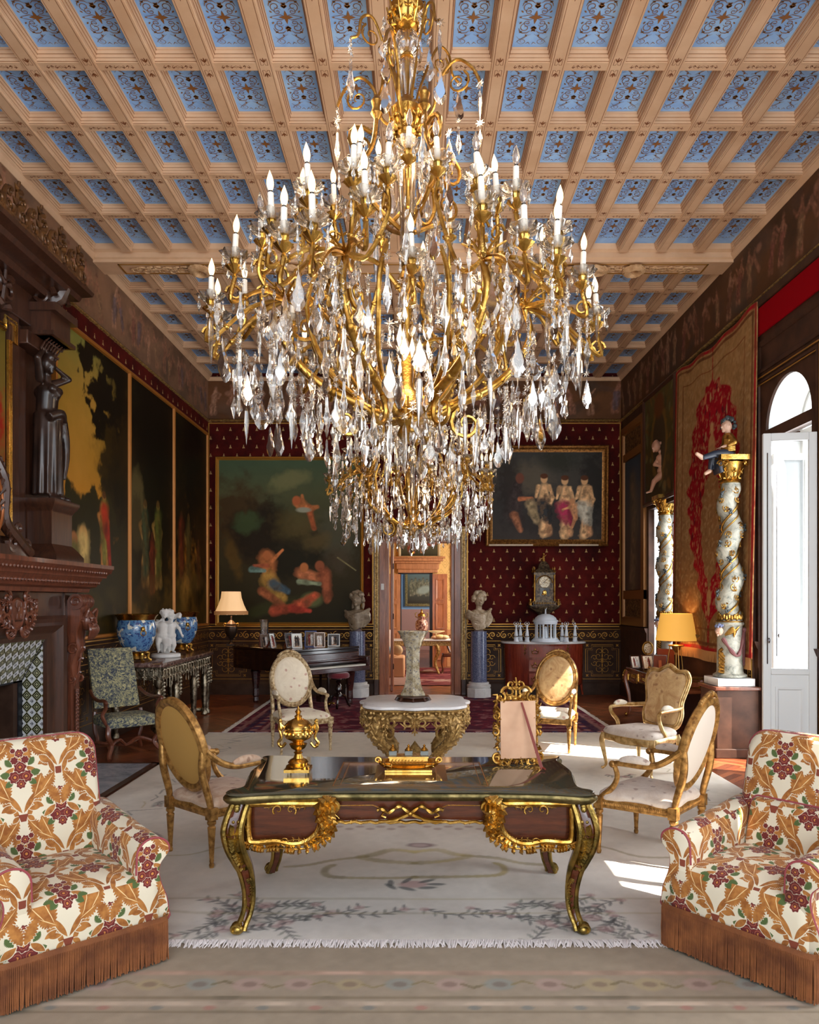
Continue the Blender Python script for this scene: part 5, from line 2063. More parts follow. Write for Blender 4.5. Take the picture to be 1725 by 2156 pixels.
# carcass
fz = .708
lowc = .60
pz = [(-.90, fz), (-.90, .50), (-.86, .475), (-.80, .468), (-.70, .475), (-.60, .462), (-.52, .475), (-.455, .52), (-.425, .58), (-.39, lowc), (-.2, .607), (0, .61)]
pz = pz + [(-a, b) for a, b in pz[::-1]][1:]
for (name, y, th) in (('front_apron', -.425, .03), ('rear_apron', .425, -.03)):
    m = MB()
    m.M = Matrix.Translation((0, y, 0)) @ Matrix.Rotation(PI / 2, 4, 'X')
    m.prism(pz if th > 0 else pz, 0 if th > 0 else -.03, -.03 if th > 0 else 0)
    m.M = Matrix.Identity(4)
    m.build(name, W_KING, desk, angle=30)
m = MB()
for s in (-1, 1):
    m.box(s * .87, -.4, .49, s * .44, .4, fz)
    m.box(s * .90, -.40, .48, s * .87, .40, fz)
m.box(-.44, -.4, .62, .44, .4, fz)
m.build('carcass', W_KING, desk)
# drawer mounts
for s in (-1, 1):
    fr = [(.46 + .03, .70), (.84, .70), (.865, .675), (.865, .52), (.83, .495), (.72, .503), (.63, .487), (.56, .50), (.50, .545), (.478, .60), (.472, .66)]
    ptl = [Vector((s * a, -.462, b)) for a, b in fr]
    q = [Vector(p_) for p_ in bez([*ptl, ptl[0]], 5)][:-1]
    m = MB()
    m.tube(q, .017, 8, closed=True)
    m.tube([Vector((p_.x * (1 - .0) - s * (p_.x * s - .67) * .07, p_.y - .004, .60 + (p_.z - .60) * .9)) for p_ in q], .005, 5, closed=True)
    leafy(m, [(s * lerp(.56, .78, i / 8), -.47, .688 - .006 * math.sin(i)) for i in range(9)], .016, (0, -1, 0), 8)
    leafy(m, [(s * lerp(.56, .80, i / 8), -.472, .508 + .006 * math.sin(i)) for i in range(9)], .015, (0, -1, 0), 9)
    for a in (-1, 1):
        scroll3(m, (s * .67 + a * .035, -.474, .672), (a, 0, 0), (0, 0, 1), .03, .006, -.8, 1.0, .006)
    scroll3(m, (s * .67, -.474, .50), (1, 0, 0), (0, 0, 1), .02, .02, 0, 1, .004)
    m.build('drawer_mount', GOLD, desk)
    # big acanthus scroll beside the kneehole and the garland under the drawers
    m = MB()
    path = bez([(s * .40, -.465, .70), (s * .435, -.475, .685), (s * .44, -.48, .64), (s * .425, -.478, .58), (s * .455, -.472, .52), (s * .53, -.468, .472), (s * .62, -.465, .458)], 5)
    leafy(m, path, .05, (0, -1, 0), 16, .55, .3)
    leafy(m, [p_ + Vector((s * .02, -.010, .0)) for p_ in path[:20]], .062, (0, -1, 0), 8, .5, .35)
    scroll3(m, (s * .405, -.475, .685), (s, 0, 0), (0, 0, 1), .03, .008, 1.2, 1.2, .011)
    path = bez([(s * .62, -.465, .458), (s * .72, -.465, .468), (s * .80, -.465, .462), (s * .87, -.468, .48), (s * .90, -.47, .50)], 5)
    leafy(m, path, .026, (0, -1, 0), 16, .6, .6)
    m.build('kneehole_mount', GOLD, desk)
m = MB()
lowp = [Vector((lerp(-.40, .40, i / 30), -.462, .603 + .004 * math.sin(i * 2.1))) for i in range(31)]
m.tube(lowp, .009, 6)
leafy(m, lowp[3:12], .012, (0, -1, 0), 7); leafy(m, lowp[19:28][::-1], .012, (0, -1, 0), 7)
m.build('apron_moulding', GOLD, desk)
m = MB()
for s in (-1, 1):
    rb_ = bez([(0, -.466, .65), (s * .03, -.47, .675), (s * .06, -.47, .69), (s * .09, -.47, .672), (s * .12, -.47, .655), (s * .15, -.47, .675), (s * .175, -.468, .668)], 5)
    m.tube(rb_, [.012 * (.6 + .5 * abs(math.sin(i * .45))) for i in range(len(rb_))], 6, flat=1.3)
    rb_ = bez([(0, -.466, .65), (s * .05, -.47, .63), (s * .09, -.47, .615), (s * .17, -.47, .608)], 5)
    m.tube(rb_, [.011 * (.7 + .4 * abs(math.sin(i * .5))) for i in range(len(rb_))], 6)
    m.tube([(s * .14, -.47, .66), (s * .155, -.47, .64), (s * .13, -.47, .63)], .006, 5)
m.ell((0, -.475, .65), (.014, .01, .014), 8, 6)
m.build('ribbon_mount', GOLD, desk)
m = MB()
for s in (-1, 1):
    m.tube([(s * .38, -.4575, .69), (s * .2, -.4575, .692), (s * .17, -.4575, .68)], .0025, 4)
    m.tube([(s * .38, -.4575, .69), (s * .41, -.4575, .65), (s * .38, -.4575, .62)], .0025, 4)
m.build('inlay_line', GOLD_S, desk)

# legs: curved, with espagnolette mounts, edge strips and scrolled sabots
for sx in (-1, 1):
    for sy in (-1, 1):
        c = [(.905, .70), (.925, .64), (.94, .56), (.925, .46), (.885, .34), (.868, .22), (.875, .12), (.90, .05), (.91, .02)]
        wd = [.042, .046, .048, .044, .034, .026, .022, .022, .026]
        cq = bez([(a, 0, b) for a, b in c], 4)
        wq = [np.interp(i / (len(cq) - 1) * (len(wd) - 1), range(len(wd)), wd) for i in range(len(cq))]
        loops = []
        for p_, w_ in zip(cq, wq):
            x = p_.x; y = .43 + (p_.x - .905) * .7
            loops.append([Vector((sx * (x + a * w_), sy * (y + b * w_), p_.z)) for a, b in ((-.9, -.9), (.4, -.9), (.9, -.3), (1, .6), (.6, 1), (-.3, .9), (-.9, .4))])
        m = MB(); m.rings(loops if sx * sy < 0 else [l[::-1] for l in loops])
        leg = m.build('leg', W_KING, desk, angle=50)
        m = MB()
        # edge strips down the leg
        for (a, b) in ((1.05, .9), (-.9, 1.0), (1.0, -.9)):
            pth = [Vector((sx * (p_.x + a * w_), sy * (.43 + (p_.x - .905) * .7 + b * w_), p_.z)) for p_, w_ in zip(cq, wq)]
            m.tube(pth, [.017 if i < 16 else .013 for i in range(len(pth))], 7)
        # sabot
        fx, fy = sx * .912, sy * (.43 + .01)
        m.ell((fx + sx * .012, fy + sy * .012, .028), (.034, .034, .028), 12, 8)
        leafy(m, [(sx * .88, sy * .42, .20), (sx * .885, sy * .43, .14), (sx * .90, sy * .44, .07), (fx + sx * .02, fy + sy * .02, .04)], .026, (0, sy, 0), 6)
        for k in (-1, 1):
            scroll3(m, (fx + sx * .02, fy + sy * .02 + k * .016, .032), (sx, 0, 0), (0, 0, 1), .03, .006, 2.6, -1.1, .011)
        if sy < 0:
            # bust and drapery at the knee
            X0, Y0_ = sx * .925, sy * .452
            m.ell((X0, Y0_ - .012, .672), (.024, .022, .028), 12, 8)
            m.ell((X0, Y0_ - .03, .668), (.006, .006, .007), 6, 4)
            m.ell((X0, Y0_ - .004, .69), (.028, .026, .02), 10, 6)
            for k in (-1, 1):
                m.tube(bez([(X0 + k * .022, Y0_ - .01, .69), (X0 + k * .032, Y0_ - .008, .66), (X0 + k * .03, Y0_ - .012, .62)], 4), .009, 6)
            m.cap((X0, Y0_ - .008, .64), (X0, Y0_ - .012, .585), .022, .03, 10)
            m.ell((X0 - .014, Y0_ - .034, .61), .012, 8, 6); m.ell((X0 + .014, Y0_ - .034, .61), .012, 8, 6)
            leafy(m, bez([(X0, Y0_ - .03, .58), (X0 + sx * .01, Y0_ - .04, .50), (X0 - sx * .005, Y0_ - .02, .42), (sx * .895, Y0_ + .01, .34)], 5), .044, (0, -1, 0), 12, .55, .35)
            leafy(m, bez([(X0 + sx * .02, Y0_ - .02, .56), (X0 + sx * .03, Y0_ - .02, .48), (X0 + sx * .0, Y0_, .38)], 5), .03, (sx, -.3, 0), 8)
            leafy(m, bez([(sx * .865, sy * .46, .30), (sx * .85, sy * .45, .24), (sx * .858, sy * .45, .16)], 5), .016, (0, -1, 0), 8)
            leafy(m, bez([(sx * .90, sy * .455, .45), (sx * .87, sy * .46, .47), (sx * .80, sy * .465, .465)], 4), .022, (0, -1, 0), 6)
        m.build('bronze_mount', BRONZE, leg)

# gilt lidded urn
t = thing('lidded_urn', 'gilt lidded urn with figure handles standing at the left of the desk', 'urn', (-.712, 4.56, .793))
m = MB().box(-.075, -.075, 0, .075, .075, .018)
m.lathe([(.07, .018), (.072, .03), (.055, .04), (.062, .05), (.05, .065), (.03, .075), (.02, .1), (.028, .108), (.018, .115), (.02, .125)], 28)
for a in (0, 90, 180, 270):
    m.ell((.075 * math.cos(math.radians(a + 45)), .075 * math.sin(math.radians(a + 45)), .008), (.014, .014, .01), 8, 5)
m.build('foot', GOLD_S, t)
m = MB().lathe([(.018, .12), (.04, .135), (.052, .16), (.03, .168), (.035, .175), (.075, .195), (.082, .205), (.08, .245), (.086, .252), (.086, .262), (.07, .266)], 36, fn=lambda a, z: 1 + .05 * abs(math.sin(a * 9)) * (.13 < z < .165))
for i in range(18):
    a = i * PI / 9
    m.ell((.083 * math.cos(a), .083 * math.sin(a), .225), (.01, .01, .013), 6, 5)
m.build('body', GOLD_S, t)
m = MB().lathe([(.084, .264), (.08, .275), (.06, .295), (.03, .31), (.02, .315), (.024, .325), (.012, .335), (.016, .345), (.02, .352), (.012, .362), (.006, .375), (.0, .39)], 30, fn=lambda a, z: 1 + .04 * math.sin(a * 12) * (.27 < z < .3))
m.build('lid', GOLD_S, t)
for s in (-1, 1):
    m = MB()
    m.tube(bez([(s * .08, 0, .25), (s * .105, 0, .275), (s * .115, 0, .25), (s * .10, 0, .20), (s * .12, 0, .165), (s * .10, 0, .14), (s * .075, 0, .165)], 5), .009, 8)
    m.ell((s * .108, 0, .298), (.012, .012, .014), 8, 6); m.cap((s * .108, 0, .285), (s * .104, 0, .25), .011, .014, 8)
    m.ell((s * .112, 0, .150), .012, 8, 6)
    m.build('handle', GOLD_S, t)

# inkstand
t = thing('inkstand', 'gilt inkstand with three glass inkwells at the centre of the desk', 'inkstand', (-.05, 4.60, .793))
m = MB()
ts = [(q.x, q.y) for q in bez([(a, b, 0) for a, b in [(-.19, -.02), (-.17, -.07), (-.1, -.085), (0, -.09), (.1, -.085), (.17, -.07), (.19, -.02), (.17, .06), (0, .08), (-.17, .06), (-.19, -.02)]], 4)][:-1]
m.rings([[Vector((a * k, b * k, z)) for a, b in ts] for k, z in ((.80, .015), (.86, .022), (1, .045), (1.02, .05), (.98, .05), (.84, .03), (.4, .028))])
m.box(-.14, -.095, 0, .14, -.075, .012).box(-.13, -.06, .0, .13, .06, .02)
for s in (-1, 1):
    scroll3(m, (s * .185, -.03, .06), (s, 0, 0), (0, 0, 1), .022, .006, -2.2, -1.2, .009)
    leafy(m, [(s * .10, -.09, .035), (s * .14, -.085, .04), (s * .18, -.06, .055)], .018, (0, -1, .3), 5)
m.build('tray', GOLD_S, t)
m = MB().box(-.115, -.05, .03, .115, .05, .075)
leafy(m, [(lerp(-.1, .1, i / 10), -.052, .055) for i in range(11)], .014, (0, -1, 0), 10)
m.box(-.12, -.055, .075, .12, .055, .083)
m.build('stand', GOLD_S, t, bevel=.003)
for x in (-.095, .0, .095):
    m = MB().cbox((x, .005, .096), (.048, .048, .028)); m.build('glass_well', mat('ink_glass%d' % int(x * 1000), C((150, 160, 160)), .05, trans=.6), t, bevel=.004)
    m = MB().lathe([(.022, .111), (.024, .115), (.012, .128), (.006, .133), (.009, .14), (.0, .15)], 14, (x, .005, 0)); m.build('well_cap', GOLD_S, t)

# picture frame on an easel, seen from behind
t = thing('picture_frame', 'gilt leafy picture frame seen from behind with a red-brown strut, right on the desk', 'picture frame', (.63, 4.72, .793), math.radians(8))
lean = .12


def fp(x, z, d=0): return Vector((x, d + z * lean, z))


m = MB()
rnd = random.Random(3)
W2, Hh = .125, .40
for i in range(40):
    q = i / 39
    for (a, b) in (((-W2, .03), (-W2 - .0, Hh)), ((W2, .03), (W2, Hh)), ((-W2, .03), (W2, .03)), ((-W2, Hh), (W2, Hh))):
        x, z = lerp(a[0], b[0], q), lerp(a[1], b[1], q)
        an = rnd.uniform(0, 6.28); L = rnd.uniform(.012, .03)
        m.tube([fp(x, z), fp(x + math.cos(an) * L, z + math.sin(an) * L, rnd.uniform(-.012, .012)), fp(x + math.cos(an + .8) * L * 1.3, z + math.sin(an + .8) * L * 1.3)], [.009, .008, .003], 5)
for s in (-1, 1):
    for (x, z, r, a0) in ((.05, .44, .045, 0), (.1, .41, .035, 2), (.03, .49, .03, 3.6), (.13, .05, .04, 4), (.09, .02, .035, 3), (.14, .2, .03, 1), (.135, .3, .03, 1.5)):
        scroll3(m, fp(s * x, z), (s, 0, 0), (0, lean, 1), r, .006, a0, 1.1, .011)
leafy(m, [fp(0, .41), fp(0, .46), fp(0.005, .50), fp(.0, .535)], .035, (0, -1, 0), 6)
for s in (-1, 1):
    m.tube([fp(s * .09, .04), fp(s * .11, .012), fp(s * .13, .0, -.02)], .011, 6)
m.build('frame', GOLD_D, t)
m = MB(); m.add([fp(-W2 + .012, .04, -.014), fp(W2 - .012, .04, -.014), fp(W2 - .005, Hh - .01, -.014), fp(-W2 + .02, Hh - .01, -.014), fp(-W2 + .012, .04, -.006), fp(W2 - .012, .04, -.006), fp(W2 - .005, Hh - .01, -.006), fp(-W2 + .02, Hh - .01, -.006)],
                [(0, 1, 2, 3), (7, 6, 5, 4), (0, 4, 5, 1), (1, 5, 6, 2), (2, 6, 7, 3), (3, 7, 4, 0)])
m.build('backing_board', BACKING, t)
m = MB()
a, b = fp(.03, Hh - .02, -.016), Vector((.10, -.16, .012))
m.tube([a, a.lerp(b, .5), b], [.008, .011, .013], 4)
m.tube([b, b + Vector((-.008, -.012, -.002)), b + Vector((-.012, -.03, -.004))], .006, 4); m.tube([b, b + Vector((.012, -.01, -.002)), b + Vector((.014, -.028, -.004))], .006, 4)
m.build('strut', BROWN_STRUT, t)

# ------------------------------------------------------------------ marble topped centre table and its vase
ct = thing('centre_table', 'carved giltwood centre table with scalloped white marble top', 'table', (-.02, 7.72, .03))
tp = []
for i in range(96):
    a = 2 * PI * i / 96
    r = .555 * (1 + .07 * math.cos(4 * a) * -1 + .035 * math.cos(8 * a) + .02 * math.cos(12 * a))
    tp.append((r * math.cos(a) * 1.03, r * math.sin(a)))
m = MB(); m.rings([[Vector((a * k, b * k, z)) for a, b in tp] for k, z in ((.97, .735), (.995, .74), (1.0, .752), (.99, .764), (.975, .768))])
m.build('table_top', WHITE_MARBLE, ct)
m = MB()
m.rings([[Vector((a * k, b * k, z)) for a, b in tp] for k, z in ((.90, .62), (.93, .65), (.90, .69), (.98, .72), (.985, .733))], cap=False)
for i in range(64):
    a = 2 * PI * i / 64
    x, y = tp[int(i * 1.5)]
    m.ell((x * .96, y * .96, .70), (.018, .018, .02), 6, 5)
rnd = random.Random(8)
for i in range(12):
    a = 2 * PI * i / 12 + .0
    k = int((a / (2 * PI)) * 96) % 96
    x, y = tp[k]
    n_ = Vector((math.cos(a), math.sin(a), 0)); u_ = Vector((-math.sin(a), math.cos(a), 0))
    c = Vector((x * .95, y * .95, .60))
    big = i % 3 == 0
    for s in (-1, 1):
        scroll3(m, c + u_ * (s * .07) + Vector((0, 0, .03)), u_ * s, (0, 0, 1), .06, .012, 1.5, 1.2, .018)
        leafy(m, [c + u_ * (s * .02), c + u_ * (s * .09) + Vector((0, 0, -.02)), c + u_ * (s * .14) + Vector((0, 0, .02))], .04, n_, 4)
    leafy(m, [c + Vector((0, 0, .06)), c, c + Vector((0, 0, -.06)), c + Vector((0, 0, -.10))], .05, n_, 5)
m.build('apron', GILTWOOD, ct)
for i in range(4):
    a = PI / 4 + i * PI / 2
    n_ = Vector((math.cos(a), math.sin(a), 0)); u_ = Vector((-math.sin(a), math.cos(a), 0))
    m = MB()
    pth = bez([n_ * .50 + Vector((0, 0, .66)), n_ * .56 + Vector((0, 0, .54)), n_ * .47 + Vector((0, 0, .40)), n_ * .33 + Vector((0, 0, .28)), n_ * .34 + Vector((0, 0, .16)), n_ * .46 + Vector((0, 0, .06)), n_ * .52 + Vector((0, 0, .02))], 5)
    m.tube(pth, [lerp(.06, .035, j / len(pth)) for j in range(len(pth))], 10, flat=1.5)
    leafy(m, [p_ + n_ * .05 for p_ in pth[:22]], .075, n_, 9)
    for s in (-1, 1):
        leafy(m, [p_ + u_ * (s * .06) for p_ in pth[:18]], .05, u_ * s, 7)
        scroll3(m, n_ * .42 + u_ * (s * .06) + Vector((0, 0, .48)), n_, (0, 0, 1), .09, .02, 0, 1.2, .018)
        scroll3(m, n_ * .50 + u_ * (s * .04) + Vector((0, 0, .06)), n_, (0, 0, 1), .05, .012, 3, -1.2, .018)
    m.build('leg', GILTWOOD, ct)
m = MB()
for i in range(4):
    a = PI / 4 + i * PI / 2
    n_ = Vector((math.cos(a), math.sin(a), 0))
    m.tube(bez([n_ * .34 + Vector((0, 0, .2)), n_ * .2 + Vector((0, 0, .14)), Vector((0, 0, .2))], 5), .03, 8)
m.lathe([(.03, .1), (.07, .14), (.05, .2), (.08, .26), (.03, .32), (.0, .36)], 16)
m.build('stretcher', GILTWOOD, ct)

PORC = mat('crackled_figured_porcelain', C((206, 196, 176)), .22, coat=.5, fn=lambda: dict(
    color=mixc(ramp_f(noise(38, 5, .75), .56, .6), ramp(noise(12, 5, .7), [(.36, C((116, 98, 62))), (.5, C((164, 152, 126))), (.62, C((184, 174, 152)))]), C((96, 94, 104)))))
t = thing('trumpet_vase', 'tall cream hexagonal trumpet vase standing on the marble table', 'vase', (-.04, 7.72, .798))
m = MB()
vp = [(.13, .055), (.142, .06), (.14, .075), (.115, .11), (.095, .16), (.084, .22), (.078, .30), (.077, .40), (.08, .48), (.083, .53), (.078, .535), (.083, .545), (.10, .60), (.125, .65), (.148, .69), (.158, .70), (.156, .706), (.14, .70), (.09, .64)]
m.lathe(vp, 48, fn=lambda a, z: (math.cos(PI / 6) / math.cos(((a + PI / 6) % (PI / 3)) - PI / 6)) if z < .54 else 1.0)
m.build('body', PORC, t)
m = MB()
m.lathe([(.16, .0), (.17, .008), (.15, .02), (.13, .03), (.165, .04), (.165, .048), (.14, .056)], 32, fn=lambda a, z: 1 + .03 * math.sin(a * 16))
for i in range(8):
    a = i * PI / 4; m.tube([(.14 * math.cos(a), .14 * math.sin(a), .045), (.165 * math.cos(a), .165 * math.sin(a), .02), (.175 * math.cos(a), .175 * math.sin(a), .0)], .014, 6)
m.build('wooden_stand', W_DARK, t)
# ------------------------------------------------------------------ paintings
def framed(name, label, o, u, v, w, h, p, fw, fm, prof=None, tiltv=None):
    """o = lower-left corner of the outer frame"""
    o, u, v = Vector(o), Vector(u), Vector(v)
    n = u.cross(v)
    t = thing(name, label, 'painting', o)
    f = MB()
    pr = prof or [(0, 0), (0, .03), (fw * .15, .05), (fw * .35, .035), (fw * .6, .055), (fw * .85, .03), (fw, .02), (fw, 0)]
    rect_frame(f, (0, 0, 0), u, v, w, h, pr)
    f.build('frame', fm, t)
    p.mesh('canvas', u * fw + v * fw + n * .014, u, v, CANVAS, t)
    b = MB()
    b.rings([[u * a + v * c + n * d for a, c in ((.01, .01), (w - .01, .01), (w - .01, h - .01), (.01, h - .01))] for d in (.0, .01)])
    b.build('backing', W_DARK, t)
    return t


def pw(px, D=YB): return (px - VX) / F * D
def pz_(py, D=YB): return H + (VY - py) / F * D


# left painting of the back wall: dark bucolic scene with a flying child
x0, x1, z0, z1 = pw(453, 14.62), pw(766, 14.62), pz_(1318, 14.62), pz_(961, 14.62)
w_, h_ = x1 - x0, z1 - z0
p = Paint(w_ - .14, h_ - .14, 90, 101)
Wp, Hp = p.w, p.h


def at_(fx, fy): return fx * Wp, (1 - fy) * Hp


p.grad([(0, (40, 34, 18)), (.3, (52, 44, 24)), (.55, (58, 50, 30)), (.8, (78, 82, 54)), (1, (66, 84, 62))])
for (fx, fy, rx, ry, c, k) in ((.15, .35, .5, .75, (66, 46, 24), .9), (.3, .45, .6, .5, (34, 26, 16), .9), (.55, .4, .4, .3, (98, 84, 44), .5), (.5, .62, .6, .35, (32, 28, 16), .9), (.85, .45, .35, .5, (84, 84, 66), .6), (.7, .5, .3, .16, (96, 80, 44), .6), (.85, .62, .25, .25, (74, 62, 46), .7), (.5, .12, .4, .16, (128, 124, 80), .6), (.2, .38, .22, .2, (64, 78, 46), .9), (.1, .6, .12, .4, (96, 70, 28), .7), (.4, .9, .7, .12, (58, 58, 28), .8)):
    x, y = at_(fx, fy); p.blob(x, y, rx, ry, c, .7, .3, k, .5)
skin = (186, 112, 64)
x, y = at_(.60, .30); p.line([(x - .1, y + .1), (x + .1, y)], .09, skin); p.line([(x + .1, y), (x + .2, y - .38)], .06, (160, 84, 48)); p.line([(x, y + .05), (x - .03, y + .26)], .035, skin); p.blob(x - .14, y + .16, .08, .09, (176, 96, 56)); p.line([(x + .1, y), (x + .26, y + .04)], .05, skin); p.blob(x, y - .02, .14, .05, (150, 150, 130), .5)
x, y = at_(.34, .65); p.line([(x, y + .12), (x + .05, y - .3)], .13, skin); p.line([(x + .06, y + .05), (x + .3, y + .3)], .035, skin); p.line([(x, y), (x - .25, y + .0)], .035, (170, 90, 60)); p.blob(x - .0, y + .2, .075, .09, (180, 106, 62)); p.line([(x + .02, y - .25), (x + .3, y - .62)], .13, (170, 130, 60)); p.line([(x + .12, y - .35), (x + .4, y - .5)], .08, (64, 84, 96)); p.line([(x - .1, y - .5), (x + .3, y - .75)], .07, (160, 90, 54)); p.line([(x - .3, y - .08), (x - .05, y - .1)], .05, (110, 140, 130))
x, y = at_(.64, .70); p.line([(x - .15, y), (x + .25, y - .1)], .1, (184, 110, 70)); p.blob(x - .1, y + .12, .08, .09, skin); p.blob(x + .2, y + .15, .09, .1, (150, 84, 54)); p.line([(x + .3, y), (x + .35, y - .5)], .1, (150, 80, 50)); p.line([(x - .2, y - .15), (x + .2, y - .2)], .05, (130, 140, 110)); p.blob(x + .05, y - .5, .2, .14, (96, 100, 60), .5)
x, y = at_(.46, .93); p.line([(x - .2, y), (x + .35, y + .09)], .08, (176, 76, 50)); p.line([(x + .3, y + .1), (x + .6, y + .3)], .11, (186, 84, 54)); p.line([(x + .15, y + .05), (x + .5, y)], .06, (176, 60, 44))
p.line([at_(.84, .6), at_(.97, .68)], .012, (130, 120, 80)); p.age(.4, (44, 38, 20), .1); p.c *= 1.35
framed('wall_painting', 'large dark green mythological scene with a flying child, left of the doorway', (x0, YB - .045, z0), (1, 0, 0), (0, 0, 1), w_, h_, p, .07, GILTLINE)

# right painting: group of pale figures, leaning off the wall
x0, x1, z0, z1 = pw(1023, 14.55), pw(1281, 14.55), pz_(1150, 14.55), pz_(939, 14.55)
w_, h_ = x1 - x0, z1 - z0
p = Paint(w_ - .26, h_ - .26, 110, 102)
Wp, Hp = p.w, p.h
p.grad([(0, (56, 50, 46)), (.4, (50, 48, 46)), (.7, (66, 62, 56)), (1, (58, 58, 54))])
for (fx, fy, rx, ry, c, k) in ((.35, .3, .4, .3, (98, 90, 74), .6), (.6, .1, .3, .2, (44, 46, 36), .8), (.92, .4, .2, .8, (34, 32, 30), .8), (.15, .4, .2, .5, (38, 32, 30), .8), (.4, .8, .5, .2, (44, 40, 38), .8)):
    x, y = at_(fx, fy); p.blob(x, y, rx, ry, c, .8, 0, k, .5)
sk = (206, 162, 116)
for (fx, top, c1, hh) in ((.47, .93, (40, 42, 44), .95), (.66, .95, (150, 40, 70), 1.12), (.84, .95, (170, 166, 150), 1.12)):
    x, y = at_(fx, top)
    p.line([(x, y), (x + .02, y + .4), (x + .02, y + .62)], .075, sk); p.line([(x + .1, y + .03), (x + .06, y + .4)], .06, (176, 130, 92))
    p.line([(x, y + .55), (x + .01, y + .88)], .11, sk); p.blob(x, y + 1.04, .065, .085, sk); p.blob(x, y + 1.09, .075, .05, (84, 48, 28))
    p.line([(x + .1, y + .9), (x + .17, y + .68), (x + .1, y + .5)], .035, sk); p.line([(x - .1, y + .9), (x - .15, y + .7)], .035, sk)
    p.line([(x - .02, y + .52), (x + .04, y + .3)], .13, c1); p.line([(x + .1, y + .5), (x + .12, y + .2)], .05, tuple(q * .8 for q in c1))
x, y = at_(.74, .62); p.line([(x, y), (x + .04, y - .22)], .06, (196, 140, 96)); p.blob(x - .02, y + .1, .05, .055, (190, 134, 92)); p.line([(x - .02, y), (x - .2, y - .06)], .025, (196, 140, 96)); p.line([(x + .04, y - .2), (x - .02, y - .4)], .035, (180, 124, 84))
x, y = at_(.2, .9); p.line([(x, y + .3), (x + .05, y + .85)], .14, (54, 44, 42)); p.blob(x + .1, y + 1.0, .08, .1, (110, 66, 50)); p.line([(x + .1, y + .6), (x + .33, y + .62)], .04, (180, 110, 70)); p.line([(x, y + .3), (x + .12, y + .0)], .06, (150, 96, 66))
p.line([(x + .3, y + .5), (x + .42, y + .2)], .09, (150, 130, 96)); p.age(.3, (44, 38, 30), .1); p.c *= 1.3
t = framed('wall_painting', 'gilt framed dark painting of standing figures, above the red commode', (x0, YB - .13, z0), (1, 0, 0), Vector((0, -.04, 1)).normalized(), w_, h_, p, .13, mat('brown_gilt_frame', C((150, 102, 48)), .36, .7, fn=lambda: dict(color=ramp(noise(30, 4), [(.35, C((104, 66, 30))), (.65, C((176, 124, 62)))]), normal=bump(noise(80, 3), .5, .005))))
m = MB()
for (a, b) in ((.06, .9), (1.4, 2.15)):
    m.box(a, -.06, .004, b, -.046, .035)
m.build('worn_gesso_edge', mat('bare_gesso', C((206, 186, 160)), .8), t)

# three tall canvases on the left wall: one landscape continued across them
DV = [8.40, 10.57, 12.5, 14.5]
ZT0, ZT1 = 1.37, 4.98
scene_ = Paint(DV[-1] - DV[0], ZT1 - ZT0, 75, 103)
p = scene_
Wp, Hp = p.w, p.h
p.grad([(0, (60, 46, 16)), (.25, (90, 66, 20)), (.36, (218, 142, 40)), (.55, (188, 134, 46)), (.8, (168, 132, 50)), (1, (128, 132, 66))])
p.lay((p.n1 - .45) * 3, (206, 150, 70), .35)


def S(px, py):
    """pixel of the photo -> place on the left wall canvas"""
    D = XL / ((px - VX) / F)
    return (D - DV[0], H + (VY - py) / F * D - ZT0)


def sb_(px, py, rx, ry, c, k=1, rag=.5, soft=.35, a=0):
    x, y = S(px, py); p.blob(x, y, rx, ry, c, soft, a, k, rag)


dk = (26, 20, 9)
for (px, py, rx, ry) in ((215, 730, .55, .3), (190, 715, .35, .25), (240, 780, .6, .35), (175, 760, .25, .15), (210, 830, .5, .3), (185, 820, .3, .2), (250, 850, .6, .4), (205, 890, .35, .25), (240, 920, .5, .3), (225, 700, .4, .25)):
    sb_(px, py, rx, ry, dk, 1, 1.1, .25)
for q in ((230, 900, 232, 960), (248, 900, 246, 1000), (222, 925, 236, 975)):
    a, b = S(q[0], q[1]), S(q[2], q[3]); p.line([a, b], .04, dk)
sb_(300, 850, 1.6, 2.2, (18, 15, 8), .97, .25, .5); sb_(360, 900, 1.8, 2.4, (16, 13, 8), .95, .3, .5); sb_(420, 1000, 1.2, 2.2, (20, 13, 9), .95, .3, .5)
sb_(240, 1030, .55, .75, (56, 42, 14), 1, .5, .2); sb_(255, 1000, .4, .7, (42, 31, 12), .9, .5); sb_(300, 1130, 1.4, .9, (26, 22, 10), .95, .4, .5)
sb_(205, 1090, .55, .28, (52, 44, 16), 1, .6, .2); sb_(150, 1110, .6, .45, (48, 42, 18), 1, .4, .2); sb_(200, 1200, 1.2, .75, (44, 38, 16), 1, .4, .4); sb_(120, 1080, .1, .3, (48, 40, 18), 1, .6)
sb_(135, 1045, .07, .2, (46, 44, 20), 1, .6); sb_(283, 1070, .28, .55, (104, 90, 54), .8, .2, .3); sb_(283, 1100, .26, .4, (60, 48, 26), .7)
x, y = S(213, 1200); p.fig(x, y, 1.0, (170, 110, 50), (110, 100, 40)); p.line([(x, y + .75), (x + .1, y + .45)], .1, (168, 46, 22)); p.line([(x + .1, y + .5), (x + .2, y)], .06, (140, 36, 20))
x, y = S(168, 1215); p.blob(x, y + .5, .12, .12, (206, 150, 84)); p.line([(x, y + .4), (x, y)], .16, (190, 160, 96)); p.blob(x - .25, y + .42, .1, .11, (160, 104, 60)); p.line([(x - .25, y + .3), (x - .2, y)], .12, (96, 90, 44))
x, y = S(300, 1230); p.fig(x, y, 1.25, (150, 110, 56), (44, 60, 40), k=.8); p.fig(x + .55, y, 1.3, (160, 124, 60), (70, 76, 30), k=.8); p.fig(x + .3, y - .1, .9, (130, 60, 30), (84, 30, 18), k=.6)
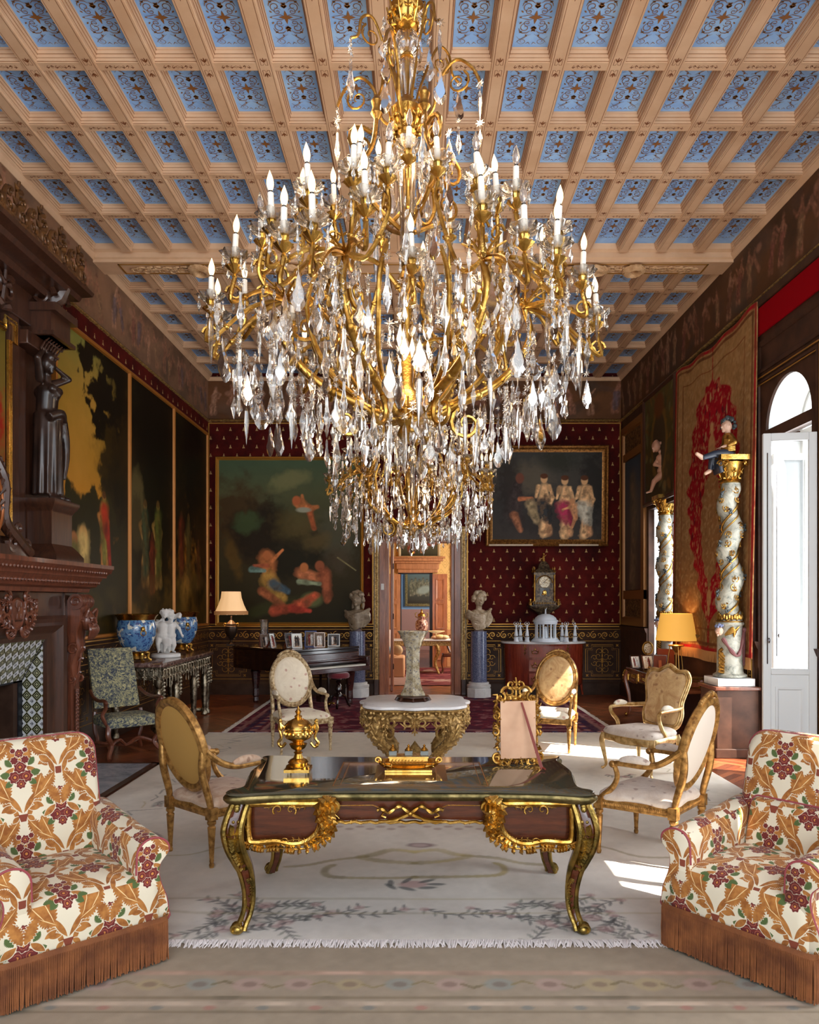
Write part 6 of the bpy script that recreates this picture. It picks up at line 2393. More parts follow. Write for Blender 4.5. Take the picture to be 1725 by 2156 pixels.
x, y = S(392, 1225); p.fig(x, y, 1.2, (110, 84, 40), (60, 50, 24), k=.7); p.fig(x + .6, y - .1, .9, (110, 76, 40), (80, 40, 20), k=.6); p.fig(x - .4, y, 1.2, (90, 60, 30), (96, 34, 20), k=.6)
for _i in range(14):
    random.seed(_i + 50); sb_(random.uniform(175, 420), random.uniform(1220, 1290), .3, .12, random.choice(((70, 58, 24), (30, 24, 10), (104, 70, 34))), .5, .5, .8, random.uniform(-.4, .4))
p.age(.3, (50, 36, 12), .08)
WALNUT_LINE = mat('orange_gilt_batten', C((176, 112, 44)), .4, .35)
LAB = ('tall landscape canvas with golden sky and dark tree beside the chimney', 'middle dark canvas with standing figures on the left wall', 'darkest narrow canvas on the left wall, farthest from the camera')
for i in range(3):
    a, b = DV[i] - DV[0], DV[i + 1] - DV[0]
    j0, j1 = int(a / Wp * (p.nx - 1)), int(b / Wp * (p.nx - 1))
    sub = object.__new__(Paint)
    sub.nx, sub.ny = j1 - j0 + 1, p.ny
    sub.X, sub.Y = np.meshgrid(np.linspace(0, b - a, sub.nx), np.linspace(0, p.h, p.ny)); sub.c = p.c[:, j0:j1 + 1]
    t = thing('wall_painting', LAB[i], 'painting', (XL + .02, DV[i], ZT0))
    sub.mesh('canvas', (.02, 0, 0), (0, 1, 0), (0, 0, 1), CANVAS, t)
    f = MB(); rect_frame(f, (0, -.02, -.03), U_L, V_Z, b - a + .04, Hp + .06, [(0, 0), (0, .05), (.015, .06), (.04, .05), (.05, .02), (.05, 0)]); f.build('frame', WALNUT_LINE, t)

# ------------------------------------------------------------------ statues
def body(mb, pelvis, chest, neck, head, s, arms=(), legs=(), fat=1.0):
    """a figure as one skin of limbs: s = head height"""
    pelvis, chest, neck, head = map(Vector, (pelvis, chest, neck, head))
    mb.ell(pelvis, (s * .62 * fat, s * .48 * fat, s * .5), 14, 10)
    mb.cap(pelvis, chest, s * .46 * fat, s * .52 * fat, 14)
    mb.ell(chest, (s * .66 * fat, s * .44 * fat, s * .5), 14, 10)
    mb.cap(chest + (neck - chest) * .5, neck + (head - neck) * .3, s * .24, s * .2, 10)
    mb.ell(head, (s * .38, s * .42, s * .52), 16, 12)
    f = (Vector((0, -1, 0)))
    for arm in arms:
        a, b, c = map(Vector, arm)
        mb.cap(a, b, s * .22 * fat, s * .16 * fat, 10); mb.cap(b, c, s * .16 * fat, s * .10 * fat, 10)
        d = (c - b).normalized()
        mb.ell(c + d * s * .12, (s * .13, s * .1, s * .16), 8, 6)
        sd = d.cross(Vector((0, 1, .3))).normalized()
        for k in range(4):
            mb.cap(c + d * s * .2 + sd * (s * .06 * (k - 1.5)), c + d * s * (.40 + .03 * (k in (1, 2))) + sd * (s * .07 * (k - 1.5)) + Vector((0, -s * .04, 0)), s * .04, s * .03, 6)
        mb.cap(c + d * s * .08 + sd * s * .1, c + d * s * .24 + sd * s * .2, s * .045, s * .03, 6)
    for leg in legs:
        a, b, c, tt = map(Vector, leg)
        mb.cap(a, b, s * .36 * fat, s * .22 * fat, 12); mb.cap(b, c, s * .23 * fat, s * .13 * fat, 12)
        mb.cap(c, tt, s * .13, s * .09, 8)
    return mb


def face(mb, head, s, f=(0, -1, 0)):
    head, f = Vector(head), Vector(f).normalized()
    r = f.cross(Vector((0, 0, 1))).normalized()
    up = Vector((0, 0, 1))
    mb.cap(head + f * s * .40 + up * s * .06, head + f * s * .47 - up * s * .08, s * .045, s * .07, 6)     # nose
    for k in (-1, 1):
        mb.ell(head + f * s * .34 + r * (k * s * .15) + up * s * .02, s * .07, 8, 6)
        mb.cap(head + f * s * .37 + r * (k * s * .06) + up * s * .12, head + f * s * .32 + r * (k * s * .24) + up * s * .12, s * .05, s * .04, 6)
        mb.ell(head + r * (k * s * .38) - up * s * .02, s * .08, 6, 5)
    mb.cap(head + f * s * .38 - up * s * .22 - r * s * .08, head + f * s * .38 - up * s * .22 + r * s * .08, s * .045, s * .045, 6)
    mb.ell(head + f * s * .30 - up * s * .38, s * .12, 8, 6)


def curls(mb, head, s, n=30, r=.14, seed=1, lo=-.1, ext=1.0):
    rr = random.Random(seed)
    for i in range(n):
        a = rr.uniform(0, 6.28)
        z = rr.uniform(lo, .95)
        q = math.sqrt(max(0, 1 - z * z))
        if math.sin(a) * q < -.45 and z < .55: continue
        mb.ell(Vector(head) + Vector((math.cos(a) * q * s * .42 * ext, math.sin(a) * q * s * .44 * ext, z * s * .52)), s * r * rr.uniform(.7, 1.2), 7, 5)


def draped(mb, top, bot, r0, r1, n=10, m=0, c0=(0, 0), folds=9, amp=.12, seed=0):
    """hanging cloth with folds"""
    rr = random.Random(seed); ph = rr.uniform(0, 6)
    loops = []
    for i in range(n + 1):
        q = i / n
        z = lerp(top, bot, q); r = lerp(r0, r1, q ** .8)
        loops.append([Vector((c0[0] + r * (1 + amp * q * math.sin(folds * a + ph + q)) * math.cos(a), c0[1] + r * .8 * (1 + amp * q * math.sin(folds * a + ph + q)) * math.sin(a), z)) for a in [2 * PI * k / 60 for k in range(60)]])
    mb.rings(loops, m)


def bust(label, loc, mt, seed, turn):
    t = thing('marble_bust', label, 'bust', loc, turn, 'marble busts beside the doorway')
    s = .27
    m = MB()
    hd = (0, -.02, .60)
    m.ell(hd, (s * .36, s * .42, s * .5), 18, 12); face(m, hd, s)
    m.cap((0, 0, .34), (0, -.01, .50), .062, .055, 12)
    m.ell((0, .01, .30), (.20, .12, .12), 18, 10)
    m.ell((-.17, .01, .30), (.09, .09, .09), 12, 8); m.ell((.17, .01, .30), (.09, .09, .09), 12, 8)
    m.cap((0, 0, .27), (0, .0, .12), .13, .05, 14)
    rr = random.Random(seed)
    for i in range(11):        # sweeping drapery folds
        y0 = lerp(.36, .10, i / 10)
        m.tube(bez([(-.24 + i * .012, -.02, y0 + .03), (-.08, -.13 + i * .004, y0 - .05 - rr.uniform(0, .03)), (.08, -.13, y0 - .02), (.25 - i * .018, .0, y0 + .06 - i * .01)], 5), [.022 + .008 * math.sin(j) for j in range(16)], 7)
    for i in range(6):
        m.tube(bez([(.2 - i * .02, -.05, .34 - i * .02), (.26 - i * .02, -.03, .22 - i * .02), (.14 - i * .03, -.06, .08)], 5), .02, 6)
    o = m.build('figure', mt, t, remesh=.0085, sm=2)
    m = MB()
    curls(m, (0, -.01, .61), s, 46, .15, seed, -.3, 1.05)
    if seed % 2:
        for k in (-1, 1): m.tube(bez([(k * .07, .04, .62), (k * .1, .06, .5), (k * .09, .03, .42)], 4), .03, 8)
    m.build('hair', mt, t, remesh=.009, sm=1)
    m = MB().lathe([(.085, 0), (.09, .012), (.07, .03), (.045, .045), (.04, .09), (.06, .105), (.06, .12)], 24)
    m.build('socle', mat('socle_%d' % seed, C((138, 120, 124)), .3), t)
    return t


def pedestal(label, x, y):
    t = thing('column_pedestal', label, 'pedestal', (x, y, 0), 0, 'granite columns beside the doorway')
    MB().lathe([(.235, 0), (.235, .17), (.22, .18)], 8, a0=PI / 8).build('plinth', STATUE, t, smooth=False)
    MB().lathe([(.21, .18), (.225, .2), (.225, .235), (.19, .25), (.185, .262), (.195, .27), (.19, .285), (.16, .29)], 32).build('base_ring', STATUE, t)
    MB().lathe([(.155, .28), (.15, 1.24)], 36).build('shaft', BLUE_GRANITE, t)
    return t


pedestal('blue-grey granite column on white octagonal base, left of the doorway', -1.12, 14.28)
pedestal('blue-grey granite column on white octagonal base, right of the doorway', 1.165, 14.28)
bust('brownish marble bust with high hair, left of the doorway', (-1.12, 14.28, 1.24), BUST_A, 3, -.25)
bust('veined alabaster bust with short curls, right of the doorway', (1.165, 14.28, 1.24), BUST_B, 4, .3)

# ------------------------------------------------------------------ commode, rotunda, figurines, clock
cm = thing('commode', 'half-round tulipwood commode with white marble top against the back wall', 'commode', (2.42, 14.42, 0))


def dshape(hw, d, n=18):
    pts = [(hw * math.cos(PI + PI * i / n), d * math.sin(PI + PI * i / n) if True else 0) for i in range(n + 1)]
    out = []
    for a, b in pts:
        k = abs(a) / hw
        out.append((a, b * (1 if k < .99 else 1)))
    return out


ds = [(-.78, .22), (-.78, .10)] + [(-.78 * math.cos(PI * i / 20) if True else 0, .10 - .36 * math.sin(PI * i / 20) ** .8) for i in range(1, 20)] + [(.78, .10), (.78, .22)]
m = MB().rings([[Vector((a * k, b * k if b < 0 else b, z)) for a, b in ds] for k, z in ((.92, .22), (.95, .26), (.97, .9), (.98, 1.0))]); m.build('body', W_COMM, cm)
m = MB().rings([[Vector((a * k, b * k if b < 0 else b, z)) for a, b in ds] for k, z in ((1.01, 1.0), (1.03, 1.01), (1.03, 1.03), (1.01, 1.04))]); m.build('marble_top', WHITE_MARBLE, cm)
for x in (-.7, -.3, .3, .7):
    yy_ = -.10 if abs(x) < .5 else .06
    q = bez([(x, yy_, .26), (x * 1.02, yy_ - .02, .15), (x * 1.05, yy_ - .02, .03)], 4); MB().tube(q, [.04, .036, .032, .028, .024, .02, .02, .022, .024], 8).build('leg', W_COMM, cm)
for k, z in enumerate((.86, .60, .35)):
    m = MB()
    m.rings([[Vector((x, -.262 - .012 * (1 - (x / .33) ** 2) - d, z + zz)) for x, zz in ((-.33, -.105), (0, -.105), (.33, -.105), (.33, .105), (0, .105), (-.33, .105))] for d in (0, .012)])
    dr = m.build('drawer', W_COMM, cm)
    for x in (-.22, .22):
        m = MB()
        for s in (-1, 1):
            m.tube(bez([(x, -.285, z + .04), (x + s * .05, -.29, z + .0), (x + s * .075, -.29, z + .03)], 4), .006, 5)
            m.tube(bez([(x, -.29, z - .03), (x + s * .05, -.30, z - .035), (x + s * .06, -.29, z + .0)], 4), .006, 5)
        m.ell((x, -.285, z + .045), (.015, .006, .02), 6, 5)
        m.build('handle', GOLD, dr)
for x in (-.40, .40):
    m = MB(); leafy(m, [(x, -.20, .98), (x, -.215, .92), (x, -.215, .84), (x, -.20, .76)], .035, (0, -1, 0), 6); m.build('corner_mount', GOLD, cm)

t = thing('rotunda_model', 'white biscuit model of a domed temple on the commode', 'model', (pw(1149, 14.25), 14.25, 1.045))
MB().lathe([(.27, 0), (.27, .02), (.25, .02), (.25, .045), (.23, .045), (.23, .07)], 32).build('steps', BISCUIT, t)
for i in range(8):
    a = PI / 8 + i * PI / 4
    MB().lathe([(.026, .07), (.022, .09), (.019, .1), (.016, .30), (.022, .315), (.026, .33)], 10, (.185 * math.cos(a), .185 * math.sin(a), 0)).build('column', BISCUIT, t)
MB().lathe([(.2, .33), (.22, .335), (.22, .37), (.235, .375), (.235, .40), (.21, .41), (.19, .45), (.14, .49), (.07, .515), (.02, .52)], 32).build('dome', BISCUIT, t)
m = MB(); m.cap((0, 0, .51), (0, 0, .58), .018, .012, 8); m.ell((0, 0, .60), .013, 8, 6); m.cap((0, 0, .57), (.02, 0, .63), .006, .004, 6); m.build('finial_figure', BISCUIT, t)
m = MB(); m.cap((0, 0, .07), (0, 0, .19), .05, .03, 8); m.ell((0, 0, .26), .026, 8, 6); m.cap((0, 0, .18), (0, 0, .23), .03, .026, 8); m.build('inner_figure', BISCUIT, t)


def figurine(x, y, z, h, pose, lab):
    t = thing('figurine', lab, 'figurine', (x, y, z), 0, 'white biscuit figurines on the commode')
    MB().lathe([(.055, 0), (.05, .015), (.04, .03), (.042, .08), (.05, .09)], 14).build('base', BISCUIT, t)
    s = h / 7.5
    m = MB(); z0 = .09
    up = pose
    a1 = ((-s * .7, 0, z0 + h * .8), (-s * 1.3, 0, z0 + h * (.95 if up else .62)), (-s * .5 if up else -s * 1.0, -s * .4, z0 + h * (1.05 if up else .5)))
    a2 = ((s * .7, 0, z0 + h * .8), (s * 1.3, 0, z0 + h * (.95 if up == 1 else .62)), (s * .5 if up == 1 else s * 1.6, -s * .4, z0 + h * (1.05 if up == 1 else .55)))
    body(m, (0, 0, z0 + h * .5), (0, 0, z0 + h * .72), (0, 0, z0 + h * .85), (0, 0, z0 + h * .93), s, (a1, a2), (((-s * .3, 0, z0 + h * .45), (-s * .4, -s * .3, z0 + h * .26), (-s * .35, 0, z0 + s * .3), (-s * .4, -s * .6, z0 + s * .15)), ((s * .3, 0, z0 + h * .45), (s * .4, 0, z0 + h * .26), (s * .35, s * .1, z0 + s * .3), (s * .4, -s * .5, z0 + s * .15))))
    draped(m, z0 + h * .5, z0 + s * .5, s * .62, s * .95, 6, seed=int(x * 100))
    m.build('figure', BISCUIT, t, remesh=.006, sm=1)


for i, (px, dy, po) in enumerate(((1087, .0, 1), (1096, .1, 0), (1110, -.05, 1), (1184, .05, 0), (1193, -.08, 1), (1211, .0, 2))):
    figurine(pw(px, 14.25 + dy), 14.25 + dy, 1.045, .27, po, ('leftmost white biscuit dancer on the commode, both arms raised', 'second white biscuit figurine from the left, arms lowered, set back', 'white biscuit dancer just left of the temple model',
             'white biscuit figurine just right of the temple model, arms lowered', 'white biscuit dancer with raised arms, second from the right', 'rightmost white biscuit figurine on the commode')[i])

ck_ = thing('bracket_clock', 'dark boulle bracket clock with gilt mounts on the red back wall', 'clock', (pw(1145, 14.5), YB - .19, pz_(1292, 14.5)))
BOULLE = mat('boulle_dark', C((66, 52, 40)), .3, .3, fn=speck(C((44, 32, 26)), C((110, 92, 66)), 26, .4, .62, .3))
m = MB().rings([[Vector((a * k, b * k, z)) for a, b in rounded(.30, .14, .06)] for k, z in ((.12, -.10), (.3, -.02), (.55, .04), (.9, .10), (1.0, .13), (1.0, .16))]); m.build('bracket', BOULLE, ck_)
m = MB().box(-.22, -.13, .17, .22, .13, .24).box(-.165, -.11, .24, .165, .11, .74).box(-.2, -.12, .74, .2, .12, .78)
m.rings([[Vector((a * k, b * k, z)) for a, b in rounded(.19, .12, .02)] for k, z in ((1, .78), (.85, .83), (.6, .86), (.5, .93), (.3, .98), (.2, 1.0))]); m.build('case', BOULLE, ck_)
m = MB()
for s in (-1, 1):
    m.lathe([(.02, .24), (.014, .3), (.018, .5), (.014, .7), (.02, .74)], 8, (s * .19, -.11, 0)); m.lathe([(.022, .78), (.03, .8), (.01, .83), (.016, .86), (.0, .9)], 8, (s * .19, -.11, 0)); m.lathe([(.022, .78), (.03, .8), (.01, .83), (.016, .86), (.0, .9)], 8, (s * .19, .10, 0))
    leafy(m, [(s * .2, -.13, .24), (s * .27, -.14, .2), (s * .29, -.12, .28)], .035, (0, -1, 0), 5)
    m.lathe([(.03, .16), (.035, .2), (.02, .24), (.028, .28)], 8, (s * .27, -.1, 0))
leafy(m, [(lerp(-.2, .2, i / 8), -.14, .2) for i in range(9)], .03, (0, -1, 0), 8)
m.tube([(.15 * math.cos(PI * i / 12), -.115, .58 + .14 * math.sin(PI * i / 12)) for i in range(13)], .012, 6)
m.cap((0, 0, 1.0), (0, 0, 1.1), .03, .022, 8); m.ell((0, 0, 1.14), .022, 8, 6); m.cap((0, 0, 1.08), (.05, 0, 1.12), .01, .008, 6); m.cap((0, 0, 1.08), (-.05, 0, 1.04), .01, .008, 6)
m.build('gilt_mount', GOLD_D, ck_)
m = MB().lathe([(.095, 0), (.1, .006), (.0, .012)], 28); m.v = [(a, -.118 - c, .60 + b * 1.1) for a, b, c in m.v]; m.build('dial', mat('clock_dial', C((220, 206, 170)), .3, fn=speck(C((150, 120, 60)), C((232, 222, 196)), 60, .42, .5)), ck_)
m = MB(); m.tube([(0, -.134, .60), (.03, -.134, .65)], .004, 4); m.tube([(0, -.134, .60), (-.045, -.134, .575)], .004, 4); m.build('clock_hand', BLACK, ck_)
m = MB().box(-.09, -.118, .34, .09, -.11, .49); m.build('pendulum_glass', mat('dark_glass', C((40, 36, 32)), .05, coat=1), ck_)
m = MB(); m.ell((0, -.125, .40), (.04, .01, .05), 10, 8); leafy(m, [(-.05, -.122, .37), (0, -.122, .35), (.05, -.122, .37)], .03, (0, -1, 0), 4); m.build('pendulum_mount', GOLD_S, ck_)
# ------------------------------------------------------------------ fireplace
FX = -3.70
fp_ = thing('fireplace', 'carved dark walnut fireplace with black and white lozenge tiles at the left edge', 'fireplace', (-3.9, 6.7, 0))
L0 = Vector((3.9, -6.7, 0))      # world -> local shift


def lw(mb):
    mb.M = Matrix.Translation(L0)
    return mb


ya, yb = 5.1, 8.32
sh = lw(MB())
pr = [(0, 1.90), (.06, 1.90), (.07, 1.94), (.12, 1.96), (.13, 1.99), (.16, 2.03), (.17, 2.06), (.20, 2.06), (.205, 2.09), (.24, 2.13), (.25, 2.15), (.26, 2.16), (.26, 2.20), (0, 2.20)]
xb = FX + .02
for lvl in (0,):
    path = [(XL + .02, ya - 0, 0), (xb, ya, 0), (xb, yb, 0), (XL + .02, yb, 0)]
    sh.mould([(-0 + a, b) for a, b in pr], [Vector(q) for q in path])
sh.box(XL, ya, 1.9, xb, yb, 2.19)
sh.build('mantel_shelf', W_MAH, fp_)
m = lw(MB())
for i in range(58):
    y = lerp(ya - .1, yb + .12, i / 57)
    m.ell((xb + .145, y, 2.005), (.018, .02, .02), 8, 5)
    m.ell((xb + .225, y, 2.115), (.016, .024, .018), 6, 4)
for i in range(9):
    x = lerp(xb + .12, XL + .1, i / 8)
    m.ell((x, yb + .145, 2.005), (.02, .018, .02), 8, 5); m.ell((x, yb + .225, 2.115), (.024, .016, .018), 6, 4)
m.build('carved_moulding', W_MAH, fp_)
m = lw(MB())
# frieze board, inner architrave, jamb boards
m.box(XL, ya, 1.62, FX - .02, yb, 1.90).box(XL, 7.98, 0, FX, yb, 1.90).box(XL, ya, 0, FX - .02, 5.5, 1.9)
m.build('surround', W_DARK, fp_, bevel=.008)
m = lw(MB())
pf = [(0, 0), (0, .05), (.03, .07), (.07, .05), (.10, .065), (.16, .02), (.20, -.02), (.24, -.04), (.24, -.08)]
rect = [(FX - .03, 7.98, .0), (FX - .03, 7.98, 1.66), (FX - .03, 5.45, 1.66), (FX - .03, 5.45, 0)]
loops = []
for k, q in enumerate(rect):
    sv = 1
    dy = -1 if k < 2 else 1
    dz = 0 if k in (0, 3) else -1
    loops.append([Vector(q) + Vector((b, dy * a, dz * a)) for a, b in pf])
m.rings(loops, cap=False)
m.build('architrave', W_DARK, fp_)
# plinth and console of the far jamb
m = lw(MB()).box(XL, 7.92, 0, FX + .03, 8.37, .30).box(XL, 7.96, .30, FX + .0, 8.34, .36)
m.build('plinth', W_DARK, fp_, bevel=.01)
m = lw(MB())
YC = 8.15
m.box(FX - .02, YC - .10, .36, FX + .035, YC + .10, 1.2)
loops = []
for x, z, w_ in ((.02, .9, .06), (.05, 1.0, .09), (.045, 1.12, .11), (.07, 1.22, .10), (.10, 1.30, .085), (.09, 1.38, .10), (.10, 1.48, .12), (.13, 1.60, .11), (.14, 1.72, .11), (.16, 1.82, .11)):
    loops.append([Vector((FX + a, YC + b, z)) for a, b in ((-.02, -w_), (x, -w_), (x + .02, -w_ * .5), (x + .02, w_ * .5), (x, w_), (-.02, w_))])
m.rings(loops)
m.tube([(FX + .10, YC - .14, 1.80), (FX + .10, YC + .14, 1.80)], .075, 16)
for k in (-.13, -.06, 0, .06, .13): m.tube([(FX + .10, YC + k - .012, 1.80), (FX + .10, YC + k + .012, 1.80)], .083, 16)
for s in (-1, 1):
    scroll3(m, (FX + .10, YC + s * .145, 1.80), (1, 0, 0), (0, 0, 1), .06, .01, 0, 1.5, .014)
    scroll3(m, (FX + .06, YC + s * .11, 1.30), (1, 0, 0), (0, 0, 1), .06, .012, 1, 1.3, .016)
    scroll3(m, (FX + .04, YC + s * .10, .98), (1, 0, 0), (0, 0, 1), .04, .01, -2, 1.3, .014)
# mask of an old man with beard
hd = Vector((FX + .17, YC - .0, 1.60))
m.ell(hd, (.07, .085, .11), 14, 10); face(m, hd, .22, (1, -.25, 0))
for i in range(9):
    a = -1.1 + i * .28
    m.tube(bez([hd + Vector((.05, a * .07, -.04)), hd + Vector((.07, a * .085, -.11)), hd + Vector((.03, a * .06, -.2))], 4), [.018, .018, .02, .02, .018, .014, .012, .008, .005], 6)
m.tube([hd + Vector((.06, -.05, -.03)), hd + Vector((.085, 0, -.035)), hd + Vector((.06, .05, -.03))], .014, 6)
for s in (-1, 1): m.tube(bez([hd + Vector((.02, s * .06, .08)), hd + Vector((.05, s * .1, .12)), hd + Vector((.03, s * .13, .04))], 4), .018, 6)
leafy(m, [(FX + .10, YC, 1.32), (FX + .09, YC, 1.2), (FX + .07, YC, 1.05), (FX + .05, YC, .92)], .06, (1, 0, 0), 6)
for i in range(12):
    leafy(m, [(FX + .045, YC, .86 - i * .04), (FX + .055, YC, .83 - i * .04)], .04, (1, 0, 0), 1, .5)
m.build('console', W_MAH, fp_)
# coat of arms in the middle of the frieze
SY, SZ = 6.98, 1.73
m = MB()
m.M = Matrix.Translation(L0) @ Matrix.Translation((FX, SY, SZ)) @ Matrix.Scale(.66, 4) @ Matrix.Translation((-FX, -SY, -SZ))
sp_ = [(SY + .20 * math.cos(a) * (1 if math.sin(a) > -.2 else .9), SZ + (.17 if math.sin(a) > 0 else .30) * math.sin(a)) for a in [2 * PI * i / 32 for i in range(32)]]
m.rings([[Vector((FX + d, SY + (a - SY) * k, SZ + (b - SZ) * k)) for a, b in sp_] for d, k in ((.0, 1.0), (.05, .98), (.07, .86), (.05, .8), (.055, .3), (.056, .02))])
for (a, b) in ((-.06, .06), (.06, .06), (0, 0), (-.05, -.1), (.05, -.1)):
    leafy(m, [(FX + .065, SY + a, SZ + b - .03), (FX + .07, SY + a, SZ + b + .04)], .025, (1, 0, 0), 2)
for s in (-1, 1):
    for j, (r, cy, cz) in enumerate(((.13, .30, .02), (.10, .27, .17), (.11, .30, -.16), (.09, .42, .06), (.07, .40, -.08), (.06, .48, .02), (.12, .2, -.30))):
        scroll3(m, (FX + .05, SY + s * cy, SZ + cz), (0, s, 0), (0, 0, 1), r, .02, 2.4 - j, 1.2, .03)
    leafy(m, bez([(FX + .05, SY + s * .12, SZ - .32), (FX + .07, SY + s * .28, SZ - .26), (FX + .05, SY + s * .44, SZ - .14), (FX + .05, SY + s * .52, SZ - .0)], 5), .08, (1, 0, 0), 9)
    leafy(m, bez([(FX + .05, SY + s * .22, SZ + .14), (FX + .09, SY + s * .36, SZ + .10), (FX + .08, SY + s * .50, SZ + .12)], 5), .06, (1, 0, 0), 6)
m.build('carved_shield', W_MAH, fp_)
# tiles
m = MB()
def tile_quad(mb, a, b, c, d): mb.add([Vector(q) + L0 for q in (a, b, c, d)], [(0, 1, 2, 3)])
tiles = MB()
xa, xd = FX - .08, FX - .34
tile_quad(tiles, (xa, 7.74, 0), (xd, 7.78, 0), (xd, 7.78, 1.0), (xa, 7.74, 1.44))
tile_quad(tiles, (xa, 5.65, 1.44), (xa, 7.74, 1.44), (xd, 7.78, 1.0), (xd, 5.62, 1.0))
tile_quad(tiles, (xd, 5.62, 0), (xa, 5.65, 0), (xa, 5.65, 1.44), (xd, 5.62, 1.0))
to = tiles.build('tile_slip', TILES, fp_, smooth=False)
uv = to.data.uv_layers.new(name='UVMap')
vals = [(.0, 0), (.27, 0), (.27, 1.0), (.0, 1.44), (-2.09, .06), (0, .06), (0.03, -.46), (-2.13, -.46), (0, 0), (.27, 0), (.27, 1.44), (0, 1)]
for i, q in enumerate(vals): uv.data[i].uv = (q[0] + .01, q[1] + .02)
m = lw(MB()); m.tube([(xa + .002, 7.74, 1.44), (xd + .002, 7.776, 1.0)], .006, 6); m.build('tile_edge', STEEL, fp_)
m = lw(MB()).box(XL - .40, 7.70, 0, xd, 7.80, .98).box(XL - .40, 5.6, 0, xd, 5.72, .98).box(XL - .44, 5.7, 0, XL - .40, 7.72, 1.4).box(XL - .4, 5.6, .98, xd - .01, 7.8, 1.02)
m.build('firebox', BLACK_IRON, fp_)

# ------------------------------------------------------------------ overmantel
om_ = thing('overmantel', 'tall carved walnut overmantel with caryatid and pierced cresting at the left edge', 'overmantel', (-3.9, 6.7, 2.2))
L0b = Vector((3.9, -6.7, -2.2))


def lw2(mb):
    mb.M = Matrix.Translation(L0b)
    return mb


m = lw2(MB())
m.box(XL, 5.1, 2.2, XL + .10, 8.22, 4.95)
m.box(XL, 7.22, 2.2, XL + .18, 7.40, 4.8)
m.box(XL, 7.40, 4.32, XL + .26, 8.0, 4.46).box(XL, 5.1, 4.55, XL + .2, 8.18, 4.95)
m.build('back_board', W_DARK, om_, bevel=.01)
m = lw2(MB())
for (y0, y1) in ((7.58, 8.0), (5.3, 5.72)):
    m = lw2(MB())
    m.mould([(0, 2.2), (.10, 2.2), (.10, 2.26), (.06, 2.32), (.03, 2.36), (.012, 2.38), (.012, 2.70), (.02, 2.72), (.05, 2.76), (.07, 2.80), (.07, 2.83), (0, 2.83)], [Vector((XL, y0, 0)), Vector((XL + .40, y0, 0)), Vector((XL + .40, y1, 0)), Vector((XL, y1, 0))])
    m.box(XL, y0 + .004, 2.2, XL + .395, y1 - .004, 2.829)
    m.build('pedestal', W_DARK, om_)
# caryatid, arms raised to the head
m = lw2(MB())
bx_, by = XL + .24, 7.80
z0 = 2.83; h = 1.50; s = h / 7.6
body(m, (bx_, by, z0 + h * .52), (bx_ + .02, by, z0 + h * .74), (bx_, by, z0 + h * .86), (bx_ + .02, by - .01, z0 + h * .94), s,
     (((bx_, by - s * .62, z0 + h * .82), (bx_ + .05, by - s * 1.35, z0 + h * .93), (bx_ + .02, by - s * .45, z0 + h * 1.02)), ((bx_, by + s * .62, z0 + h * .82), (bx_ + .1, by + s * 1.5, z0 + h * .89), (bx_ + .06, by + s * .4, z0 + h * .93))), (), 1.08)
for k in (-1, 1): m.ell((bx_ + .10, by + k * s * .32, z0 + h * .76), s * .24, 10, 8)
face(m, (bx_ + .02, by - .01, z0 + h * .94), s, (1, -.4, -.3))
draped(m, z0 + h * .60, z0 + .06, s * .72, s * .72, 14, c0=(bx_ + .02, by), folds=11, amp=.16, seed=3)
m.tube(bez([(bx_ + .1, by - .14, z0 + h * .56), (bx_ + .16, by, z0 + h * .60), (bx_ + .1, by + .15, z0 + h * .54)], 5), .045, 8)
m.tube(bez([(bx_ + .12, by + .12, z0 + h * .56), (bx_ + .13, by + .17, z0 + h * .35), (bx_ + .12, by + .14, z0 + h * .16)], 5), [.05, .05, .05, .05, .045, .04, .04, .035, .03, .025, .02], 8)
for k in (-1, 1): m.cap((bx_ + .1, by + k * .06, z0 + .03), (bx_ + .2, by + k * .07, z0 + .02), .04, .03, 8)
curls(m, (bx_ + .01, by, z0 + h * .95), s, 26, .16, 2, -.1)
m.build('caryatid', mat('polished_dark_walnut', C((48, 31, 24)), .3, coat=.15, fn=speck(C((34, 22, 17)), C((60, 40, 31)), 5, bs=.1)), om_, remesh=.012, sm=2)
m = lw2(MB())
for k in range(7):
    leafy(m, [(bx_ + .02, by - .15 + k * .05, 4.34), (bx_ + .07, by - .16 + k * .053, 4.42), (bx_ + .12, by - .17 + k * .056, 4.45)], .05, (1, 0, .5), 3)
m.box(XL, by - .22, 4.46, XL + .40, by + .20, 4.74).box(XL, by - .26, 4.46, XL + .44, by + .24, 4.50).box(XL, by - .26, 4.70, XL + .46, by + .24, 4.78)
m.tube([(XL + .2, by - .02, 4.80), (XL + .40, by - .02, 4.92), (XL + .46, by - .02, 5.02)], [.07, .08, .05], 8)
scroll3(m, (XL + .3, by + .12, 4.88), (1, 0, 0), (0, 0, 1), .12, .02, 0, 1.3, .03)
scroll3(m, (XL + .3, by - .18, 4.88), (1, 0, 0), (0, 0, 1), .12, .02, 0, 1.3, .03)
m.build('capital', W_DARK, om_)
